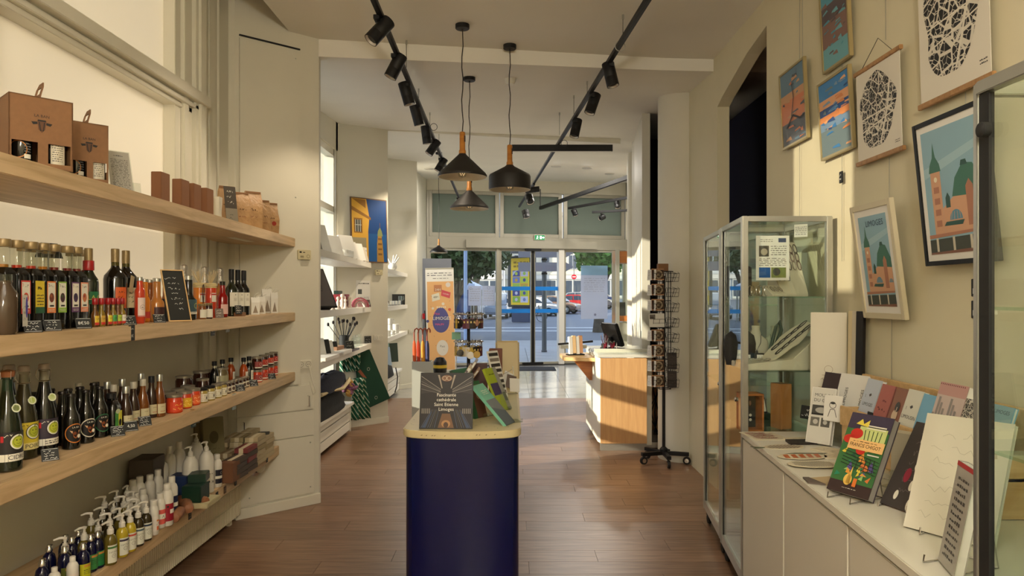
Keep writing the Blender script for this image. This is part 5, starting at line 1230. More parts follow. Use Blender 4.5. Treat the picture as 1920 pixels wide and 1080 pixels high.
for i,(px,x,h) in enumerate(((60,-1.68,.12),(102,-1.68,.115),(136,-1.655,.13))): flask(px,x,'white tapered nozzle bottle, %s' % ['left','middle','right, with faint red print'][i],h,.02,None,K(210,200,190) if i == 2 else None,g='white nozzle bottles',capr=.009,key='nz')
for i,(px,x) in enumerate(((32,-1.66),(74,-1.655))):
 t = thing('cream_jar','white lidded orange labelled cream jar, %s of two at the bottom left' % ['left','right'][i],'jar',on(px,x,SH[3]),Y90,'orange labelled cream jars')
 part('jar','cj',lambda: MB().lathe([(.032,0),(.034,.004),(.034,.05),(.026,.058)],mat('orange_jar',(196,96,44),.35),24),t)
 part('lid','cjl',lambda: MB().lathe([(.026,.056),(.027,.058),(.027,.082),(.001,.084)],M_pump,24),t)
flask(100,-1.625,'green and white tube bottle at the bottom left',.10,.022,mat('lime_tube',(130,140,60),.4),K(210,206,196),key='gt')
for px,lab in ((355,'small black square price tag on the lowest shelf edge, nearest'),(406,'small black square price tag, second on the lowest shelf edge'),(421,'small brown price tag on the lowest shelf edge'),(441,'small framed price tag on the lowest shelf edge'),(500,'small dark price tag near the soap piles end')):
 x = -1.6225 - .0315 * (dep(px,-1.67) - 1.6)
 t = thing('price_tag',lab,'price tag',(x,dep(px,x),SH[3] - .035),Y90 + .03,'small price tags on the lowest shelf edge')
 MB().cb((0,-.003,0),(.034,.003,.042),M_slate if px != 421 else mat('brown_tag',(84,62,44),.6)).build('tag',t,bev=.001)
 b = MB(); b.M = face((0,-.0052,0)); b.squig(-.012,-.012,.012,.012,2,.0016,K(150,140,120),0,px); b.build('writing',t)
t = thing('wall_dial','round white thermostat dial fixed under the end of the lowest shelf','dial',(-1.80,5.02,.38),Y90 - .9)
b = MB(); b.M = Matrix.Rotation(PI / 2,4,'X'); b.lathe([(.03,-.01),(.034,0),(.034,.02),(.028,.026),(.001,.026)],M_white,24); b.build('dial',t)
# ---------------------------------------------------------------- top shelf
def carrier(label,px,x,w,d,h,yaw,big=True):
 t = thing('bottle_carton',label,'carton',on(px,x,SH[0]),yaw,'brown bottle cartons with a bull head print')
 m = M_kraft
 # front face with two openings, made of strips
 L = [(-w / 2,-w * .46,0,h),(w * .46,w / 2,0,h),(-w * .06,w * .10,0,h)]
 b = MB(); zo0,zo1 = .02,h * .36
 b.bx(-w / 2,w / 2,-d / 2,-d / 2 + .004,zo1,h,m)
 b.bx(-w / 2,w / 2,-d / 2,-d / 2 + .004,0,zo0,m)
 for x0,x1,z0,z1 in L: b.bx(x0,x1,-d / 2,-d / 2 + .004,zo0,zo1,m)
 b.bx(-w / 2,w / 2,d / 2 - .004,d / 2,0,h,m); b.bx(-w / 2,-w / 2 + .004,-d / 2,d / 2,0,h,m)
 if big: b.bx(w / 2 - .004,w / 2,-d / 2,d / 2,0,h,m)
 else:
  b.bx(w / 2 - .004,w / 2,-d / 2,d / 2,h * .8,h,m); b.bx(w / 2 - .004,w / 2,-d / 2,d / 2,0,h * .22,m)
 b.bx(-w / 2,w / 2,-d / 2,d / 2,0,.004,m); b.bx(-w / 2,w / 2,-d / 2,d / 2,h - .004,h,m); b.build('carton',t,smooth=0)
 hb = MB(); hb.M = Matrix.Translation((-.0,0,h)) @ Matrix.Rotation(.25,4,'X') @ Matrix(((1,0,0,0),(0,0,-1,0),(0,1,0,0),(0,0,0,1)))
 hw,hh = .045,.065
 hb.loft([[(-hw,0,-.0015),(hw,0,-.0015),(hw,0,.0015),(-hw,0,.0015)],[(-hw * .9,.02,-.0015),(hw * .9,.02,-.0015),(hw * .9,.02,.0015),(-hw * .9,.02,.0015)]],m)
 hb.prism([(-hw * .9,.02),(-hw * .5,.02),(-hw * .5,.045),(-hw * .9,.045)],-.0015,.0015,m); hb.prism([(hw * .5,.02),(hw * .9,.02),(hw * .9,.045),(hw * .5,.045)],-.0015,.0015,m)
 hb.prism([(-hw * .9,.045),(hw * .9,.045),(hw * .5,hh),(-hw * .5,hh)],-.0015,.0015,m); hb.build('handle',t,rot=(0,0,Y90))
 b = MB(); b.M = face((0,-d / 2 - .0008,h * .60)); q = BL; s_ = h * .16
 b.poly([(-s_ * .35,s_ * .45),(s_ * .35,s_ * .45),(s_ * .25,-s_ * .35),(0,-s_ * .62),(-s_ * .25,-s_ * .35)],K(90,56,34)); b.poly([(-s_ * .35,s_ * .3),(-s_ * .8,s_ * .25),(-s_ * .65,s_ * .02),(-s_ * .32,s_ * .1)],q,.0003); b.poly([(s_ * .35,s_ * .3),(s_ * .8,s_ * .25),(s_ * .65,s_ * .02),(s_ * .32,s_ * .1)],q,.0003)
 b.line([(-s_ * .2,s_ * .3),(-s_ * .1,-s_ * .4)],.003,q,.0004); b.line([(s_ * .2,s_ * .3),(s_ * .12,-s_ * .4)],.003,q,.0004); b.disc(-s_ * .08,-s_ * .42,s_ * .06,q,.0004); b.disc(s_ * .1,-s_ * .42,s_ * .06,q,.0004); b.rect(-s_ * .3,s_ * .36,s_ * .3,s_ * .5,q,.0004)
 b.text('LA BAN',0,s_ * .82,s_ * .34,q,.0004); b.build('bull_print',t)
 for k,xx in enumerate((-w * .26,w * .27)):
  bo = MB(); bo.lathe([(.028,.006),(.0305,.01),(.0305,.12),(.022,.15),(.014,.18)],M_dark,22,(xx,-d / 2 + .04,0)); bo.build('bottle',t)
  lb_ = MB(); lb_.M = Matrix.Translation((xx,-d / 2 + .04,0)); lb_.fn = wrap(.0308)
  if k == 0: lb_.ring(-.02,.06,.03,.003,K(190,120,50),.0003); lb_.rect(.0,.03,.022,.045,WH,.0004); lb_.scrib(.0,.05,.022,.085,4,K(120,120,120),.0004,4)
  else: lb_.rect(-.022,.015,.024,.095,K(206,198,176),.0003,6); lb_.scrib(-.018,.03,.016,.09,8,K(90,84,76),.0006,4)
  lb_.build('bottle_label',t)
carrier('big brown bottle carton with bull head print, nearest on the top shelf',68,-1.665,.19,.13,.245,.84)
carrier('smaller looking brown carton with a round side opening, right behind the big one',158,-1.69,.135,.13,.235,.80,False)
t = thing('leaflet_stand','tilted grey printed notice in a clear stand on the top shelf','leaflet',on(231,-1.68,SH[0]),.85,tilt=-.32)
MB().bx(-.045,.045,0,.002,.01,.205,mat('grey_notice',(176,172,160),.6)).build('notice',t); MB().bx(-.05,.05,.002,.004,0,.21,M_acryl).build('acrylic_back',t); MB().bx(-.05,.05,-.02,.05,0,.003,M_acryl).build('acrylic_foot',t)
b = MB(); b.M = face((0,-.0008,0)); b.scrib(-.036,.02,.036,.17,20,K(110,106,98),0,3); b.scrib(-.02,.18,.02,.19,1,K(80,80,80),0,4); b.build('print',t)
t = thing('acrylic_stand','small empty clear acrylic stand beside the grey notice','stand',on(253,-1.68,SH[0]),.9,tilt=-.2)
MB().bx(-.03,.03,0,.002,0,.07,M_acryl).build('acrylic_back',t); MB().bx(-.03,.03,-.02,.03,0,.003,M_acryl).build('acrylic_foot',t)
M_boxb = mat('box_brown',(128,84,52),.7)
for i,(px,y_) in enumerate(((301,.0),(339,0),(362,0),(386,0))):
 bx('narrow_box','narrow upright brown box on the top shelf, %s' % ['alone on the left','second from the left','third from the left','right end next to the white box'][i],px,-1.72,SH[0],(.050,.088,.165),M_boxb,g='narrow brown boxes on the top shelf',bev=.002)
bx('white_box','white box between the brown boxes and the kraft bags',407,-1.76,SH[0],(.07,.10,.15),M_white,bev=.003)
bx('narrow_box','small kraft box standing behind the white box',410,-1.86,SH[0],(.06,.06,.19),M_kraft,bev=.002)
def kbag(px,x,label,h,w=.085,d=.06,yaw=.7,seed=1):
 h *= 1.55; w *= 1.12; d *= 1.1
 t = thing('kraft_bag',label,'bag',on(px,x,SH[0]),yaw,'crumpled kraft paper bags on the top shelf')
 rr = random.Random(seed); loops = []
 for k,(z,sx_,sy_) in enumerate([(0,.96,.96),(.25,1.04,1.05),(.5,1.0,1.0),(.7,.98,.8),(.86,.95,.3),(1.0,.92,.08)]):
  lp = []
  for (a,b_) in [(-1,-1),(-.35,-1.05),(.35,-1.05),(1,-1),(1.03,0),(1,1),(.35,1.05),(-.35,1.05),(-1,1),(-.85,0)]:
   lp.append((a * w / 2 * sx_ + rr.uniform(-.004,.004),b_ * d / 2 * sy_ + rr.uniform(-.004,.004),z * h + (rr.uniform(-.004,.004) if 0 < k < 5 else 0)))
  loops.append(lp)
 MB().loft(loops,mat('kraft_bag_paper',(166,130,88),.45,noise=.08,nscale=30,bump=.5)).build('bag',t,smooth=20)
 b = MB(); b.M = face((0,-d / 2 - .006,h * .35)); (b.disc(.008,-.0,.016,K(150,50,36)) if seed == 6 else b.squig(-.03,-.02,.03,.0,1,.002,K(110,60,40),0,seed + 9)); b.squig(-.03,.02,.03,.05,1,.0025,K(70,44,26),0,seed); b.build('print',t)
 b = MB(); b.M = Matrix.Translation((0,0,h)); b.cb((0,-.005,-.008),(w * .9,.008,.012),M_kraft); b.build('folded_top',t)
kbag(424,-1.72,'kraft bag behind the dark sloping card, left end',.145,seed=3)
kbag(452,-1.74,'kraft bag right of the dark sloping card',.148,seed=4)
kbag(474,-1.69,'biggest kraft bag with a peaked top',.158,.095,.07,seed=5)
kbag(492,-1.74,'kraft bag with peaked top behind the biggest one',.15,seed=9)
kbag(508,-1.73,'kraft bag with a red dot, second from the right',.15,seed=6)
kbag(528,-1.735,'kraft bag at the right end of the top shelf',.142,seed=7)
t = thing('sloping_card','tall dark card leaning before the kraft bags','card',on(436,-1.64,SH[0]),.8,tilt=-.2); MB().bx(-.035,.035,0,.003,0,.215,mat('dark_card',(62,54,44),.5)).build('card',t)
b = MB(); b.M = face((0,-.0008,0)); b.rect(-.035,0,.035,.08,K(130,122,106)); b.squig(-.025,.10,.025,.20,3,.0018,WH,0,4); b.squig(-.018,.01,.018,.05,2,.0014,BL,.0004,6); b.build('print',t)
# ---------------------------------------------------------------- thermostats and sockets
def plate(label,px,py,k,w,h,kind):
 # on the outward end of fin k
 x0,y0,x1,y1 = FINS[k]; ang = math.atan2(y1 - y0,x1 - x0)
 kk = (px - 960) / F; u = (kk * y0 - x0) / (math.cos(ang) - kk * math.sin(ang)); d = y0 + u * math.sin(ang); z = EYE - (py - 556) / F * d
 t = thing('thermostat' if kind == 'th' else 'socket',label,'thermostat' if kind == 'th' else 'socket',tuple(finM(k) @ Vector((u,z,.0))),ang)
 t.location.z = z
 MB().bx(-w / 2,w / 2,-.026 if kind == 'th' else -.012,0,-h / 2,h / 2,mat('cream_plastic',(206,196,160),.4) if kind == 'th' else M_white).build('plate',t,bev=.004)
 b = MB(); b.M = face((0,-.0266 if kind == 'th' else -.0126,0))
 if kind == 'th':
  b.rect(-w * .36,h * .18,-w * .2,h * .34,BL); b.rect(-w * .1,h * .2,w * .05,h * .28,BL); b.rect(-w * .3,-h * .3,-w * .05,-h * .1,K(150,140,110)); b.ring(w * .28,-h * .15,h * .18,.003,K(130,120,90)); b.build('print',t)
 else:
  for xx in (-w * .25,w * .25): b.ring(xx,0,h * .34,.0025,K(130,124,108)); b.disc(xx - h * .1,0,.003,BL,.0002); b.disc(xx + h * .1,0,.003,BL,.0002)
  b.build('outlets',t)
plate('cream thermostat box at the outer edge of the first fin',568,478,0,.11,.075,'th')
plate('double white socket at the outer edge of the first fin',570,683,0,.12,.065,'so')
plate('cream thermostat box at the outer edge of the second fin',709,511,1,.105,.07,'th')
plate('double white socket at the outer edge of the second fin',709,633,1,.13,.065,'so')
plate('double white socket at the outer edge of the third fin',771,621,2,.13,.065,'so')
b = MB(); p0 = on_fin(0,.56,1.07,.02)
b.tube([(p0.x,p0.y,p0.z),(p0.x + .02,p0.y - .01,p0.z - .1),(p0.x + .05,p0.y,p0.z - .2),(p0.x + .03,p0.y,p0.z - .22),(p0.x,p0.y,p0.z - .12)],.004,M_white,6); b.build('cable',label='thin white cable looping down from the first double socket',cat='cable')
# ---------------------------------------------------------------- second bay goods
t = thing('framed_picture','framed photograph of a yellow building and tower against a deep blue sky','picture',tuple(on_fin(1,(0.43 + .05) - .02,2.022,.05)),math.atan2(.51,.547),tilt=-.04)
Wp,Hp = .52,.80
MB().bx(-Wp / 2,Wp / 2,0,.02,0,Hp,mat('frame_wood',(110,84,60),.5)).build('frame',t,bev=.002)
b = MB(); b.M = face((0,-.0006,0)); A = .014
b.rect(-Wp / 2 + A,A,Wp / 2 - A,Hp - A,K(14,66,130)); b.rect(-Wp / 2 + A,A,Wp / 2 - A,Hp * .45,K(22,84,146),.0003)
ye,yd,ys = K(214,164,60),K(150,104,40),K(190,190,176)
b.poly([(-Wp / 2 + A,A),(-.02,A),(-.02,Hp * .48),(.0,Hp * .70),(-.04,Hp - A),(-Wp / 2 + A,Hp - A)],ye,.0006)
b.poly([(-Wp / 2 + A,Hp * .80),(.02,Hp * .66),(.02,Hp * .70),(-Wp / 2 + A,Hp * .86)],yd,.0009); b.poly([(-Wp / 2 + A,Hp * .98),(-.05,Hp * .84),(-.05,Hp * .97)],yd,.0009)
b.rect(-.22,Hp * .45,-.10,Hp * .68,yd,.0009); b.rect(-.205,Hp * .47,-.115,Hp * .655,K(60,60,56),.0012)
for i in range(3): b.rect(-.20 + .032 * i,Hp * .47,-.19 + .032 * i,Hp * .655,ys,.0015)
b.rect(-.205,Hp * .57,-.115,Hp * .58,ys,.0015); b.rect(-Wp / 2 + A,A,-.05,Hp * .38,K(150,140,110),.0009)
b.poly([(.10,A),(.20,A),(.185,Hp * .30),(.17,Hp * .44),(.12,Hp * .44),(.105,Hp * .3)],K(170,128,56),.0006); b.poly([(.11,Hp * .42),(.19,Hp * .42),(.175,Hp * .50),(.15,Hp * .56),(.12,Hp * .50)],K(130,140,90),.0009); b.line([(.15,Hp * .55),(.15,Hp * .63)],.004,yd,.0009)
for i in range(4): b.rect(.12 + .0 * i,Hp * (.12 + .08 * i),.175,Hp * (.15 + .08 * i),K(120,86,40),.0009)
b.build('photograph',t)
def leanbook(label,x,y,z,w,h,th,yaw,tilt,mt,g='pale books leaning on the second bay shelf',name='book'):
 t = thing(name,label,'book',(x,y,z),yaw,g,tilt=-tilt)
 MB().bx(-w / 2,w / 2,0,.003,0,h,mt).build('cover',t,bev=.001); MB().bx(-w / 2 + .003,w / 2 - .003,.003,th,.003,h - .003,M_paper).build('pages',t); MB().bx(-w / 2,w / 2,th,th + .003,0,h,mt).build('back_cover',t,bev=.001)
 return t
M_wb = mat('white_cover',(228,226,218),.4)
for i,(x,y,h,m_,lab) in enumerate(((-1.76,6.25,.42,mat('grey_cover',(140,138,130),.5),'tall grey edged picture leaning at the left of the second bay'),(-1.80,6.75,.30,M_wb,'white board leaning behind the grey edged picture'),(-1.78,7.15,.22,M_wb,'small white frame leaning by the window'),(-1.77,7.75,.28,M_wb,'tallest white book of the group under the blue picture'),(-1.79,7.95,.22,M_wb,'white book leaning second of the group'),(-1.77,8.2,.22,M_wb,'white book leaning third of the group'),(-1.78,8.4,.19,mat('sand_cover',(196,186,164),.5),'sand coloured book leaning last of the group'))):
 leanbook(lab,x,y,2.02,.20,h,.02,.95,.38,m_)
for i in range(3):
 t = MB(); t.cb((0,0,.035),(.06,.05,.07),M_wb); t.cb((0,-.03,.05),(.03,.01,.03),M_wb); t.build('letter_block',None,(-1.74,7.35 + .12 * i,2.02),(0,0,.4),bev=.004,label='small white block on the second bay shelf, %s of three' % ['left','middle','right'][i],cat='ornament',group='small white blocks')
slab('sticker_card','narrow white card with dark squares at the foot of the blue sky picture','card',.06,.18,.004,(-1.79,8.60,2.02),.75,.1,M_paper,prt=lambda b,w,h: (b.rect(-.02,.02,.02,.05,K(130,60,50)),b.rect(-.02,.07,.02,.1,K(90,90,90)),b.rect(-.02,.12,.02,.15,K(60,80,110))))
t = thing('tilted_screen','black framed grey screen on a sloping stand in the second bay','screen',(-1.72,6.45,1.50),.95,tilt=-.52)
MB().bx(-.16,.16,0,.015,0,.42,M_black).build('frame',t,bev=.003); MB().bx(-.145,.145,-.001,0,.015,.405,mat('screen_grey',(98,92,92),.3)).build('display',t)
b = MB(); b.M = face((0,-.0016,0)); b.scrib(-.09,.17,.06,.24,5,K(60,56,60),0,3); b.build('print',t); MB().prism([(-.1,0),(.1,0),(.1,.2),(-.1,.2)],0,.004,M_black).build('foot',t,(0,.01,-.0))
slab('notice','white printed notice with a dark photo, taped to the second fin','notice',.20,.30,.002,tuple(on_fin(1,.39,1.50,.0025)),math.atan2(.51,.547),0,M_paper,bev=0,prt=lambda b,w,h: (b.rect(-.075,.13,-.02,.19,K(80,84,84)),b.scrib(-.08,.25,.08,.275,1,BL,0,2),b.scrib(-.08,.05,.08,.10,3,K(150,150,150),0,3)))
bx('patterned_box','red and black patterned tin on the second bay shelf',640,-1.88,1.475,(.14,.17,.15),mat('red_pattern',(130,26,32),.5,noise=.8,nscale=60)); bx('patterned_box','dark green book standing behind the red patterned tin',634,-1.97,1.475,(.05,.2,.19),M_dgreen)
def figurine(x,y,z,h,label,g,mt=None):
 mt = mt or M_wb; t = thing('figurine',label,'figurine',(x,y,z),random.uniform(0,3),g)
 MB().lathe([(h * .22,0),(h * .24,h * .06),(h * .12,h * .3),(h * .15,h * .5),(h * .08,h * .68),(h * .05,h * .72)],mt,14).build('body',t); MB().sphere((0,0,h * .82),h * .15,mt,12,8).build('head',t)
 MB().tube([(h * .1,0,h * .55),(h * .24,0,h * .42),(h * .2,-h * .08,h * .3)],h * .035,mt,6).tube([(-h * .1,0,h * .55),(-h * .22,0,h * .62),(-h * .2,0,h * .8)],h * .035,mt,6).build('arms',t)
for i,(px,x) in enumerate(((624,-1.74),(634,-1.76),(642,-1.80),(648,-1.74),(655,-1.79))):
 figurine(x,dep(px,x),1.475,.10 + .03 * (i % 3),'small pale porcelain figurine, %s in the second bay row' % ['first','second','third, taller','fourth','last'][i],'porcelain figurines',mat('porcelain',(214,196,180),.25))
for i in range(3):
 b = MB(); b.M = Matrix.Rotation(PI / 2,4,'X'); R0 = .10 - .022 * i
 b.lathe([(R0,-.015),(R0 + .012,-.015),(R0 + .012,.015),(R0,.015),(R0,-.015)],[K(190,90,110),K(210,130,140),K(190,170,160)][i],28,caps=False,arc=(0,PI)); b.build('stacking_arch',None,(-1.77,8.20,1.475),(0,0,.7),label='%s arch of the nested pink toy rainbow' % ['outer rose','middle pink','inner beige'][i],cat='toy',group='nested pink toy arches')
for i in range(4):
 x = -1.80 + .01 * i; slab('small_card','small leaning dark card on the second bay shelf, %s' % ['first','second','third','last, largest'][i],'card',.09,.08 + .012 * (i == 3),.012,(x,8.42 + .08 * i,1.475),.8,.35,[mat('rose_card',(150,110,110),.6),M_slate,mat('brown_card',(90,72,66),.6),mat('brown_card',(90,72,66),.6)][i],'small leaning cards of the second bay')
t = thing('bowl','small white bowl with green rim before the toy arches','bowl',(-1.72,8.30,1.475)); MB().lathe([(.025,0),(.03,.004),(.05,.05),(.047,.05),(.027,.008),(.001,.008)],M_wb,20,caps=False).build('bowl',t); MB().lathe([(.0505,.042),(.051,.05)],K(60,140,110),20,caps=False).build('rim',t)
# shelf three of the second bay
t = thing('brush_pot','dark pot full of long black brushes in the second bay','pot',on(645,-1.87,1.02)); MB().lathe([(.05,0),(.055,.15),(.05,.15),(.045,.02),(.001,.02)],M_slate,20,caps=False).build('pot',t)
for k in range(12):
 a = k * 2.4; q = .03 + .012 * (k % 6); top = Vector((q * 2.2 * math.cos(a),q * 2.2 * math.sin(a),.27 + .02 * (k % 4)))
 MB().tube([(0,0,.03),tuple(top)],.004,BL,5).sphere(tuple(top),(.014,.014,.022),mat('bristle',(34,26,28),.8),8,5).build('brush',t)
for k in range(5):
 x = -1.78 - .02 * (k % 2); o = MB().lathe([(.02,0),(.022,.004),(.022,.10),(.013,.12),(.013,.14)],M_acryl,14); o.build('glass_tube',None,on(662 + 3.5 * k,x,1.02),label='small clear glass tube with pencils, second bay, %s' % ['first','second','third','fourth','fifth'][k],cat='glass',group='clear glass tubes of the second bay')
for k,px in enumerate((603,612,618,626)):
 y = dep(px,-1.80); slab('plate_stand','small framed card leaning by the window on the third shelf, %s' % ['nearest','second','third','farthest'][k],'card',.13,.19 - .02 * k,.01,(-1.80,y,1.02),.9,.3,[M_wb,M_slate,M_wb,M_slate][k],'small framed cards of the second bay')
for k,(px,x,d,m_) in enumerate(((608,-1.74,(.16,.5,.03),M_wb),(620,-1.76,(.15,.4,.025),mat('grey_bk',(176,172,166),.5)),(628,-1.82,(.12,.3,.07),mat('card_tray',(150,110,80),.6)),(652,-1.76,(.18,.34,.02),mat('dark_tray',(70,64,62),.4)),(640,-1.74,(.14,.36,.035),M_wb))):
 bx('book','flat item on the second bay shelf, %s' % ['white, nearest','grey, second','brown card tray by the wall','dark tray by the brushes','white stack before the brushes'][k],px,x,1.02,d,m_,'booklet')
card('price_card','black price card beside the glass tubes in the second bay',658,-1.72,1.02,.10,.11,.8,.3,3,seed=31); card('price_card','black price card at the fin end of the second bay shelf',690,-1.79,1.02,.10,.09,.8,.05,3,seed=32)
# textiles on the bench
M_navc = mat('navy_cloth',(14,20,44),.85,noise=.2,nscale=30,bump=.4); M_blackc = mat('black_cloth',(14,16,20),.9,noise=.2,nscale=20,bump=.3); M_grnc = mat('bottle_green_cloth',(22,66,48),.85,noise=.06,nscale=60)
def clothpile(name,label,cat,x,y,z,sx_,sy_,sz_,mt,seed,yaw=0):
 rr = random.Random(seed); b = MB(); n,m_ = 18,9; vs = []; fs = []
 for j in range(m_ + 1):
  t_ = j / m_ * PI / 2
  for i in range(n):
   a = 2 * PI * i / n; k = 1 + .10 * math.sin(3 * a + seed) + rr.uniform(-.04,.04)
   vs.append((sx_ * math.cos(t_) ** .6 * math.cos(a) * k,sy_ * math.cos(t_) ** .6 * math.sin(a) * k,sz_ * math.sin(t_) * (1 + .06 * math.sin(5 * a + 4 * t_))))
 for j in range(m_):
  for i in range(n): a = j * n + i; c_ = j * n + (i + 1) % n; fs.append((a,c_,c_ + n,a + n))
 fs.append(tuple(reversed(range(n)))); b.add(vs,fs,mt); return b.build(name,None,(x,y,z),(0,0,yaw),smooth=60,label=label,cat=cat)
clothpile('scarf_pile','pile of navy and black patterned scarves on the second bay bench','scarves',-1.93,7.25,.645,.14,.75,.16,M_navc,3)
clothpile('bag_pile','black cloth bag lying under the navy scarves','bag',-1.95,7.2,.382,.13,.75,.26,M_blackc,5)
t = thing('fabric_flower','purple and yellow fabric flower at the end of the scarf pile','flower',(-1.85,7.95,.56),.6)
for k in range(16):
 a = k * 2.4; q = .02 + .004 * k; b = MB(); b.sphere((0,0,0),(.045,.028,.02),[mat('mauve',(130,84,110),.8),mat('dusty_yellow',(190,150,80),.8)][k % 4 == 3],8,5); b.build('petal',t,(q * math.cos(a),-.02 + q * .3 * math.sin(a),q * math.sin(a) + .02),(a,.5,a * .7))
t = thing('scarf','cream knotted strap lying along the navy scarves','strap',(0,0,0)); MB().tube([(-1.82,6.7,.66),(-1.80,7.1,.655),(-1.80,7.5,.62),(-1.82,7.85,.66),(-1.85,8.0,.68)],[.02,.016,.018,.022,.012],mat('cream_cloth',(206,190,150),.8),8).build('strap',t)
# hanging green scarf and tote against the fin
def drape(name,label,cat,M,wtop,wbot,h,mt,seed,stripes=None,folds=5,depth=.025):
 rr = random.Random(seed); t = thing(name,label,cat,(0,0,0)); b = MB(); b.M = M; n,m_ = 28,12; vs = []; fs = []
 for j in range(m_ + 1):
  f = j / m_; w = wtop + (wbot - wtop) * f
  for i in range(n + 1):
   u = i / n - .5; vs.append((u * w,-f * h,.03 + depth * (.3 + f) * math.sin(folds * 2 * PI * u + seed) + .01 * math.sin(9 * f + u * 5)))
 for j in range(m_):
  for i in range(n): a = j * (n + 1) + i; fs.append((a,a + n + 1,a + n + 2,a + 1))
 b.add(vs,fs,mt); me = b.build('cloth',t,smooth=80); so_ = me.modifiers.new('thick','SOLIDIFY'); so_.thickness = .004
 return t
def stripe_mat(name,c1,c2,sc,rot):
 if name in MATS: return MATS[name]
 m = mat(name,c1,.85); t = m.node_tree; bs = t.nodes['Principled BSDF']
 tcn = t.nodes.new('ShaderNodeTexCoord'); mp = t.nodes.new('ShaderNodeMapping'); mp.inputs['Rotation'].default_value = rot; wv = t.nodes.new('ShaderNodeTexWave'); wv.inputs['Scale'].default_value = sc; wv.inputs['Distortion'].default_value = 1.2
 r = t.nodes.new('ShaderNodeValToRGB'); r.color_ramp.interpolation = 'CONSTANT'; r.color_ramp.elements[0].color = lin(c1); r.color_ramp.elements[1].position = .82; r.color_ramp.elements[1].color = lin(c2)
 t.links.new(tcn.outputs['Object'],mp.inputs[0]); t.links.new(mp.outputs[0],wv.inputs[0]); t.links.new(wv.outputs['Fac'],r.inputs[0]); t.links.new(r.outputs[0],bs.inputs['Base Color'])
 return m
M_sg = stripe_mat('green_striped_silk',(16,84,58),(190,196,170),7,(.6,.5,.6))
drape('striped_scarf','green silk scarf with pale stripes hanging over the bench end','scarf',finM(1) @ Matrix.Translation((.14,.98,.10)),.30,.26,.28,M_sg,2,depth=.02)
drape('striped_scarf','lower end of a green striped scarf trailing nearly to the floor','scarf',finM(1) @ Matrix.Translation((.22,.62,.16)),.16,.30,.50,M_sg,4,folds=3,depth=.03)
t = thing('tote_bag','bottle green tote bag hanging askew on the second fin','bag',(0,0,0))
b = MB(); b.M = finM(1) @ Matrix.Translation((.44,.60,.015)) @ Matrix.Rotation(.24,4,'Z'); b.prism([(-.19,-.38),(.24,-.36),(.10,.33),(-.12,.36)],0,.03,M_grnc); b.build('bag',t,bev=.006)
b = MB(); b.M = finM(1) @ Matrix.Translation((.44,.60,.05)) @ Matrix.Rotation(.24,4,'Z'); b.tube([(-.12,.34,0),(-.06,.38,.01),(.05,.36,.01),(.1,.33,0)],.01,mat('pale_strap',(206,200,180),.7),6); b.build('strap',t)
b = MB(); b.M = finM(1) @ Matrix.Translation((.44,.60,.048)) @ Matrix.Rotation(.24,4,'Z'); b.poly([(-.13,.12),(-.09,.13),(-.03,.0),(-.06,-.01)],K(150,80,50)); b.ring(.02,.1,.02,.003,WH); b.ring(.04,-.28,.02,.003,WH); b.build('print',t)
# third bay goods
figurine(-1.86,dep(738,-1.86),2.0,.16,'white spiky figurine on the top shelf of the third bay','third bay figurine')
t = thing('coral_ornament','white spiky coral ornament on the top shelf of the third bay','ornament',on(736,-1.84,2.0)); b = MB(); b.sphere((0,0,.06),(.07,.07,.06),M_wb,12,8)
for a,l in ((-.5,.26),(.1,.2),(.35,.22),(.6,.2)): b.tube([(0,0,.06),(l * math.sin(a) * .9,0,.04 + l * math.cos(a))],[.02,.006],M_wb,6)
b.build('body',t)
for i,px in enumerate((727,732,738,744)):
 MB().lathe([(.05,0),(.07,.02),(.075,.07),(.07,.07),(.06,.02),(.001,.015)],M_chrome,18,caps=False).build('dish',None,on(px,-1.88,1.46),label='silver dish on the middle shelf of the third bay, %s' % ['nearest','second','third','farthest'][i],cat='dish',group='silver dishes of the third bay')
for i,px in enumerate((750,754,760)): MB().lathe([(.03,0),(.03,.004),(.005,.01),(.005,.06),(.03,.08),(.03,.15),(.027,.15),(.027,.085),(.001,.07)],M_acryl,14,caps=False).build('goblet',None,on(px,-1.87,1.46),label='small clear goblet on the middle shelf of the third bay, %s' % ['left','middle','right'][i],cat='glass',group='goblets of the third bay')
slab('dark_card','dark picture card standing at the fin in the third bay','card',.26,.18,.01,(-1.93,12.0,1.46),.75,0,M_slate)
def mug(px,x,z,lab,r=.045,h=.09):
 t = thing('mug',lab,'mug',on(px,x,z),0,'white mugs of the third bay'); part('cup',('mug',r,h),lambda: MB().lathe([(r * .85,0),(r,.01),(r,h),(r * .93,h),(r * .9,.01),(.001,.01)],M_wb,20,caps=False),t)
 part('handle',('mugh',r),lambda: MB().tube([(r,0,h * .8),(r + .03,0,h * .7),(r + .03,0,h * .35),(r,0,h * .25)],.006,M_wb,6),t)
mug(731,-1.90,1.17,'white mug standing on top of another in the third bay'); mug(731,-1.90,1.01,'lower white mug of the stacked pair',h=.155); mug(742,-1.86,1.01,'tall white mug right of the stacked pair',.05,.15); mug(727,-1.84,1.01,'white mug at the left edge of the third bay'); mug(736,-1.83,1.01,'small white mug in front of the tall one',.035,.07)
clothpile('black_bag','black bag on the low bench of the third bay with a dangling strap','bag',-1.90,10.5,.402,.10,.6,.17,M_blackc,8)
slab('blue_card','pale blue and white card standing in the black bag','card',.18,.28,.02,(-1.88,10.6,.56),.8,.2,mat('pale_blue_card',(176,200,226),.5)); slab('green_book','dark green book standing behind the pale blue card','book',.16,.30,.03,(-1.87,11.2,.56),.8,.1,M_dgreen)
b = MB(); b.tube([(-1.80,10.9,.50),(-1.78,10.95,.35),(-1.80,11.0,.2),(-1.83,11.0,.1)],.009,BL,5); b.build('strap',label='thin black strap dangling from the black bag in the third bay',cat='strap')
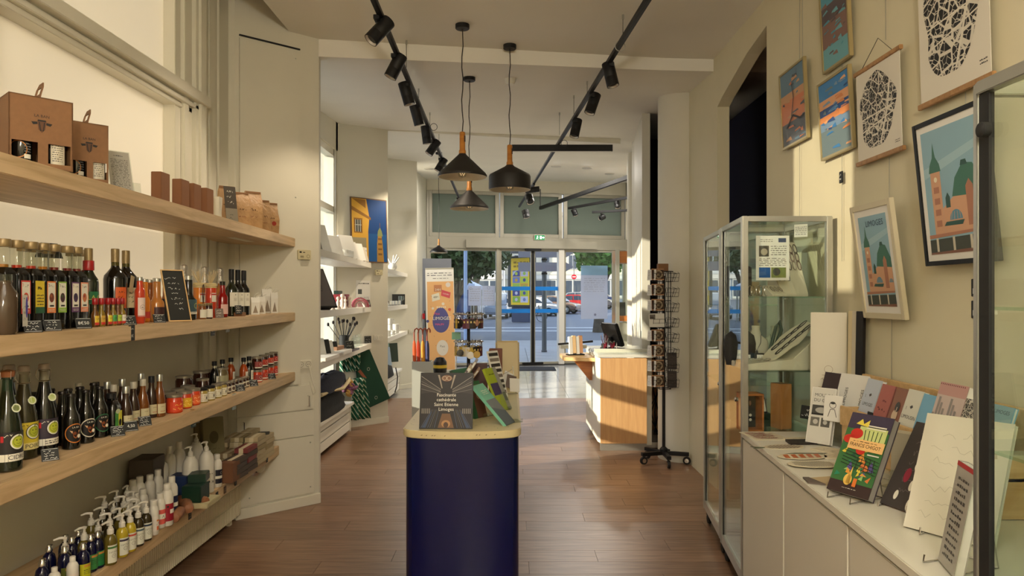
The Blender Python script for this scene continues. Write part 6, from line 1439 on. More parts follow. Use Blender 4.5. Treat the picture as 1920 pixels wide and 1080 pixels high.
# ================================================================= GOODS ON THE ISLAND COUNTER
def book(name,label,w,h,th,loc,yaw,tilt=0.0,roll=0.0,cover=None,prt=None,pages=None,group=None,back=None,cat='book',wcl=.0012):
 t = thing(name,label,cat,loc,yaw,group,tilt=-tilt,roll=roll); cover = cover or M_wb
 MB().bx(-w / 2,w / 2,0,.002,0,h,cover).build('front_cover',t); MB().bx(-w / 2,w / 2,th - .002,th,0,h,back or cover).build('back_cover',t)
 MB().bx(-w / 2,-w / 2 + .002,.002,th - .002,0,h,cover).build('spine',t); MB().bx(-w / 2 + .002,w / 2 - .003,.002,th - .002,.002,h - .002,pages or M_paper).build('pages',t)
 if prt: b = MB(); b.M = face((0,-.0006,0)); prt(b,w,h); b.build('cover_print',t)
 return t
CT = .95
def cathedral(b,w,h):
 b.rect(-w / 2,0,w / 2,h,K(24,22,24)); g = [K(92,88,86),K(58,54,54),K(128,122,116)]
 for s in (-1,1):
  for k in range(6): b.poly([(s * .03,h * .62 + .004 * k),(s * w * .48,h * (.70 + .045 * k)),(s * w * .48,h * (.715 + .045 * k)),(s * .028,h * .63 + .004 * k)],g[k % 3],.0003)
  for k in range(7): b.poly([(s * (.035 + .006 * k),h * .34),(s * (.055 + .011 * k),h * .02),(s * (.058 + .011 * k),h * .02),(s * (.037 + .006 * k),h * .34)],[K(70,80,104),g[1],g[0]][k % 3],.0003)
  for k in range(5): b.rect(s * (.08 + .009 * k),h * .27,s * (.085 + .009 * k),h * .36,g[2],.0006)
  b.poly([(s * .045,h * .96),(s * .025,h * .72),(s * .02,h * .72),(s * .035,h * .96)],K(150,140,126),.0006); b.poly([(s * .10,h * .02),(s * .07,h * .3),(s * .074,h * .3),(s * .118,h * .02)],K(50,66,96),.0006)
  b.poly([(s * w * .2,h * .66),(s * w * .48,h * .90),(s * w * .48,h * .62)],K(46,42,42),.0002)
 b.disc(0,h * .90,.028,K(120,84,62),.0006,.016); b.ring(-.011,h * .90,.011,.002,K(200,186,160),.0009); b.ring(.011,h * .90,.011,.002,K(200,186,160),.0009)
 b.poly([(-.04,.005),(.04,.005),(.02,h * .27),(-.02,h * .27)],K(110,78,50),.0006); b.disc(0,h * .09,.022,K(170,126,80),.0009,.018); b.disc(0,h * .07,.012,K(70,46,30),.0012,.014)
 for i,s_ in enumerate(['Fascinante','cathédrale','Saint Etienne','Limoges']): b.text(s_,.0,h * (.60 - i * .085),.023,K(236,232,220),.0014)
book('book','square black book titled Fascinante cathédrale Saint Etienne Limoges, front of the island counter',.262,.275,.016,(-.325,3.45,CT + .001),-.03,.20,0,BL,cathedral,mat('cream_pages',(206,196,170),.6))
MB().tube([(-.04,.02,.002),(-.04,.06,.002),(-.04,.12,.20)],.002,M_chrome,5).tube([(.04,.02,.002),(.04,.06,.002),(.04,.12,.20)],.002,M_chrome,5).build('book_easel',None,(-.33,3.47,CT),label='thin wire easel behind the cathedral book',cat='easel')
# leaning row of books behind (tops towards the right)
for i,(px,w,h,th,rl,c,lab) in enumerate(((836,.20,.27,.012,.62,mat('brown_book',(90,66,52),.5),'thin brown book leaning right, leftmost behind the cathedral book'),(845,.20,.28,.022,.60,mat('sand_book',(190,174,140),.5),'thick sand coloured book leaning right'),(852,.22,.31,.016,.58,mat('grey_book',(140,128,112),.5),'grey brown book leaning right, tallest of the leaning row'),(862,.20,.25,.014,.66,mat('ochre_book',(196,150,96),.5),'ochre book with faint drawing leaning right'))):
 d = 4.02 + .10 * i
 t = thing('book',lab,'book',((px - 960) / F * d - .03,d,CT + .004),.0,'books leaning to the right behind the cathedral book',roll=rl)
 MB().bx(-th,0,-w / 2,w / 2,0,h,c).build('cover',t,bev=.001); MB().bx(-th + .003,-.003,-w / 2 - .0006,-w / 2,.003,h - .002,M_paper).build('pages',t)
 if i == 3:
  b = MB(); b.M = face((-th / 2,-w / 2 - .0012,h / 2)); b.squig(-.006,-.1,.006,.1,6,.0014,K(110,70,40),0,4); b.build('print',t)
# keyring carousel
kc = thing('keyring_carousel','two tier revolving keyring carousel crowded with keyrings on the island counter','carousel',(-.285,4.62,CT))
MB().lathe([(.11,0),(.11,.012),(.03,.02),(.012,.03),(.010,.52),(.012,.55)],M_black,28).build('post',kc)
rk_ = random.Random(11); cols = [K(30,28,28),K(190,160,60),K(150,90,120),K(90,40,60),K(206,196,170),K(170,130,110),K(214,206,196),K(60,50,44)]
for tier,(z,R,n) in enumerate(((.535,.10,28),(.355,.095,24))):
 MB().tube([(R * math.cos(a * PI / 12),R * math.sin(a * PI / 12),z) for a in range(24)],.003,M_chrome,5,True).build('ring',kc)
 b = MB()
 for k in range(4): a = k * PI / 2; b.tube([(0,0,z),(R * math.cos(a),R * math.sin(a),z)],.003,M_chrome,5)
 b.build('spokes',kc)
 for k in range(n):
  a = 2 * PI * k / n; x,y = R * 1.05 * math.cos(a),R * 1.05 * math.sin(a); c = cols[rk_.randrange(8)]; near = math.sin(a) < .35
  w8 = '%s tier of the carousel, %s' % (['upper','lower'][tier],['right side','back right','back','back left','left side','front left','front','front right'][int((a / (2 * PI) * 8 + .5)) % 8])
  o = thing('keyring','small %s keyring hanging on the %s' % (['black','yellow','mauve','maroon','cream','tan','white','dark brown'][cols.index(c)],w8),'keyring',(-.285 + x,4.62 + y,CT + z),a + PI / 2,'keyrings on the carousel')
  part('hook','kh',lambda: MB().tube([(0,0,0),(0,.012,.006),(0,.022,.012),(0,.02,0)],.0014,M_chrome,4).tube([(.008 * math.cos(i * PI / 5),.012,-.012 + .008 * math.sin(i * PI / 5)) for i in range(10)],.0014,M_chrome,4,True).tube([(0,.012,-.02),(.002,.012,-.034)],.0016,M_chrome,4),o)
  if k % 5 == 4: part('charm',('kd',c.name),lambda: MB().sphere((0,.012,-.056),(.020,.005,.022),c,14,6),o)
  else: part('charm',('kb',c.name),lambda: MB().cb((0,.012,-.062),(.025,.007,.062),c).cb((0,.0085,-.05),(.012,.002,.015),K(214,190,120)),o,bev=.001)
for i,(x,z,c,nm) in enumerate(((-.33,.29,M_chrome,'silver'),(-.265,.275,M_wb,'white'),(-.225,.28,mat('brass_medal',(176,146,80),.3,metal=.6),'gold'))):
 b = MB(); b.M = Matrix.Rotation(PI / 2,4,'X'); b.lathe([(.021,-.003),(.024,0),(.021,.003)],c,20); b.build('medal',None,(x,4.49,CT + z),label='round %s medal keyring on the lower front of the carousel' % nm,cat='keyring',group='round medals of the carousel')
book('book','thick dark green spined book standing behind the ochre one',.13,.22,.045,(-.262,4.25,CT),.5,.25,-.1,mat('green_spine',(52,96,70),.5),None,mat('grey_pages',(150,146,136),.6))
book('book','dark maroon book standing in the middle of the island counter',.12,.23,.03,(-.21,4.42,CT),.2,.12,0,mat('maroon_cover',(66,26,26),.5))
book('book','green and brown picture book standing turned to the right, in a clear holder',.11,.20,.014,(-.165,3.78,CT),.95,.30,0,mat('forest_cover',(40,86,50),.5),lambda b,w,h: (b.rect(-w / 2,h * .0,w / 2,h * .9,K(96,62,46)),b.rect(-w / 2,0,-w / 2 + .03,h,K(36,84,48),.0003),b.disc(.02,h * .6,.02,K(150,130,100),.0004)))
t = book('book','teal and grey book leaning steeply at the right edge of the island counter',.12,.265,.016,(-.006,3.58,CT + .003),1.2,.76,0,mat('teal_cover',(120,186,160),.45),lambda b,w,h: (b.rect(-w / 2,0,w / 2,h * .62,K(120,126,130)),b.poly([(-w / 2,0),(w / 2,0),(w / 2,h * .3),(-w / 2,h * .45)],K(90,100,110),.0003),b.scrib(-.035,h * .74,.035,h * .86,3,WH,.0006,5)))
book('book','lime green and violet picture book standing in a clear holder',.12,.26,.016,(-.030,4.02,CT + .004),1.05,.46,0,mat('lime_cover',(160,176,50),.45),lambda b,w,h: (b.rect(-w / 2,h * .36,w * .18,h * .64,K(76,66,100)),b.rect(w * .18,0,w / 2,h,K(150,150,140),.0003),b.scrib(-.04,h * .82,.015,h * .88,1,K(70,80,30),.0006,3),b.rect(w * .22,h * .2,w * .46,h * .4,K(80,86,70),.0006)))
book('magazine','striped black and white booklet standing tall behind the lime green book',.10,.30,.008,(-.055,4.40,CT + .02),.9,.30,0,M_paper,lambda b,w,h: [b.rect(-w / 2 + .006,h * (.08 + .115 * k),w / 2 - .006,h * (.15 + .115 * k),K(60,56,52) if k % 3 else K(130,120,110)) for k in range(8)],cat='booklet')
slab('cream_board','plain cream upright board near the far end of the island counter','board',.17,.335,.022,(-.03,5.0,CT),.12,.04,mat('cream_board',(214,198,156),.5),bev=.012)
b = MB()
for x,y,w in ((-.165,3.84,.05),(-.07,4.03,.05),(-.01,3.68,.05)):
 pass
for nm,x,y,yaw in (('under the green and brown book',-.16,3.84,.95),('under the lime green book',-.06,4.06,.45),('under the teal book',.0,3.66,.35)):
 t = thing('book_stand','clear acrylic book stand ' + nm,'stand',(x,y,CT),yaw,'clear book stands of the island counter')
 MB().bx(-.045,.045,-.04,.06,0,.003,M_acryl).build('foot',t); MB().cb((0,.04,.07),(.09,.003,.15),M_acryl,(-.25,0,0)).build('back',t); MB().bx(-.045,.045,-.04,-.037,0,.02,M_acryl).build('lip',t)
t = thing('wire_basket','small wire holder with tilted white cards at the right of the counter','holder',(-.03,4.72,CT),.2)
for k in range(3): MB().cb((.0 + .02 * k,-.02 * k,.10 - .02 * k),(.07,.004,.09),[M_paper,mat('grey_card',(110,96,88),.6),M_paper][k],(-.3,.5 - .2 * k,.2)).build('card',t)
b = MB(); b.tube([(-.06,0,0),(-.05,0,.12),(.03,0,.16)],.002,M_chrome,5).tube([(.06,0,0),(.04,.02,.18)],.002,M_chrome,5).tube([(-.06,-.04,.004),(.06,-.04,.004),(.06,.06,.004),(-.06,.06,.004)],.002,M_chrome,5,True); b.build('wire_frame',t)
MB().cb((-.11,4.75,CT + .15),(.09,.06,.30),mat('small_box_brown',(110,64,44),.6)).build('box',bev=.003,label='narrow brown box right behind the keyring carousel',cat='box')
t = thing('price_card','small mint green card standing at the left of the carousel','price card',(-.375,4.74,CT)); MB().bx(-.03,.03,0,.003,.36,.41,K(130,186,160)).build('card',t); MB().tube([(0,.004,0),(0,.004,.4)],.003,M_chrome,5).build('stick',t)
# ================================================================= INSIDE THE JEWELLERY CASE
M_cream_l = mat('cream_leather',(216,210,186),.5); M_bust = mat('black_velvet',(34,34,34),.8)
SA,SB_,SC_ = 1.60,1.21,.88
slab('notice','printed notice with portrait and blue panel stuck inside the jewellery case','notice',.175,.235,.002,(1.37,3.70,1.685),0,0,M_paper,bev=0,prt=lambda b,w,h: (b.rect(-.072,.125,-.02,.182,K(80,76,66)),b.disc(-.045,.15,.018,K(170,160,140),.0003),b.rect(-.072,.014,-.012,.068,K(30,90,160)),b.rect(-.008,.014,.07,.068,K(120,130,70)),b.disc(.02,.045,.02,K(70,70,66),.0003),b.scrib(-.012,.13,.072,.185,5,K(130,126,116),0,3),b.scrib(-.072,.075,.072,.12,5,K(130,126,116),0,4),b.rect(.03,.2,.07,.222,K(70,80,110)),b.scrib(-.07,.2,.0,.22,2,K(150,146,136),0,6)))
slab('notice','small white notice high on the right rear glass of the jewellery case','notice',.07,.07,.002,(1.60,3.90,1.93),-.6,0,M_paper,bev=0,prt=lambda b,w,h: b.scrib(-.03,.01,.03,.06,5,K(150,150,150),0,3))
def wedge(name,label,x,y,z,w,d,h,h0,yaw,cat='display stand'):
 t = thing(name,label,cat,(x,y,z),yaw); b = MB(); b.M = Matrix(((0,0,1,-w / 2),(1,0,0,0),(0,1,0,0),(0,0,0,1)))
 b.prism([(-d / 2,0),(d / 2,0),(d / 2,h),(d / 2 - .02,h),(-d / 2,h0)],0,w,M_cream_l); b.build('wedge',t,bev=.003); return t
def bracelet(t,u,v,w,h,d,h0,H,c,L=.05,r=.0025):
 # dark loop lying on the slope of a wedge; v in 0..1 up the slope
 s = lambda q: (-d / 2 + (d - .02) * q,h0 + (H - h0) * q)
 pts = []
 for k in range(10):
  a = 2 * PI * k / 10; q = v + math.sin(a) * h; yy,zz = s(q); pts.append((u + math.cos(a) * w,yy - .004,zz + .005))
 MB().tube(pts,r,c,5,True).build('bracelet',t)
w1_ = wedge('bracelet_stand','tall cream sloping stand with rows of bracelets, upper shelf of the jewellery case',1.565,3.95,SA,.11,.20,.31,.02,.0)
for i in range(4):
 for j in range(3): bracelet(w1_,-.040 + .027 * i,.52 + .16 * j,.010,.10,.20,.02,.31,[K(70,50,42),K(44,40,40),K(120,110,100),K(90,64,60)][(i + j) % 4],r=.0022)
w2_ = wedge('bracelet_stand','small cream sloping stand with two cord necklaces, upper shelf of the jewellery case',1.475,3.85,SA,.09,.14,.19,.02,.2)
for i in range(3): bracelet(w2_,-.03 + .028 * i,.60,.012,.25,.14,.02,.19,[K(60,46,40),K(80,80,76),K(50,40,36)][i],r=.002)
bx_a = wedge('ring_stand','low cream block with silver rings, upper shelf of the jewellery case',1.41,3.78,SA,.09,.09,.06,.01,.3)
for i in range(3): bracelet(bx_a,-.025 + .025 * i,.5,.008,.25,.09,.01,.06,M_chrome,r=.002)
for i in range(5): MB().tube([(.028 * math.cos(a * PI / 7),0,.028 + .028 * math.sin(a * PI / 7)) for a in range(14)],.0022,M_gold if i % 2 else M_chrome,5,True).build('bangle',None,(1.27 + .022 * i,3.76 + .02 * (i % 2),SA + .0025),(0,0,.9),label='thin standing bangle on the upper glass shelf, %s of five' % ['leftmost','second','middle','fourth','rightmost'][i],cat='bangle',group='thin bangles on the upper glass shelf')
wedge('display_block','dark velvet block at the back left of the upper shelf',1.33,4.12,SA,.12,.08,.18,.17,0).children[0].data.materials[0] = M_bust
# middle shelf: big necklace ramp
t = thing('necklace_ramp','large cream ramp with curved dark necklaces on the middle shelf of the jewellery case','display stand',(1.435,3.86,SB_))
b = MB(); b.M = Matrix(((1,0,0,0),(0,0,-1,.12),(0,1,0,0),(0,0,0,1))); b.prism([(-.195,0),(.195,0),(.195,.17),(.18,.175),(.05,.055),(-.195,.03)],0,.25,M_cream_l); b.build('base',t,bev=.003)
b = MB(); b.M = Matrix.Translation((.055,.0,.14)) @ Matrix.Rotation(-.78,4,'Y') @ Matrix.Rotation(.0,4,'X'); pts = []
for k in range(24):
 a = 2 * PI * k / 24; pts.append((.165 * math.cos(a) * (1 if math.cos(a) > 0 else 1.1),.085 * math.sin(a) * (1.0 if math.cos(a) > 0 else .8)))
b.prism(pts,0,.012,M_cream_l); b.build('pad',t,rot=(.3,0,0),bev=.002)
for i in range(5):
 for j in range(2):
  b = MB(); b.M = Matrix.Translation((.055,.0,.14)) @ Matrix.Rotation(-.78,4,'Y'); x0 = -.05 + .045 * i; y0 = -.035 + .06 * j
  b.tube([(x0 + .032 * math.cos(k * PI / 6),y0 + .010 * math.sin(k * PI / 6),.016) for k in range(12)],[.0012 + .0018 * (math.sin(k * PI / 12)) for k in range(12)],K(36,32,32),5,True); b.build('necklace',t,rot=(.3,0,0))
for i in range(8):
 MB().tube([(.012 * math.cos(a * PI / 4),.008 * math.sin(a * PI / 4),.006 + .004 * (a % 2)) for a in range(8)],.004,mat('silver_grey',(190,186,170),.3,metal=.5),5,True).build('ring',None,(1.255 + .018 * i,3.775 + .02 * (i % 3),SB_ + .042 + .003 * (i % 2)),label='chunky pale ring lying at the low end of the necklace ramp',cat='ring',group='chunky pale rings on the ramp')
def bust(label,x,y,z,h,mt,cord=None):
 t = thing('necklace_bust',label,'display bust',(x,y,z),-.2,'necklace busts in the jewellery case'); s = h / .2
 prof = [(.055,.028,0),(.062,.03,.04),(.066,.028,.09),(.058,.024,.125),(.028,.02,.15),(.02,.018,.18),(.022,.02,.20)]
 MB().loft([[(a * s * math.cos(k * PI / 8),c_ * s * math.sin(k * PI / 8),zz * s) for k in range(16)] for a,c_,zz in prof],mt).build('torso',t,smooth=60)
 if cord: MB().tube([(-.024 * s,-.016 * s,.155 * s),(-.02 * s,-.03 * s,.11 * s),(0,-.034 * s,.07 * s),(.02 * s,-.03 * s,.11 * s),(.024 * s,-.016 * s,.155 * s)],.002,cord,5).sphere((0,-.036 * s,.062 * s),(.008,.003,.012),cord,8,6).build('necklace',t)
bust('black velvet necklace bust at the left of the middle shelf',1.30,4.02,SB_,.27,M_bust)
bust('white necklace bust with grey cord, middle of the middle shelf',1.42,4.10,SB_,.22,M_cream_l,K(90,90,86))
bust('pale green necklace bust behind the ramp, wearing a dark looped scarf',1.53,4.10,SB_,.22,mat('pale_green_bust',(176,186,160),.6),K(90,100,90))
MB().tube([(1.45,4.02,SB_ + .02),(1.475,4.0,SB_ + .12),(1.50,4.0,SB_ + .22),(1.52,4.0,SB_ + .25),(1.53,4.0,SB_ + .20),(1.49,3.99,SB_ + .10),(1.46,4.0,SB_ + .03)],.010,mat('dark_green_scarf',(24,60,48),.6),8).build('looped_scarf',label='dark green looped necklace cord rising behind the ramp',cat='necklace')
for i in range(2):
 slab('earring_card','black box with white card and red earring, %s of two' % ['left','right'][i],'earrings',.05,.075,.03,(1.305 + .07 * i,3.90,SB_),0,0,M_bust,'earring cards with red drops',prt=lambda b,w,h: (b.rect(-.018,.012,.016,.068,M_paper),b.disc(0,.024,.009,K(190,30,50),.0004),b.line([(-.008,.06),(0,.034),(.008,.06)],.001,BL,.0004)))
# lowest visible shelf
t = thing('wooden_display_box','dark wooden box frame with earrings on black, low in the jewellery case','display box',(1.285,3.80,SC_),.1)
for x0,x1,z0,z1 in ((-.055,-.045,0,.2),(.045,.055,0,.2),(-.055,.055,.19,.2),(-.055,.055,0,.01)): MB().bx(x0,x1,-.05,.05,z0,z1,W_cherry).build('board',t,bev=.001)
MB().bx(-.045,.045,.03,.04,.01,.19,M_slate).build('back',t)
b = MB(); b.M = face((0,.029,0)); b.disc(.012,.14,.008,M_chrome,0,.014); b.rect(-.02,.05,-.012,.09,WH); b.disc(.015,.075,.008,WH); b.disc(.015,.05,.008,WH); b.disc(-.016,.035,.006,WH); b.build('earrings',t)
MB().bx(-.035,.035,-.045,.045,0,.245,wood('light_block',(176,120,66),(196,142,86),.45,(8,8,1),.02)).build('wood_block',None,(1.475,3.86,SC_),(0,0,.35),bev=.003,label='tall light wooden block in the jewellery case',cat='block')
slab('brooch_card','small tilted picture card between the wooden pieces of the case','card',.06,.09,.008,(1.395,3.92,SC_ + .07),.1,.4,M_slate,prt=lambda b,w,h: (b.rect(-.024,.01,.024,.08,WH),b.disc(0,.04,.014,K(200,190,60),.0004),b.line([(-.01,.07),(.012,.03)],.004,K(60,90,60),.0005)))
MB().cb((1.40,3.93,SC_ + .035),(.09,.07,.07),M_dgreen).build('box',bev=.003,label='dark green box under the tilted picture card',cat='box')
# inside the close case
for i,(x,y,h,w,yaw) in enumerate(((1.16,1.30,.20,.13,-.9),(1.30,1.38,.17,.12,-.6))):
 book('booklet',['pale booklet with small dark print on the middle shelf of the close case','cream booklet leaning behind the pale one in the close case'][i],w,h,.015,(x,y,1.272),yaw,.2,0,mat('pale_booklet',(206,204,184),.5),lambda b,w,h: (b.scrib(-.04,.02,.01,.10,9,K(60,60,56),0,5),b.disc(0,h * .8,.005,K(120,50,50)),b.poly([(.02,h * .6),(.05,h * .75),(.045,h * .85),(.02,h * .8)],K(190,140,70))),cat='booklet')
figurine(1.16,1.25,1.58,.10,'white twisted ornament on the top shelf of the close case','ornaments of the close case',M_wb)
figurine(1.25,1.36,1.58,.08,'small white ornament behind the twisted one in the close case','ornaments of the close case',M_wb)
MB().cb((1.12,1.44,1.58 + .03),(.07,.05,.06),M_paper).build('box',bev=.003,label='small pale box at the far corner of the close case',cat='box')
book('book','large dark blue book leaning low in the close case',.24,.30,.02,(1.22,1.18,.955),-.9,.55,0,mat('petrol_cover',(34,50,66),.5),lambda b,w,h: b.squig(-.08,.08,.08,.2,3,.003,WH,0,4))
figurine(1.13,1.40,1.272,.09,'small glass figure by the corner of the close case','ornaments of the close case',M_clear)
# ================================================================= ON THE SIDEBOARD
ST = .90; YR = -PI / 2
rack = thing('book_rack','long beech book rack against the right wall, full of small books','rack',(0,0,0))
MB().bx(1.655,1.675,2.20,3.33,.903,1.235,W_pale).build('back_board',rack,bev=.002); MB().bx(1.49,1.505,2.20,3.20,1.02,1.105,W_pale).build('ledge_board',rack,bev=.002)
MB().bx(1.505,1.655,2.20,3.20,1.02,1.03,W_pale).build('tray',rack); MB().bx(1.50,1.515,2.20,3.20,.903,1.02,W_pale).build('lower_board',rack)
for y in (2.2,3.19): MB().bx(1.505,1.66,y,y + .012,.903,1.10,W_pale).build('end_board',rack)
def lim(word,c,cw,extra=None):
 def d(b,w,h):
  b.rect(-w / 2,0,w / 2,h,c); b.text(word,0,h * .45,.021,cw,.0004); b.text('I',-w * .3,h * .62,.02,cw,.0004); b.poly([(-.01,h * .66),(.0,h * .62),(.012,h * .66),(.004,h * .7)],K(70,64,56),.0004)
  if extra: extra(b,w,h)
 return d
def cow(b,w,h): b.poly([(-w / 2,0),(w / 2,0),(w / 2,h * .3)],K(60,130,80),.0002); b.disc(0,h * .28,.026,K(120,50,40),.0006,.02); b.disc(.02,h * .3,.011,K(220,190,150),.0009); b.line([(-.02,h * .2),(-.03,h * .1)],.004,BL,.0008)
def goose(b,w,h): b.disc(.0,h * .42,.02,K(214,190,160),.0006,.025); b.disc(.004,h * .6,.016,K(60,56,46),.0008,.022); b.line([(.0,h * .42),(.004,h * .6)],.004,K(214,190,160),.0009)
for y,w,h,m_,pr,lab in ((3.10,.12,.21,mat('ice_cover',(196,204,216),.45),lim('LIMOGES',K(196,204,216),BL),'ice blue LIMOGES book, farthest in the rack'),(2.975,.115,.20,mat('rose_cover',(176,96,82),.45),lambda b,w,h: (b.squig(-.045,h * .4,.045,h * .52,1,.004,K(90,30,30),.0004,5),b.squig(-.02,h * .6,.03,h * .7,1,.003,K(110,36,36),.0004,2)),'terracotta book beside the ice blue one'),
                              (2.875,.11,.20,mat('brown_cover',(140,88,60),.45),lambda b,w,h: goose(b,w,h),'brown book with a goose on the cover'),(2.78,.105,.205,mat('ivory_cover',(222,220,204),.45),lim('LIMOUSIN',K(222,220,204),BL),'ivory LIMOUSIN book in the middle of the rack'),
                              (2.69,.10,.20,mat('sky_cover',(120,176,206),.45),cow,'sky blue book with a brown cow, in the rack')):
 book('book',lab,w,h,.02,(1.535,y,1.035),YR,.32,0,m_,pr,group='small books in the beech rack')
def skyline(b,w,h):
 b.rect(-w / 2,0,w / 2,h,K(206,186,176)); b.rect(-w / 2,h * .82,w / 2,h,K(196,150,140),.0003)
 for k in range(9): b.rect(-w / 2 + .017 * k,h * .45,-w / 2 + .017 * k + .013,h * (.55 + .08 * (k * 7 % 4)),K(150,140,134),.0006)
 for k in range(14): b.rect(-w / 2 + .0105 * k + .003,h * .965,-w / 2 + .0105 * k + .008,h * .985,K(120,60,60),.0006)
book('calendar','pink and grey skyline calendar, tallest in the rack',.16,.26,.03,(1.525,2.545,1.035),YR,.30,0,mat('pinkish',(190,160,150),.5),skyline,cat='calendar')
def map_mat(name,sc):
 if name in MATS: return MATS[name]
 m = mat(name,(26,25,24),.6); t = m.node_tree; bs = t.nodes['Principled BSDF']; tcn = t.nodes.new('ShaderNodeTexCoord')
 v = t.nodes.new('ShaderNodeTexVoronoi'); v.feature = 'DISTANCE_TO_EDGE'; v.inputs['Scale'].default_value = sc; v2 = t.nodes.new('ShaderNodeTexVoronoi'); v2.feature = 'DISTANCE_TO_EDGE'; v2.inputs['Scale'].default_value = sc * 2.3
 a = t.nodes.new('ShaderNodeMath'); a.operation = 'LESS_THAN'; a.inputs[1].default_value = .055; a2 = t.nodes.new('ShaderNodeMath'); a2.operation = 'LESS_THAN'; a2.inputs[1].default_value = .035; mx_ = t.nodes.new('ShaderNodeMath'); mx_.operation = 'MAXIMUM'
 mx = t.nodes.new('ShaderNodeMix'); mx.data_type = 'RGBA'; mx.inputs[6].default_value = lin((26,25,24)); mx.inputs[7].default_value = lin((214,208,192))
 t.links.new(tcn.outputs['Object'],v.inputs['Vector']); t.links.new(tcn.outputs['Object'],v2.inputs['Vector']); t.links.new(v.outputs['Distance'],a.inputs[0]); t.links.new(v2.outputs['Distance'],a2.inputs[0])
 t.links.new(a.outputs[0],mx_.inputs[0]); t.links.new(a2.outputs[0],mx_.inputs[1]); t.links.new(mx_.outputs[0],mx.inputs[0]); t.links.new(mx.outputs[2],bs.inputs['Base Color'])
 return m
def blob(cx,cy,rx,ry): return [(cx + rx * (1 + .10 * math.sin(3 * a + 1) + .05 * math.sin(7 * a)) * math.cos(a),cy + ry * (1 + .04 * math.sin(5 * a)) * math.sin(a)) for a in [2 * PI * k / 40 for k in range(40)]]
book('notebook','black and white city map notebook in the rack',.12,.22,.012,(1.53,2.42,1.035),YR,.30,0,M_wb,lambda b,w,h: b.rect(-w / 2 + .002,.002,w / 2 - .002,h - .002,map_mat('map_print_fine',60)),cat='notebook')
def station(b,w,h,x0=0,y0=0,txt=True):
 """pale sky, green domed station with clock tower, arcade below"""
 L = lambda u,v: (x0 - w / 2 + u * w,y0 + v * h)
 def pg(pts,c,z): b.poly([L(*p) for p in pts],c,z)
 sky,st,st2,gr,gr2,dk_ = K(140,176,190),K(206,158,122),K(170,116,88),K(60,110,92),K(40,80,70),K(60,64,52)
 pg([(0,0),(1,0),(1,1),(0,1)],sky,0); pg([(0,.62),(1,.78),(1,.84),(0,.7)],K(160,192,200),.0002)
 pg([(.12,.16),(.30,.16),(.30,.66),(.12,.66)],st,.0006); pg([(.10,.66),(.32,.66),(.30,.72),(.24,.78),(.21,.90),(.18,.78),(.12,.72)],gr,.0007); b.disc(*L(.21,.60),.03 * w,K(230,220,190),.0009)
 for k in range(4): pg([(.16,.22 + .09 * k),(.26,.22 + .09 * k),(.26,.27 + .09 * k),(.16,.27 + .09 * k)],st2,.0008)
 pg([(.30,.16),(1,.16),(1,.42),(.55,.46),(.30,.36)],st,.0004); pg([(.48,.44),(.55,.58),(.70,.68),(.86,.66),(1,.52),(1,.42)],gr,.0005); pg([(.66,.66),(.78,.66),(.76,.70),(.68,.70)],gr2,.0006)
 pg([(.36,.36),(.44,.36),(.44,.44),(.40,.48),(.36,.44)],gr2,.0007); pg([(.72,.2),(.84,.2),(.84,.5),(.78,.55),(.72,.5)],st2,.0007)
 for cx,rr in ((.52,.11),(.92,.07)):
  b.disc(*L(cx,.26),rr * w,K(90,140,160),.0008,rr * w,16,0,PI);
  for k in range(4): b.line([L(cx - rr * .8 + rr * .5 * k,.262),L(cx - rr * .6 + rr * .4 * k,.262 + rr * w / h * .8)],.002 * w / .3,st,.001)
 pg([(.30,.22),(.62,.215),(.66,.25),(.34,.25)],gr2,.0012); pg([(0,.13),(1,.15),(1,.17),(0,.16)],st2,.0010); pg([(0,0),(1,0),(1,.13),(0,.12)],dk_,.0006)
 for k in range(3): pg([(.12 + .3 * k,.02),(.16 + .3 * k,.02),(.16 + .3 * k,.13),(.12 + .3 * k,.13)],K(206,198,176),.0009)
 pg([(0,0),(1,0),(1,.03),(0,.015)],K(130,90,70),.0009)
 if txt: b.text('LIMOGES',*L(.58,.91),.105 * w * 1.5,K(40,66,90),.0012)
book('notebook','blue station picture notebook, nearest in the rack',.12,.22,.012,(1.53,2.29,1.035),YR,.30,0,mat('sky_cover',(120,176,206),.45),lambda b,w,h: station(b,w * .96,h * .98,0,.002),cat='notebook')
# far group of books and tall boards
for i,(y,h,m_,lab) in enumerate(((3.44,.215,mat('near_black_cover',(58,42,44),.5),'very dark book at the far end of the sideboard'),(3.36,.22,M_wb,'white LIMOGES book right of the very dark one'),(3.27,.22,M_wb,'white LIMOGES book nearer to the rack'))):
 book('book',lab,.10,h,.035,(1.52 + .03 * i,y,ST + .12),YR + .35,.30,0,m_,None if i == 0 else (lambda b,w,h: b.text('LIMOGES',.02,h * .5,.022,BL,.0003,1,PI / 2)),group='books before the tall boards')
slab('acrylic_riser','clear riser holding the dark and white books','stand',.30,.118,.10,(1.50,3.36,ST),YR + .2,0,M_acryl,bev=0)
slab('card','white card with a small drawn portrait in front of the LIMOGES books','card',.085,.12,.006,(1.485,3.27,ST + .12),YR + .7,.15,M_paper,prt=lambda b,w,h: (b.ring(0,.075,.016,.0025,BL),b.line([(-.02,.02),(-.01,.055),(.01,.055),(.02,.02)],.0025,BL),b.disc(0,.085,.012,K(60,60,60),.0003,.006)))
slab('tall_board','tall white board with a faint line drawing at the end of the sideboard','board',.17,.62,.012,(1.60,3.56,ST),-.45,.06,mat('board_white',(222,216,196),.5),prt=lambda b,w,h: (b.squig(-.05,.22,.05,.30,2,.0016,K(150,120,90),0,4),b.ring(0,.33,.02,.0015,K(150,120,90)),b.rect(-.03,.30,.03,.302,K(150,120,90)),b.squig(-.04,.14,.05,.19,1,.0022,K(110,96,76),0,9)))
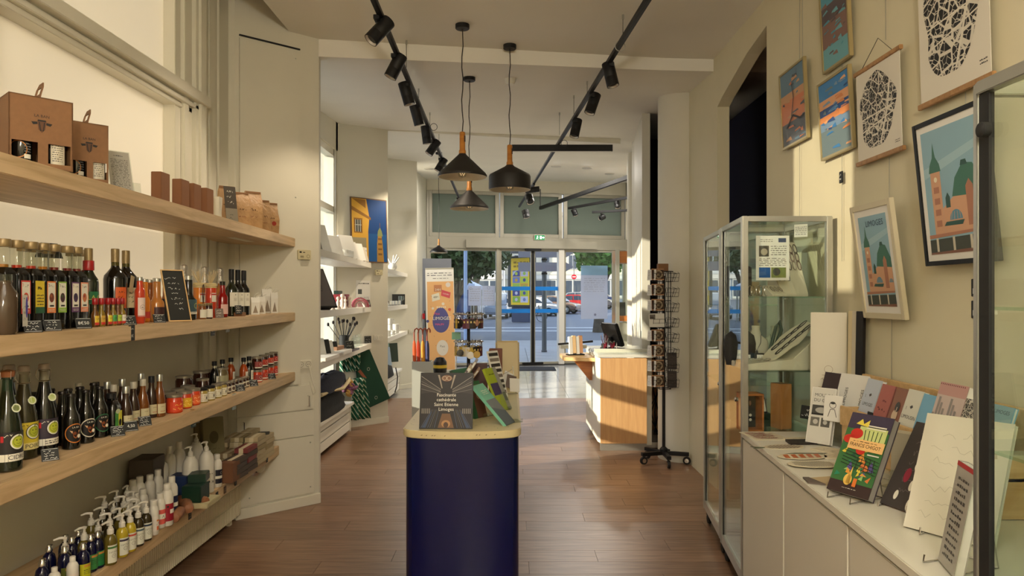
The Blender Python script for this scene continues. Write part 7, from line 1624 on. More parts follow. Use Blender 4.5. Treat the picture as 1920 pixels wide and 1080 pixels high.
for i in range(3): slab('framed_board','edge of a framed board stacked behind the tall white board, %s' % ['cream','sand','black'][i],'board',.05,.63,.016,(1.640 + .002 * i,3.42 - .035 * i,ST),YR + .25,.02,[mat('cream_board',(214,198,156),.5),mat('sand_cover',(196,186,164),.5),mat('black_board',(24,20,22),.5)][i],'boards stacked against the right wall')
def moulin(b,w,h):
 b.rect(-w / 2 + .004,.004,w / 2 - .004,h - .004,K(214,212,202)); b.text('MOULIN',0,h * .86,.022,K(70,70,66),.0004); b.text('DU GOT',0,h * .765,.022,K(70,70,66),.0004)
 b.rect(-w * .4,h * .5,w * .4,h * .68,K(70,70,66),.0003); b.disc(0,h * .59,.03,K(170,168,160),.0005,.014); b.rect(-w * .4,h * .5,w * .4,h * .53,K(30,30,28),.0006)
 b.rect(-w * .4,h * .30,-.004,h * .46,K(110,108,100),.0003); b.rect(.004,h * .30,w * .4,h * .46,K(90,88,82),.0003); b.disc(-.022,h * .38,.012,K(190,188,180),.0005); b.disc(.024,h * .38,.01,K(180,178,170),.0005)
book('book','grey white book with three small photographs, standing near the jewellery case',.115,.265,.03,(1.43,3.30,ST + .012),-.85,.30,0,M_wb,moulin)
def chigot(b,w,h):
 b.rect(-w / 2,0,w / 2,h,K(60,110,60)); b.rect(-w / 2,h * .80,w / 2,h,K(64,56,76),.0002); b.rect(-w / 2,0,w / 2,h * .14,K(58,42,40),.0002); rr = random.Random(3)
 for k in range(26): x,y = rr.uniform(-.45,.4) * w,rr.uniform(.16,.56) * h; b.poly([(x,y),(x + rr.uniform(.01,.03),y + rr.uniform(-.01,.01)),(x + rr.uniform(.0,.02),y + rr.uniform(.01,.03))],[K(40,130,100),K(220,200,70),K(90,80,140),K(220,150,60),K(150,190,110),K(40,90,60),K(210,120,60)][k % 7],.0003 + .0001 * k)
 for x,y,r in ((-.035,.74,.024),(-.06,.66,.02),(-.03,.60,.022),(.0,.54,.018)): b.disc(x,h * y,r,K(196,48,36),.0035,r * .8)
 b.poly([(-.05,h * .86),(-.03,h * .93),(-.02,h * .87),(.0,h * .93),(.0,h * .84)],K(226,206,80),.0035); b.rect(-.03,h * .64,w / 2 - .006,h * .84,K(196,206,130),.0030)
 for k in range(5): b.line([(.0 + .014 * k,h * .66),(-.006 + .016 * k,h * .8)],.003,K(50,80,50),.0038)
 for k in range(5): b.line([(-.06,h * (.36 + .04 * k)),(w / 2,h * (.28 + .04 * k))],.0022,K(40,50,40),.0036); b.line([(.0 + .016 * k,h * .46),(.002 + .016 * k,h * .30)],.0022,K(40,50,40),.0036)
 b.poly([(-.02,h * .12),(.0,h * .12),(-.006,h * .34)],K(230,190,90),.004); b.disc(-.012,h * .17,.016,K(230,190,90),.004,.02); b.rect(.01,h * .1,.024,h * .2,K(220,120,50),.004)
 b.rect(-.055,h * .545,w / 2,h * .675,K(232,186,120),.0045); b.text('FRANCIS CHIGOT',.012,h * .60,.0185,BL,.005,.80); b.scrib(-.04,h * .64,.06,h * .655,1,BL,.005,4)
 b.rect(.0,h * .85,.07,h * .865,WH,.0045); b.rect(-.005,h * .82,.07,h * .832,WH,.0045); b.rect(.03,h * .50,.075,h * .515,WH,.0045); b.scrib(-.03,h * .06,.03,h * .075,1,WH,.003,2)
book('book','colourful stained glass book with an orange title band, on a wire easel',.165,.295,.032,(1.155,2.43,ST + .018),-1.12,.48,0,mat('chigot_cover',(60,52,60),.4),chigot,mat('grey_edge',(160,156,148),.5))
def easel(label,x,y,yaw,s=1.0):
 t = thing('wire_easel',label,'easel',(x,y,ST),yaw,'wire easels of the sideboard')
 for q in (-.045,.045): MB().tube([(q,-.05 * s,.022),(q,-.055 * s,.003),(q,.11 * s,.003),(q * .9,.088 * s,.13 * s),(q,.02 * s,.012)],.0022,M_chrome,6).build('leg',t)
 MB().tube([(-.045,.11 * s,.003),(.045,.11 * s,.003)],.0022,M_chrome,6).build('crossbar',t)
easel('wire easel under the stained glass book',1.165,2.43,-1.12); easel('wire easel behind the stained glass book, empty',1.38,2.62,-.8,.8)
t = thing('booklet_bundle','bundle of curved cream booklets in a clear holder behind the stained glass book','booklets',(1.42,2.55,ST),YR + .5)
for k in range(5):
 b = MB(); pr = [(.0,0),(.012,.05),(.016,.10),(.010,.16),(-.002,.20)]; b.M = Matrix(((0,0,1,-.06),(1,0,0,.012 * k),(0,1,0,.004),(0,0,0,1)))
 b.prism([(p[0],p[1]) for p in pr] + [(p[0] + .007,p[1]) for p in reversed(pr)],0,.12,mat('cream_pages',(206,196,170),.6)); b.build('booklet',t,bev=.001)
MB().bx(-.07,.07,-.03,.10,0,.004,M_acryl).bx(-.07,.07,-.03,-.027,0,.07,M_acryl).build('holder',t)
def leafy(b,w,h):
 for x,y,r,a,c in ((-.02,.80,.012,.5,WH),(.03,.62,.02,.8,WH),(.0,.50,.012,.3,WH),(-.02,.38,.022,.9,K(140,40,60)),(.01,.28,.016,.5,WH),(-.03,.14,.014,.6,WH),(.03,.08,.02,.7,WH),(.05,.9,.012,.4,K(120,50,60))): b.disc(x,h * y,r * .55,c,.0003,r * 1.2)
 b.squig(-.04,.05,.04,h - .03,7,.0012,K(130,120,116),.0002,5)
book('book','dark grey book with white petal shapes leaning on the sideboard',.15,.31,.022,(1.262,2.30,ST + .006),-1.25,.55,0,mat('charcoal_cover',(62,56,54),.5),leafy,mat('reddish_pages',(190,150,140),.6))
book('book','large ivory art book with faint line drawing, leaning next to the petal book',.24,.36,.022,(1.25,2.03,ST + .006),-.98,.42,0,mat('ivory_art',(216,210,192),.5),lambda b,w,h: (b.squig(-.09,.03,.09,h - .04,7,.0009,K(170,164,146),0,8),b.squig(.02,.19,.05,.23,2,.003,K(70,66,60),.0002,3)))
book('book','narrow silver and black book with a red top corner, nearest on the sideboard',.12,.27,.024,(1.108,1.80,ST + .006),-1.84,.18,0,mat('silver_cover',(170,166,156),.4),lambda b,w,h: (b.scrib(-.04,.02,.04,h - .03,12,K(70,66,62),0,6),b.rect(-w / 2,h - .012,w / 2,h,K(186,40,44),.0003)))
easel('wire easel under the ivory art book',1.27,2.06,-.98,1.1); easel('wire easel under the petal book',1.29,2.34,-.95); easel('clear wire easel under the nearest silver book',1.14,1.82,-1.28,.9)
slab('price_card','small black price card on the lower board of the book rack','price card',.045,.055,.003,(1.494,2.72,.955),YR,0,M_slate,prt=lambda b,w,h: b.squig(-.015,.01,.015,.045,2,.002,M_chalk,0,4))
slab('price_card','small dark price card on the beech ledge, behind the stained glass book','price card',.045,.045,.003,(1.486,2.93,1.075),YR,.1,M_slate)
slab('price_card','black price card standing at the foot of the dark far book','price card',.075,.065,.02,(1.44,3.45,1.0),YR + .5,.2,M_slate,prt=lambda b,w,h: b.squig(-.03,.01,.03,.055,2,.002,M_chalk,0,9))
# flat papers and cut-out fruit cards
def flat(name,label,cat,x,y,yaw,z=ST,draw=None,parts=None):
 t = thing(name,label,cat,(x,y,z + .0006),yaw); b = MB(); parts(b); b.build('card',t)
 if draw: b = MB(); b.M = Matrix.Translation((0,0,.0028)); draw(b); b.build('print',t)
 return t
ov = lambda rx,ry,n=28,wob=.0: [(rx * (1 + wob * math.sin(9 * a)) * math.cos(a),ry * (1 + wob * math.sin(9 * a)) * math.sin(a)) for a in [2 * PI * k / n for k in range(n)]]
M_ccard = mat('cream_card',(214,204,176),.6)
flat('lace_card','flat card with red lace pattern at the far corner of the sideboard','card',1.262,3.53,.1,parts=lambda b: b.prism([(-.085,-.10),(.085,-.10),(.085,.10),(-.085,.10)],0,.002,M_ccard),draw=lambda b: [b.squig(-.07,-.08,.07,.08,9,.004,K(160,50,40),0,s) for s in (1,2,3)])
def pine(b):
 for j in range(8):
  for i in range(9):
   x,y = -.075 + .018 * i + (.009 if j % 2 else 0),-.03 + .0085 * j
   if (x / .085) ** 2 + (y / .042) ** 2 < .9: b.poly([(x - .007,y),(x,y + .0038),(x + .007,y),(x,y - .0038)],K(84,54,60))
flat('fruit_card','cream pineapple shaped card with dotted print and green leaves','card',1.262,3.27,.15,parts=lambda b: (b.prism(ov(.095,.052,28,.03),0,.002,M_ccard),b.prism([(-.09,0),(-.15,.03),(-.13,.01),(-.155,-.01),(-.12,-.01)],0,.002,mat('leaf_green',(80,86,62),.6))),draw=pine)
flat('fruit_card','cream striped orange fish shaped card with grey fin','card',1.262,3.06,.1,ST + .004,parts=lambda b: (b.prism(ov(.11,.055,28,.02),0,.002,M_ccard),b.prism([(-.06,.045),(.12,.03),(.14,.045),(0,.065)],0,.0025,mat('grey_fin',(110,112,96),.6))),draw=lambda b: [b.poly([(-.09 + .035 * k,-.03),(-.07 + .035 * k,-.035),(-.05 + .035 * k,.035),(-.075 + .035 * k,.03)],K(186,100,56)) for k in range(5)])
flat('fruit_card','cream oval card with fine grey dots, nearest of the cut-out cards','card',1.242,2.90,.0,ST + .008,parts=lambda b: b.prism(ov(.105,.06,36,.02),0,.002,M_ccard),draw=lambda b: [b.rect(x,y,x + .0055,y + .004,K(110,110,100)) for x in [-.08 + .0095 * i for i in range(17)] for y in [-.04 + .0075 * j for j in range(11)] if (x / .09) ** 2 + (y / .048) ** 2 < 1])
flat('envelope','kraft coloured folded card with a dark triangular corner, behind the stained glass book','card',1.16,2.66,.4,parts=lambda b: (b.prism([(-.02,-.05),(.12,-.07),(.13,.03),(.0,.05)],0,.003,mat('envelope_tan',(190,168,128),.6)),b.prism([(-.06,-.005),(-.02,-.05),(.0,.05),(-.02,.06)],.0,.006,mat('dark_corner',(96,84,76),.6))))
for i,(x,y,yaw,w_,h_) in enumerate(((1.44,3.18,.5,.10,.14),(1.42,3.06,-.3,.12,.09),(1.50,3.05,.9,.14,.10),(1.40,3.42,.1,.12,.1),(1.46,2.92,.3,.12,.16),(1.52,2.80,.0,.10,.2))):
 flat('booklet','flat pale booklet lying on the sideboard, %s' % ['beside the pineapple card','beside the striped card','under the ledge of the rack','before the jewellery case','behind the oval dotted card','at the foot of the beech rack'][i],'booklet',x,y,yaw,ST,parts=lambda b: b.prism([(-w_ / 2,-h_ / 2),(w_ / 2,-h_ / 2),(w_ / 2,h_ / 2),(-w_ / 2,h_ / 2)],0,.006,M_ccard),draw=lambda b: (b.squig(-w_ * .35,-h_ * .3,w_ * .35,h_ * .3,2,.002,K(150,140,116),.004,i)))
flat('brochure','dark folded brochure lying before the grey white photograph book','brochure',1.36,3.36,.2,ST,parts=lambda b: b.prism([(-.06,-.04),(.08,-.05),(.09,.03),(-.03,.05)],0,.010,mat('dark_leaflet',(46,38,34),.6)))
# ================================================================= PICTURES ON THE RIGHT WALL
def wpic(name,label,yc,zb,w,h,fw,fm,draw,lean=.0,off=.012,mat_w=0,group=None,depth=.02):
 t = thing(name,label,'picture',(XR - off - depth - math.sin(lean) * 0,yc,zb),YR,group,tilt=lean)
 for x0,x1,z0,z1 in ((-w / 2,-w / 2 + fw,0,h),(w / 2 - fw,w / 2,0,h),(-w / 2 + fw,w / 2 - fw,0,fw),(-w / 2 + fw,w / 2 - fw,h - fw,h)): MB().bx(x0,x1,0,depth,z0,z1,fm).build('frame_strip',t,bev=.0015)
 MB().bx(-w / 2 + fw,w / 2 - fw,.006,depth - .002,fw,h - fw,M_paper).build('mount',t)
 b = MB(); b.M = face((0,.0054,0)); draw(b,w - 2 * fw - 2 * mat_w,h - 2 * fw - 2 * mat_w,fw + mat_w); b.build('artwork',t); return t
M_brass = mat('champagne_frame',(176,160,116),.35,metal=.5)
def bands(cols,dark=None,seed=1):
 def d(b,w,h,z):
  rr = random.Random(seed); n = len(cols); y = z
  for i,(c,f) in enumerate(cols): b.poly([(-w / 2,y),(w / 2,y),(w / 2,y + h * f),(-w / 2,y + h * f)],c,.0001 * i); y += h * f
  for k in range(40):
   i = rr.randrange(n); c = cols[i][0]; x = rr.uniform(-.5,.38) * w; yy = z + h * rr.uniform(.02,.93); L = w * rr.uniform(.08,.3)
   b.poly([(x,yy),(min(x + L,w / 2),yy + h * rr.uniform(-.02,.02)),(min(x + L * .8,w / 2),yy + h * rr.uniform(.015,.05)),(x + L * .1,yy + h * .02)],c,.001 + k * .00003)
  if dark: dark(b,w,h,z)
 return d
wpic('framed_picture','small framed sunset print with a dark branch, leftmost on the right wall',4.165,2.50,.37,.46,.014,M_brass,bands([(K(90,96,104),.3),(K(206,130,92),.3),(K(196,150,110),.1),(K(100,130,150),.3)],lambda b,w,h,z: (b.line([(-.1,z + .10),(0,z + .16),(.1,z + .12),(w / 2,z + .13)],.012,BL,.004),b.line([(-.02,z + .16),(.02,z + h * .6),(.0,z + h * .8)],.008,K(70,66,70),.004)),3),.05)
wpic('framed_picture','framed print of orange and blue sky over icy water',3.625,2.33,.36,.41,.014,M_brass,bands([(K(110,130,136),.35),(K(120,150,180),.12),(K(220,140,80),.08),(K(40,80,140),.1),(K(230,170,120),.12),(K(60,130,190),.23)],None,5),.06)
wpic('framed_picture','framed print in blue and brown cut by the top edge of the photograph',3.63,2.79,.31,.46,.014,M_brass,bands([(K(110,170,180),.25),(K(130,100,90),.3),(K(90,80,84),.2),(K(80,150,170),.25)],None,7),.05)
M_mframe = mat('cream_frame',(206,196,166),.45)
wpic('framed_picture','cream framed LIMOGES station poster hanging above the book rack',3.13,1.50,.35,.52,.026,M_mframe,lambda b,w,h,z: station(b,w,h,0,z),.13,.03,.03)
wpic('framed_picture','black framed station poster half hidden by the close display case',2.60,1.72,.42,.56,.018,M_black,lambda b,w,h,z: station(b,w,h,0,z,False),.10,.03,.025)
def hanger(label,yc,zb,w,h,bar,ox,sc):
 t = thing('hanging_print',label,'picture',(XR - .03,yc,zb),YR,'city map prints on wooden hangers',tilt=.03)
 MB().bx(-w / 2 - .015,w / 2 + .015,-.008,.008,-.0,bar,W_hang).build('lower_bar',t,bev=.002); MB().bx(-w / 2 - .015,w / 2 + .015,-.008,.008,h,h + bar,W_hang).build('upper_bar',t,bev=.002)
 MB().bx(-w / 2,w / 2,-.001,.001,bar,h,mat('print_paper',(222,216,200),.6)).build('sheet',t)
 MB().tube([(-w / 2 * .7,0,h + bar),(0,.01,h + bar + .10),(w / 2 * .7,0,h + bar)],.0015,BL,4).build('cord',t)
 b = MB(); b.M = face((0,-.0016,0)); b.poly(blob(-.01,h * .53,w * .40,h * .40),map_mat('map_print_%d' % sc,sc)); b.scrib(w * .36,h * .10,w * .46,h * .14,2,BL,0,3)
 for a in (.2,.9): b.line([(-w * .38,h * (.3 + a * .2)),(w * .36,h * (.42 + a * .1))],.006,K(222,216,200),.0004)
 b.line([(w * .30,h * .86),(w * .22,h * .5),(w * .05,h * .16)],.012,K(222,216,200),.0004); b.build('city_map',t)
hanger('black city map print on wooden bars, smaller of two, left',3.20,2.225,.38,.43,.020,0,22)
hanger('large black city map print on wooden bars, cut by the top right edge',2.66,2.36,.42,.62,.022,0,15)
for y,z0,z1,lab in ((4.13,2.0,3.6,'picture wire down to the leftmost print, running on below'),(4.09,2.96,3.6,'second picture wire right above the leftmost print'),(3.60,1.78,2.33,'picture wire hanging below the icy water print, with a tag'),(3.60,2.74,2.80,'short picture wire between the two small prints'),(3.18,2.76,3.6,'picture wire above the smaller map print'),(3.15,2.02,2.22,'picture wire between the map print and the LIMOGES poster'),(3.13,1.2,1.50,'picture wire hanging below the LIMOGES poster'),(2.62,2.28,2.36,'short wire between the large map and the black framed poster')):
 MB().tube([(0,0,0),(0,0,z1 - z0)],.0014,M_alu,5).build('picture_wire',None,(XR - .012,y,z0),label=lab,cat='wire',group='picture wires on the right wall')
slab('price_tag','small dark price tag on the wire below the icy water print','price tag',.035,.06,.006,(XR - .02,3.60,2.18),YR,0,M_slate,prt=lambda b,w,h: b.squig(-.01,.01,.01,.05,2,.0015,M_chalk,0,3))
for k,z in enumerate((1.60,1.52)): slab('price_tag',['small black checked tag on the wall beside the close case, upper','small black checked tag on the wall beside the close case, lower'][k],'price tag',.05,.065,.003,(XR - .005,2.575,z),YR,0,M_slate,prt=lambda b,w,h: (b.rect(-.014,.01,0,.03,M_chalk),b.rect(0,.035,.014,.055,M_chalk)))
# ================================================================= ENTRANCE HALL
slab('wall_cabinet','grey blue panel standing behind the roll-up banner by the shop window','panel',.62,2.42,.10,(-1.62,15.2,0),.08,0,mat('grey_blue_panel',(120,124,134),.5))
bt = thing('rollup_banner','peach roll-up banner with a blue egg emblem reading LIMOGES','banner',(-1.44,14.4,0),.06,tilt=-.03,roll=-.022)
wB,hB = .58,2.18
MB().bx(-wB / 2,wB / 2,-.002,.002,.05,hB,M_paper).build('panel',bt); MB().cb((0,.02,.04),(wB + .02,.16,.08),M_alu).build('base',bt,bev=.01); MB().bx(-wB / 2,wB / 2,-.008,.008,hB - .01,hB + .01,M_alu).build('top_bar',bt)
b = MB(); b.M = face((0,-.003,0)); pe = K(226,176,120)
b.rect(-wB / 2 + .03,.10,wB / 2 - .01,hB - .27,pe); b.scrib(-wB / 2 + .03,hB - .16,wB / 2 - .02,hB - .07,2,K(90,90,96),0,4,.35); b.scrib(-.16,hB - .22,.18,hB - .19,1,K(90,90,96),0,6)
egg = [(.01 + .17 * math.cos(a) * (1 - .12 * math.sin(a)),1.12 + .26 * math.sin(a)) for a in [2 * PI * k / 32 for k in range(32)]]
b.poly(egg,K(84,84,140),.001); b.text('LIMOGES',.03,1.15,.095,WH,.002); b.text('Pass',-.07,1.25,.07,K(226,90,130),.002); b.text("MALIN",-.02,1.03,.06,K(226,90,130),.002)
b.M = b.M @ Matrix.Rotation(0,4,'Z'); b.rect(-.12,1.70,.04,1.84,K(190,130,90),.001); b.text('24H',-.04,1.74,.07,WH,.002)
b.poly([(.02,1.62),(.20,1.56),(.22,1.68),(.04,1.74)],K(200,80,90),.0015); b.poly([(-.16,1.50),(.0,1.54),(-.02,1.68),(-.17,1.64)],K(226,220,200),.0015); b.text('48H',-.085,1.59,.06,K(60,60,60),.002,1,.1)
b.text('3 JOURS',.12,1.65,.036,WH,.002,1,-.25); b.disc(.17,1.84,.05,K(220,210,200),.001); b.disc(.06,1.45,.03,K(230,220,200),.001); b.disc(.19,1.33,.03,K(206,96,66),.001); b.disc(-.15,1.36,.025,K(230,220,200),.001)
for k in range(14): a = k * 1.1; x,y = .2 * math.sin(a * 3),.3 + .1 * k; b.line([(x,y),(x + .02 * math.cos(a),y + .02 * math.sin(a))],.006,K(150,100,70),.001)
for k in range(5): b.rect(-.07 + .04 * k,1.365,-.05 + .04 * k,1.40,WH,.0012)
b.disc(.03,.55,.12,K(220,214,204),.001,.16); b.text('Pass',.03,.58,.06,K(90,90,90),.002); b.disc(-.26,1.1,.03,K(84,84,140),.001); b.build('banner_print',bt)
t = thing('umbrella_stand','pale grey box of umbrellas behind the island counter','stand',(-1.11,8.75,0));
for x0,x1,y0,y1 in ((-.12,.12,-.10,-.09),(-.12,.12,.09,.10),(-.12,-.11,-.09,.09),(.11,.12,-.09,.09)): MB().bx(x0,x1,y0,y1,0,.80,mat('stand_grey',(176,178,168),.5)).build('side',t)
MB().bx(-.11,.11,-.09,.09,0,.02,M_alu).build('bottom',t)
for k,(x,c,c2,lab) in enumerate(((-.085,mat('umb_orange',(206,84,26),.6),0,'orange folded umbrella with crook handle, leftmost in the stand'),(-.035,mat('umb_red',(186,60,30),.6),0,'red orange folded umbrella in the stand'),(.02,mat('umb_yellow',(226,150,40),.6),0,'yellow folded umbrella with crook handle in the stand'),(.07,mat('umb_navy',(30,36,90),.6),0,'navy folded umbrella, rightmost in the stand'))):
 o = thing('umbrella',lab,'umbrella',(-1.11 + x,8.75,.03),k * .3,'folded umbrellas in the stand',roll=-.02)
 b = MB(); b.lathe([(.004,0),(.010,.1),(.018,.55),(.024,.9),(.020,.98),(.011,1.02)],c,8,sq=3); b.build('canopy',o,smooth=20); MB().tube([(0,0,1.0),(0,0,1.12),(.01,0,1.16),(.035,0,1.175),(.055,0,1.15),(.055,0,1.12)],.009,mat('umb_handle',(150,66,30),.35),8).build('handle',o)
t = thing('hat','black and yellow striped rolled hat on a shelf end beside the umbrellas','hat',(-.93,9.1,.62)); MB().lathe([(.085,0),(.09,.06),(.085,.14)],BL,20,(0,0,0)).build('body',t); MB().lathe([(.092,.06),(.093,.1)],K(220,190,60),20,caps=False).build('stripe',t); MB().lathe([(.085,.14),(.05,.19),(.001,.2)],BL,20).build('crown',t); MB().lathe([(.05,-.62),(.05,0)],mat('stand_grey',(176,178,168),.5),12).build('pedestal',t)
MB().cb((-1.88,15.0,1.18),(.05,.12,.12),K(190,30,40)).build('alarm_button',bev=.006,label='small red alarm button on the far left wall',cat='button')
MB().tube([(-1.86,15.0,1.3),(-1.84,15.0,.9),(-1.80,14.9,.78),(-1.68,14.8,.74),(-1.74,14.85,.66),(-1.62,14.8,.62)],.012,BL,6).build('cable',label='dark tangled cable on the wall beside the banner',cat='cable')
# exit sign on the facade band
t = thing('exit_sign','small green and white emergency exit sign above the glass doors','sign',(0,0,0)); M0 = facM() @ Matrix.Translation((fu(1010),fz(1010,446),.10))
b = MB(); b.M = M0; b.bx(-.13,.13,-.065,.065,-.03,0,M_white); b.build('housing',t,bev=.005)
b = MB(); b.M = M0; gE = mat('exit_green',(20,120,70),.4,emit=.6); wE = mat('exit_white',(220,240,225),.4,emit=.8)
b.rect(-.12,-.055,.12,.055,gE,.002); b.rect(.0,-.035,.05,.035,wE,.003); b.disc(-.05,.03,.012,wE,.003); b.line([(-.05,.02),(-.06,-.01),(-.085,-.04)],.012,wE,.003); b.line([(-.06,-.01),(-.035,-.04)],.012,wE,.003); b.line([(-.08,.005),(-.05,.012),(-.025,.0)],.010,wE,.003); b.poly([(.06,.015),(.09,.015),(.09,.03),(.115,0),(.09,-.03),(.09,-.015),(.06,-.015)],wE,.003); b.build('pictogram',t)
def onglass(name,label,pxa,pxb,pya,pyb,mt,draw=None,w=.004,cat='poster'):
 u0,u1 = fu(pxa),fu(pxb); z1,z0 = fz((pxa + pxb) / 2,pya),fz((pxa + pxb) / 2,pyb); t = thing(name,label,cat,(0,0,0)); b = MB(); b.M = facM(); b.bx(u0,u1,z0,z1,w,w + .004,mt); b.build('sheet',t)
 if draw: b = MB(); b.M = facM() @ Matrix.Translation(((u0 + u1) / 2,z0,w + .005)); draw(b,u1 - u0,z1 - z0); b.build('print',t)
M_sheet = film('backlit_paper',(206,212,226),.5)
onglass('poster','white notice taped to the left window, left of a pair',878,902,536,573,M_sheet,lambda b,w,h: (b.scrib(-w * .4,h * .2,w * .4,h * .9,6,K(170,174,186),0,3),b.ring(-w * .3,h * .85,.03,.006,K(120,124,140))))
onglass('poster','white notice taped to the left window, right of a pair',904,928,536,573,M_sheet,lambda b,w,h: (b.scrib(-w * .4,h * .2,w * .4,h * .8,5,K(176,180,192),0,5),b.ring(.0,h * .9,.035,.006,K(120,124,140))))
onglass('poster','large pale blue backlit poster on the right window',1089,1139,498,598,M_sheet,lambda b,w,h: (b.rect(-w / 2,h * .82,w / 2,h,K(130,170,206)),b.scrib(-w * .4,h * .5,w * .4,h * .78,7,K(176,182,200),.001,3),b.disc(.02,h * .08,.03,K(120,124,150))))
b = MB(); b.M = facM(); b.rect(0,0,.001,.001,M_white)
# ================================================================= STREET
M_pave = mat('pavement',(150,148,146),.8,noise=.08,nscale=2); M_asph = mat('asphalt',(104,106,112),.85,noise=.1,nscale=1.5)
def gz(y): return max(0,(y - 50) * .030)
MB().bx(-60,60,17.0,26,-.3,-.02,M_pave).build('pavement',kind='structure')
b = MB(); b.add([(-90,26,-.03),(90,26,-.03),(90,50,-.03),(-90,50,-.03),(-90,130,gz(130)),(90,130,gz(130))],[(0,1,2,3),(3,2,5,4)],M_asph); b.build('road',kind='structure')
MB().bx(-60,-2.35,-20,17.0,-.3,-.05,M_pave).build('pavement',kind='structure')
M_line = mat('road_paint',(206,206,204),.7)
for k,y in enumerate((33.0,36.5)): MB().bx(-20,20,y,y + .45,-.03,-.022,M_line).build('road_line',kind='structure')
# pavement slabs (the nearer strip)
for i in range(5):
 for j in range(10): link('tile',cached('pslab',lambda: MB().bx(.01,.99,.01,.99,-.02,.0,M_pave)),None,(-4.6 + j,17.15 + i,-.001),kind='structure')
# direction sign
t = thing('direction_sign','street pole with two grey arrow blades seen from behind, outside the doors','street sign',(.93,20.3,0))
M_pole = mat('galvanised',(92,96,100),.45,metal=.4); M_blade = mat('blade_back',(150,150,164),.5)
MB().lathe([(.085,0),(.085,.05),(.07,.06),(.07,3.3),(.001,3.32)],M_pole,20).build('pole',t)
for z,x1 in ((2.72,1.06),(2.32,1.06)):
 b = MB(); b.M = Matrix(((1,0,0,0),(0,0,1,-.10),(0,1,0,z),(0,0,0,1))); b.prism([(-.75,0),(.62,0),(.84,.13),(.62,.26),(-.75,.26)],-.02,.02,M_blade); b.build('blade',t,bev=.004)
 MB().cb((0,-.05,z - .06),(.16,.12,.05),M_black).build('clamp',t)
# advertising column with yellow poster
t = thing('poster_column','street advertising case with a yellow event poster, seen through the door','advert case',(.62,44.0,0),-.6); t.scale = (1.5,1.5,1.5)
M_dkm = mat('dark_street_metal',(44,48,50),.5)
MB().bx(-.62,.62,-.16,.16,.62,2.75,M_dkm).build('case',t,bev=.03); MB().bx(-.45,.45,-.12,.12,0.0,.62,mat('column_base',(60,70,96),.5)).build('base',t,bev=.02)
b = MB(); b.lathe([(1.15,2.92),(1.15,2.98),(.5,3.1),(.001,3.12)],mat('canopy_grey',(150,146,140),.5),28); b.build('canopy',t)
b = MB(); b.M = face((-.02,-.165,0)); yl = K(240,200,48); b.rect(-.42,.72,.50,2.66,yl)
b.scrib(-.34,2.24,.44,2.56,2,K(160,126,30),.002,6,.7)
cl = [K(76,80,140),K(200,190,200),K(120,130,176),K(190,200,70),K(160,190,80),K(206,160,60),K(70,76,130),K(170,190,60),K(150,180,70),K(206,200,210)]
for j in range(5):
 for i in range(2): b.rect(-.34 + .40 * i,1.90 - .27 * j,.03 + .40 * i,2.15 - .27 * j,cl[2 * j + i],.002); b.disc(-.15 + .40 * i,2.02 - .27 * j,.07,cl[(2 * j + i + 3) % 10],.004)
for k in range(6): b.line([(-.34,1.92 + .035 * k),(-.16 + .02 * k,2.15)],.014,K(230,230,230),.005)
b.build('poster_print',t)
# thin pale post left and no-entry sign
t = thing('street_post','tall pale blue grey street post outside the left window','post',(-1.42,21.5,0)); MB().lathe([(.075,0),(.075,.04),(.055,.05),(.055,4.6),(.001,4.62)],mat('pale_post',(150,172,206),.4),18).build('post',t); MB().lathe([(.10,0),(.10,.04)],M_pole,18).build('foot',t)
t = thing('no_entry_sign','round red no entry sign on a thin post across the street','street sign',(6.6,75.0,.75)); MB().lathe([(.04,0),(.04,4.6)],M_pole,12).build('post',t)
b = MB(); b.M = Matrix.Translation((0,-.06,2.95)) @ Matrix.Rotation(PI / 2,4,'X'); b.lathe([(.27,-.02),(.27,.02),(.001,.02)],K(196,36,52),28); b.build('disc',t); b = MB(); b.M = face((0,-.082,2.95)); b.rect(-.18,-.04,.18,.04,WH); b.build('bar',t)
# bicycle
def bike(x,y,label):
 t = thing('bicycle',label,'bicycle',(x,y,0),.1)
 for cx in (-.52,.52):
  b = MB(); b.tube([(cx + .33 * math.cos(a * PI / 12),0,.34 + .33 * math.sin(a * PI / 12)) for a in range(24)],.018,M_rubber,6,True)
  for k in range(8): a = k * PI / 4; b.tube([(cx,0,.34),(cx + .32 * math.cos(a),0,.34 + .32 * math.sin(a))],.003,M_alu,4)
  b.build('wheel',t)
 fr_ = [((-.52,0,.34),(-.12,0,.32)),((-.12,0,.32),(-.22,0,.82)),((-.52,0,.34),(-.20,0,.72)),((-.12,0,.32),(.36,0,.76)),((-.20,0,.72),(.34,0,.82)),((.34,0,.82),(.52,0,.34)),((.34,0,.82),(.30,0,1.0))]
 b = MB(); [b.tube(list(s),.02,M_dkm,6) for s in fr_]; b.build('frame',t); MB().tube([(.30,-.26,1.0),(.34,-.1,1.04),(.34,.1,1.04),(.30,.26,1.0)],.016,M_dkm,6).build('handlebar',t); MB().cb((-.24,0,.86),(.26,.14,.06),M_black).build('saddle',t,bev=.02); MB().cb((.52,0,.80),(.34,.30,.28),mat('pale_crate',(196,190,170),.6)).build('basket',t,bev=.03); MB().lathe([(.09,-.01),(.09,.01)],M_dkm,14,(-.12,0,.32)).build('chainring',t)
bike(1.35,44.0,'bicycle with a pale front basket parked behind the sign pole');
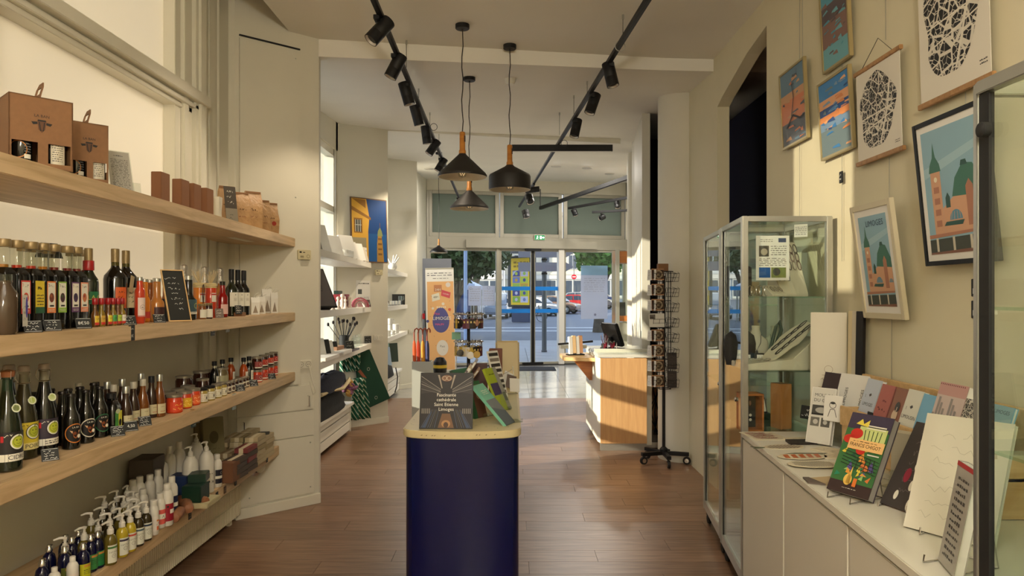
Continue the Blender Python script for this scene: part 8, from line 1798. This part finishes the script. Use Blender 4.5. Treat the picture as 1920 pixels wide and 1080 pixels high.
# cars
def car(label,x,y,c,yaw,s=1.0,h=1.45):
 t = thing('car',label,'car',(x,y,gz(y) - .02),yaw,'cars parked across the street'); m_ = mat('paint_%d_%d_%d' % c,c,.25,coat=.6); gl_ = mat('car_glass',(50,60,76),.05,spec=.8); L = 2.1 * s
 bodyp = [(-L,.35),(-L,.75),(-L * .95,.92),(-L * .50,.98),(L * .42,.95),(L * .85,.80),(L,.62),(L,.34),(L * .8,.26),(-L * .9,.26)]
 cab = [(-L * .82,.94),(-L * .60,h - .08),(-L * .35,h),(L * .05,h - .02),(L * .22,h - .12),(L * .48,.94)]
 fy = Matrix(((1,0,0,0),(0,0,-1,0),(0,1,0,0),(0,0,0,1)))
 b = MB(); b.M = fy; b.prism(bodyp,-.86,.86,m_); b.build('body',t,bev=.07)
 b = MB(); b.M = fy; b.loft([[(x_,z_,w_) for x_,z_ in cab] for w_ in (-.78,.78)],m_); b.build('roof',t,bev=.06)
 for sd in (-1,1):
  for p in ([(-L * .70,.98),(-L * .55,h - .14),(-L * .22,h - .09),(-L * .22,.98)],[(-L * .18,.98),(-L * .18,h - .09),(L * .04,h - .1),(L * .20,h - .2),(L * .38,.98)]):
   b = MB(); b.M = fy; b.prism(p,sd * .785 - .01,sd * .785 + .01,gl_); b.build('side_window',t)
 b = MB(); b.add([(L * .47,-.66,.99),(L * .47,.66,.99),(L * .245,.60,h - .13),(L * .245,-.60,h - .13)],[(0,1,2,3)],gl_); b.M = None; b.v = [v + Vector((.025,0,.015)) for v in b.v]; b.build('windscreen',t)
 for wx in (-L * .62,L * .62):
  for sd in (-1,1): b = MB(); b.M = Matrix.Translation((wx,sd * .78,.31)) @ Matrix.Rotation(PI / 2,4,'X'); b.lathe([(.2,-.1),(.31,-.1),(.32,0),(.31,.1),(.2,.1)],M_rubber,20); b.lathe([(.19,-.105),(.19,.105)],M_alu,14); b.build('wheel',t)
 for sd in (-1,1): MB().cb((L * .96,sd * .62,.66),(.12,.34,.14),mat('headlamp',(200,204,206),.1)).build('headlamp',t,bev=.03)
car('white car parked nearest, behind the bicycle',2.0,55.0,(196,196,194),-.45); car('brown parked car right behind the white one',3.6,58.0,(112,90,78),-.45); car('red parked car, right of the brown one',6.0,61.5,(160,30,36),-.42)
car('dark grey parked car behind the red one',7.6,66.0,(64,66,72),-.45); car('silver grey parked car behind the dark grey one',7.0,71.0,(130,134,140),-.42); car('dark blue parked car at the right end of the row',9.2,75.0,(40,50,80),-.4); car('pale parked car farthest in the row',9.4,81.0,(170,172,176),-.4)
t_car = car('light blue grey van parked at the left of the yellow poster',-1.0,52.0,(150,160,174),1.45,.95,1.85)
# tents
for i,(x,y,w,c,lab) in enumerate(((-4.0,40.0,3.6,(190,200,222),'pale blue market tent with pointed roof, left'),(-3.6,47.5,3.0,(206,210,220),'white market tent behind the blue one'))):
 t = thing('market_tent',lab,'tent',(x,y,0),.1,'market tents across the street'); b = MB(); h0,h1 = 2.3,3.1; q = w / 2
 b.add([(-q,-q,h0),(q,-q,h0),(q,q,h0),(-q,q,h0),(0,0,h1),(-q,-q,h0 - .25),(q,-q,h0 - .25),(q,q,h0 - .25),(-q,q,h0 - .25)],[(0,1,4),(1,2,4),(2,3,4),(3,0,4),(0,5,6,1),(1,6,7,2),(2,7,8,3),(3,8,5,0)],mat('tent_%d' % i,c,.7)); b.build('roof',t,smooth=0)
 for sx_ in (-1,1):
  for sy_ in (-1,1): MB().bx(sx_ * q * .97 - .03,sx_ * q * .97 + .03,sy_ * q * .97 - .03,sy_ * q * .97 + .03,0,h0,M_alu).build('leg',t)
 MB().bx(-q * .9,q * .9,q * .9,q * .92,0,2.0,mat('tent_wall',(60,80,130),.7)).build('side_wall',t)
# trees
M_bark = mat('bark',(84,74,62),.9,noise=.3,nscale=6,bump=.5)
def tree(label,x,y,h,r,trunk,cz_,c1,seed,n=2600,lean=.0):
 t = thing('tree',label,'tree',(x,y,0),0,'trees outside the shop'); rr = random.Random(seed)
 b = MB(); b.tube([(0,0,-.1),(lean * .4,0,trunk * .6),(lean,0,trunk)],[.26,.19,.15],M_bark,10)
 for k in range(7):
  a = k * 2.4; q = r * .6; b.tube([(lean * .8,0,trunk * (.75 + .03 * k)),(lean + q * .4 * math.cos(a),q * .4 * math.sin(a),trunk + (cz_ - trunk) * .45),(lean + q * math.cos(a),q * math.sin(a),cz_ + (k % 3 - 1) * .5)],[.10,.06,.03],M_bark,6)
 b.build('trunk',t)
 f = MB(); cl = [(lean + r * .62 * math.cos(k * 2.4) * rr.uniform(.4,1),r * .62 * math.sin(k * 2.4) * rr.uniform(.4,1),cz_ + rr.uniform(-.45,.5) * h) for k in range(14)]
 vs = []; fs = []
 for k in range(n):
  c = cl[rr.randrange(14)]; v = Vector((rr.gauss(0,1),rr.gauss(0,1),rr.gauss(0,1))).normalized() * (r * .42 * rr.uniform(.5,1) ** .5)
  p = Vector(c) + v; s = rr.uniform(.10,.2); u = Vector((rr.gauss(0,1),rr.gauss(0,1),rr.gauss(0,1))).normalized(); w = u.cross(Vector((rr.gauss(0,1),rr.gauss(0,1),rr.gauss(0,1)))).normalized(); i = len(vs)
  vs += [p - u * s,p + w * s * .5,p + u * s,p - w * s * .5]; fs.append((i,i + 1,i + 2,i + 3))
 f.add(vs,fs,c1); f.build('foliage',t,smooth=0,kind='stuff')
M_lf1 = mat('leaf_dark',(66,84,40),.6,noise=.5,nscale=1.2); M_lf2 = mat('leaf_fresh',(110,150,60),.6,noise=.4,nscale=1.2)
tree('big dark tree with forked trunk outside the left window',-2.5,27.0,2.6,2.7,2.0,3.7,M_lf1,3,8000,.5)
tree('second tree farther left with yellowish foliage',-5.0,33.0,2.6,2.8,2.0,4.0,M_lf2,5,5000)
tree('dark leaved tree behind the poster column',-2.6,49.0,2.4,2.8,2.6,5.2,M_lf1,9,5000)
tree('fresh green tree at the upper right of the doorway',3.9,32.0,1.5,1.9,3.0,4.0,M_lf2,7,4500,.4)
tree('tree seen through the wooden display tower',5.9,27.0,2.2,2.0,1.9,3.6,M_lf1,12,2600)
# buildings across the street
def block(label,x0,x1,y,h,c,cols,z0,rows=3,shop=True):
 t = thing('building',label,'building',((x0 + x1) / 2,y,0)); w = x1 - x0
 m_ = mat('facade_%d' % c[0],c,.8,noise=.04,nscale=.5); MB().bx(-w / 2,w / 2,0,8,0,h,m_).build('wall',t); MB().bx(-w / 2 - .2,w / 2 + .2,-.25,0,h - .5,h,m_).build('cornice',t); MB().bx(-w / 2,w / 2,-.12,0,z0 + 3.2,z0 + 3.45,m_).build('string_course',t)
 wm = mat('far_window',(70,78,88),.15); fm = mat('far_frame',(200,196,184),.6)
 for i in range(cols):
  x = -w / 2 + (i + .5) * w / cols
  for r in range(rows):
   z = z0 + 4.0 + 3.1 * r; f = MB().bx(-.62,.62,-.10,0,-.1,1.9,fm).build('window_frame',t,(x,0,z)); MB().bx(-.5,-.04,-.12,-.1,0,1.8,wm).bx(.04,.5,-.12,-.1,0,1.8,wm).build('pane',f)
  if shop: f = MB().bx(-1.5,1.5,-.08,0,0,2.5,fm).build('shop_front',t,(x,0,z0 + .1)); MB().bx(-1.35,-.1,-.1,-.08,.3,2.3,wm).bx(.1,1.35,-.1,-.08,.3,2.3,wm).build('pane',f)
 if shop: MB().bx(-w / 2,w / 2,-.2,0,z0 + 2.6,z0 + 3.15,mat('shop_band',(206,200,188),.7)).build('shop_band',t)
block('cream street building with shop fronts behind the parked cars',-1.0,21.0,95.0,13,(214,204,180),6,1.35)
block('pale grey street building behind the trees on the left',-26.0,-1.2,92.0,12,(190,190,186),7,1.25)
# unseen building blocks added to shade the street, gaps let sun stripes through
for i,(y0,y1) in enumerate(((2.2,4.6),(5.8,20.5),(23.0,31.0))):
 MB().bx(-44,-32,y0,y1,-.1,17,mat('side_facade',(196,186,166),.8)).build('building',label='neighbouring building beyond the left side street, %s' % ['narrow first one','long middle one','last one before the trees'][i],cat='building')
# upper storeys of the shop's own building
MB().bx(-2.4,30,-3.4,17.2,4.75,9.0,mat('own_facade',(206,198,180),.8)).build('wall_outer',kind='structure')
MB().bx(3.25,30,-3.4,16.9,-.1,4.75,MATS['own_facade']).build('wall_outer',kind='structure')
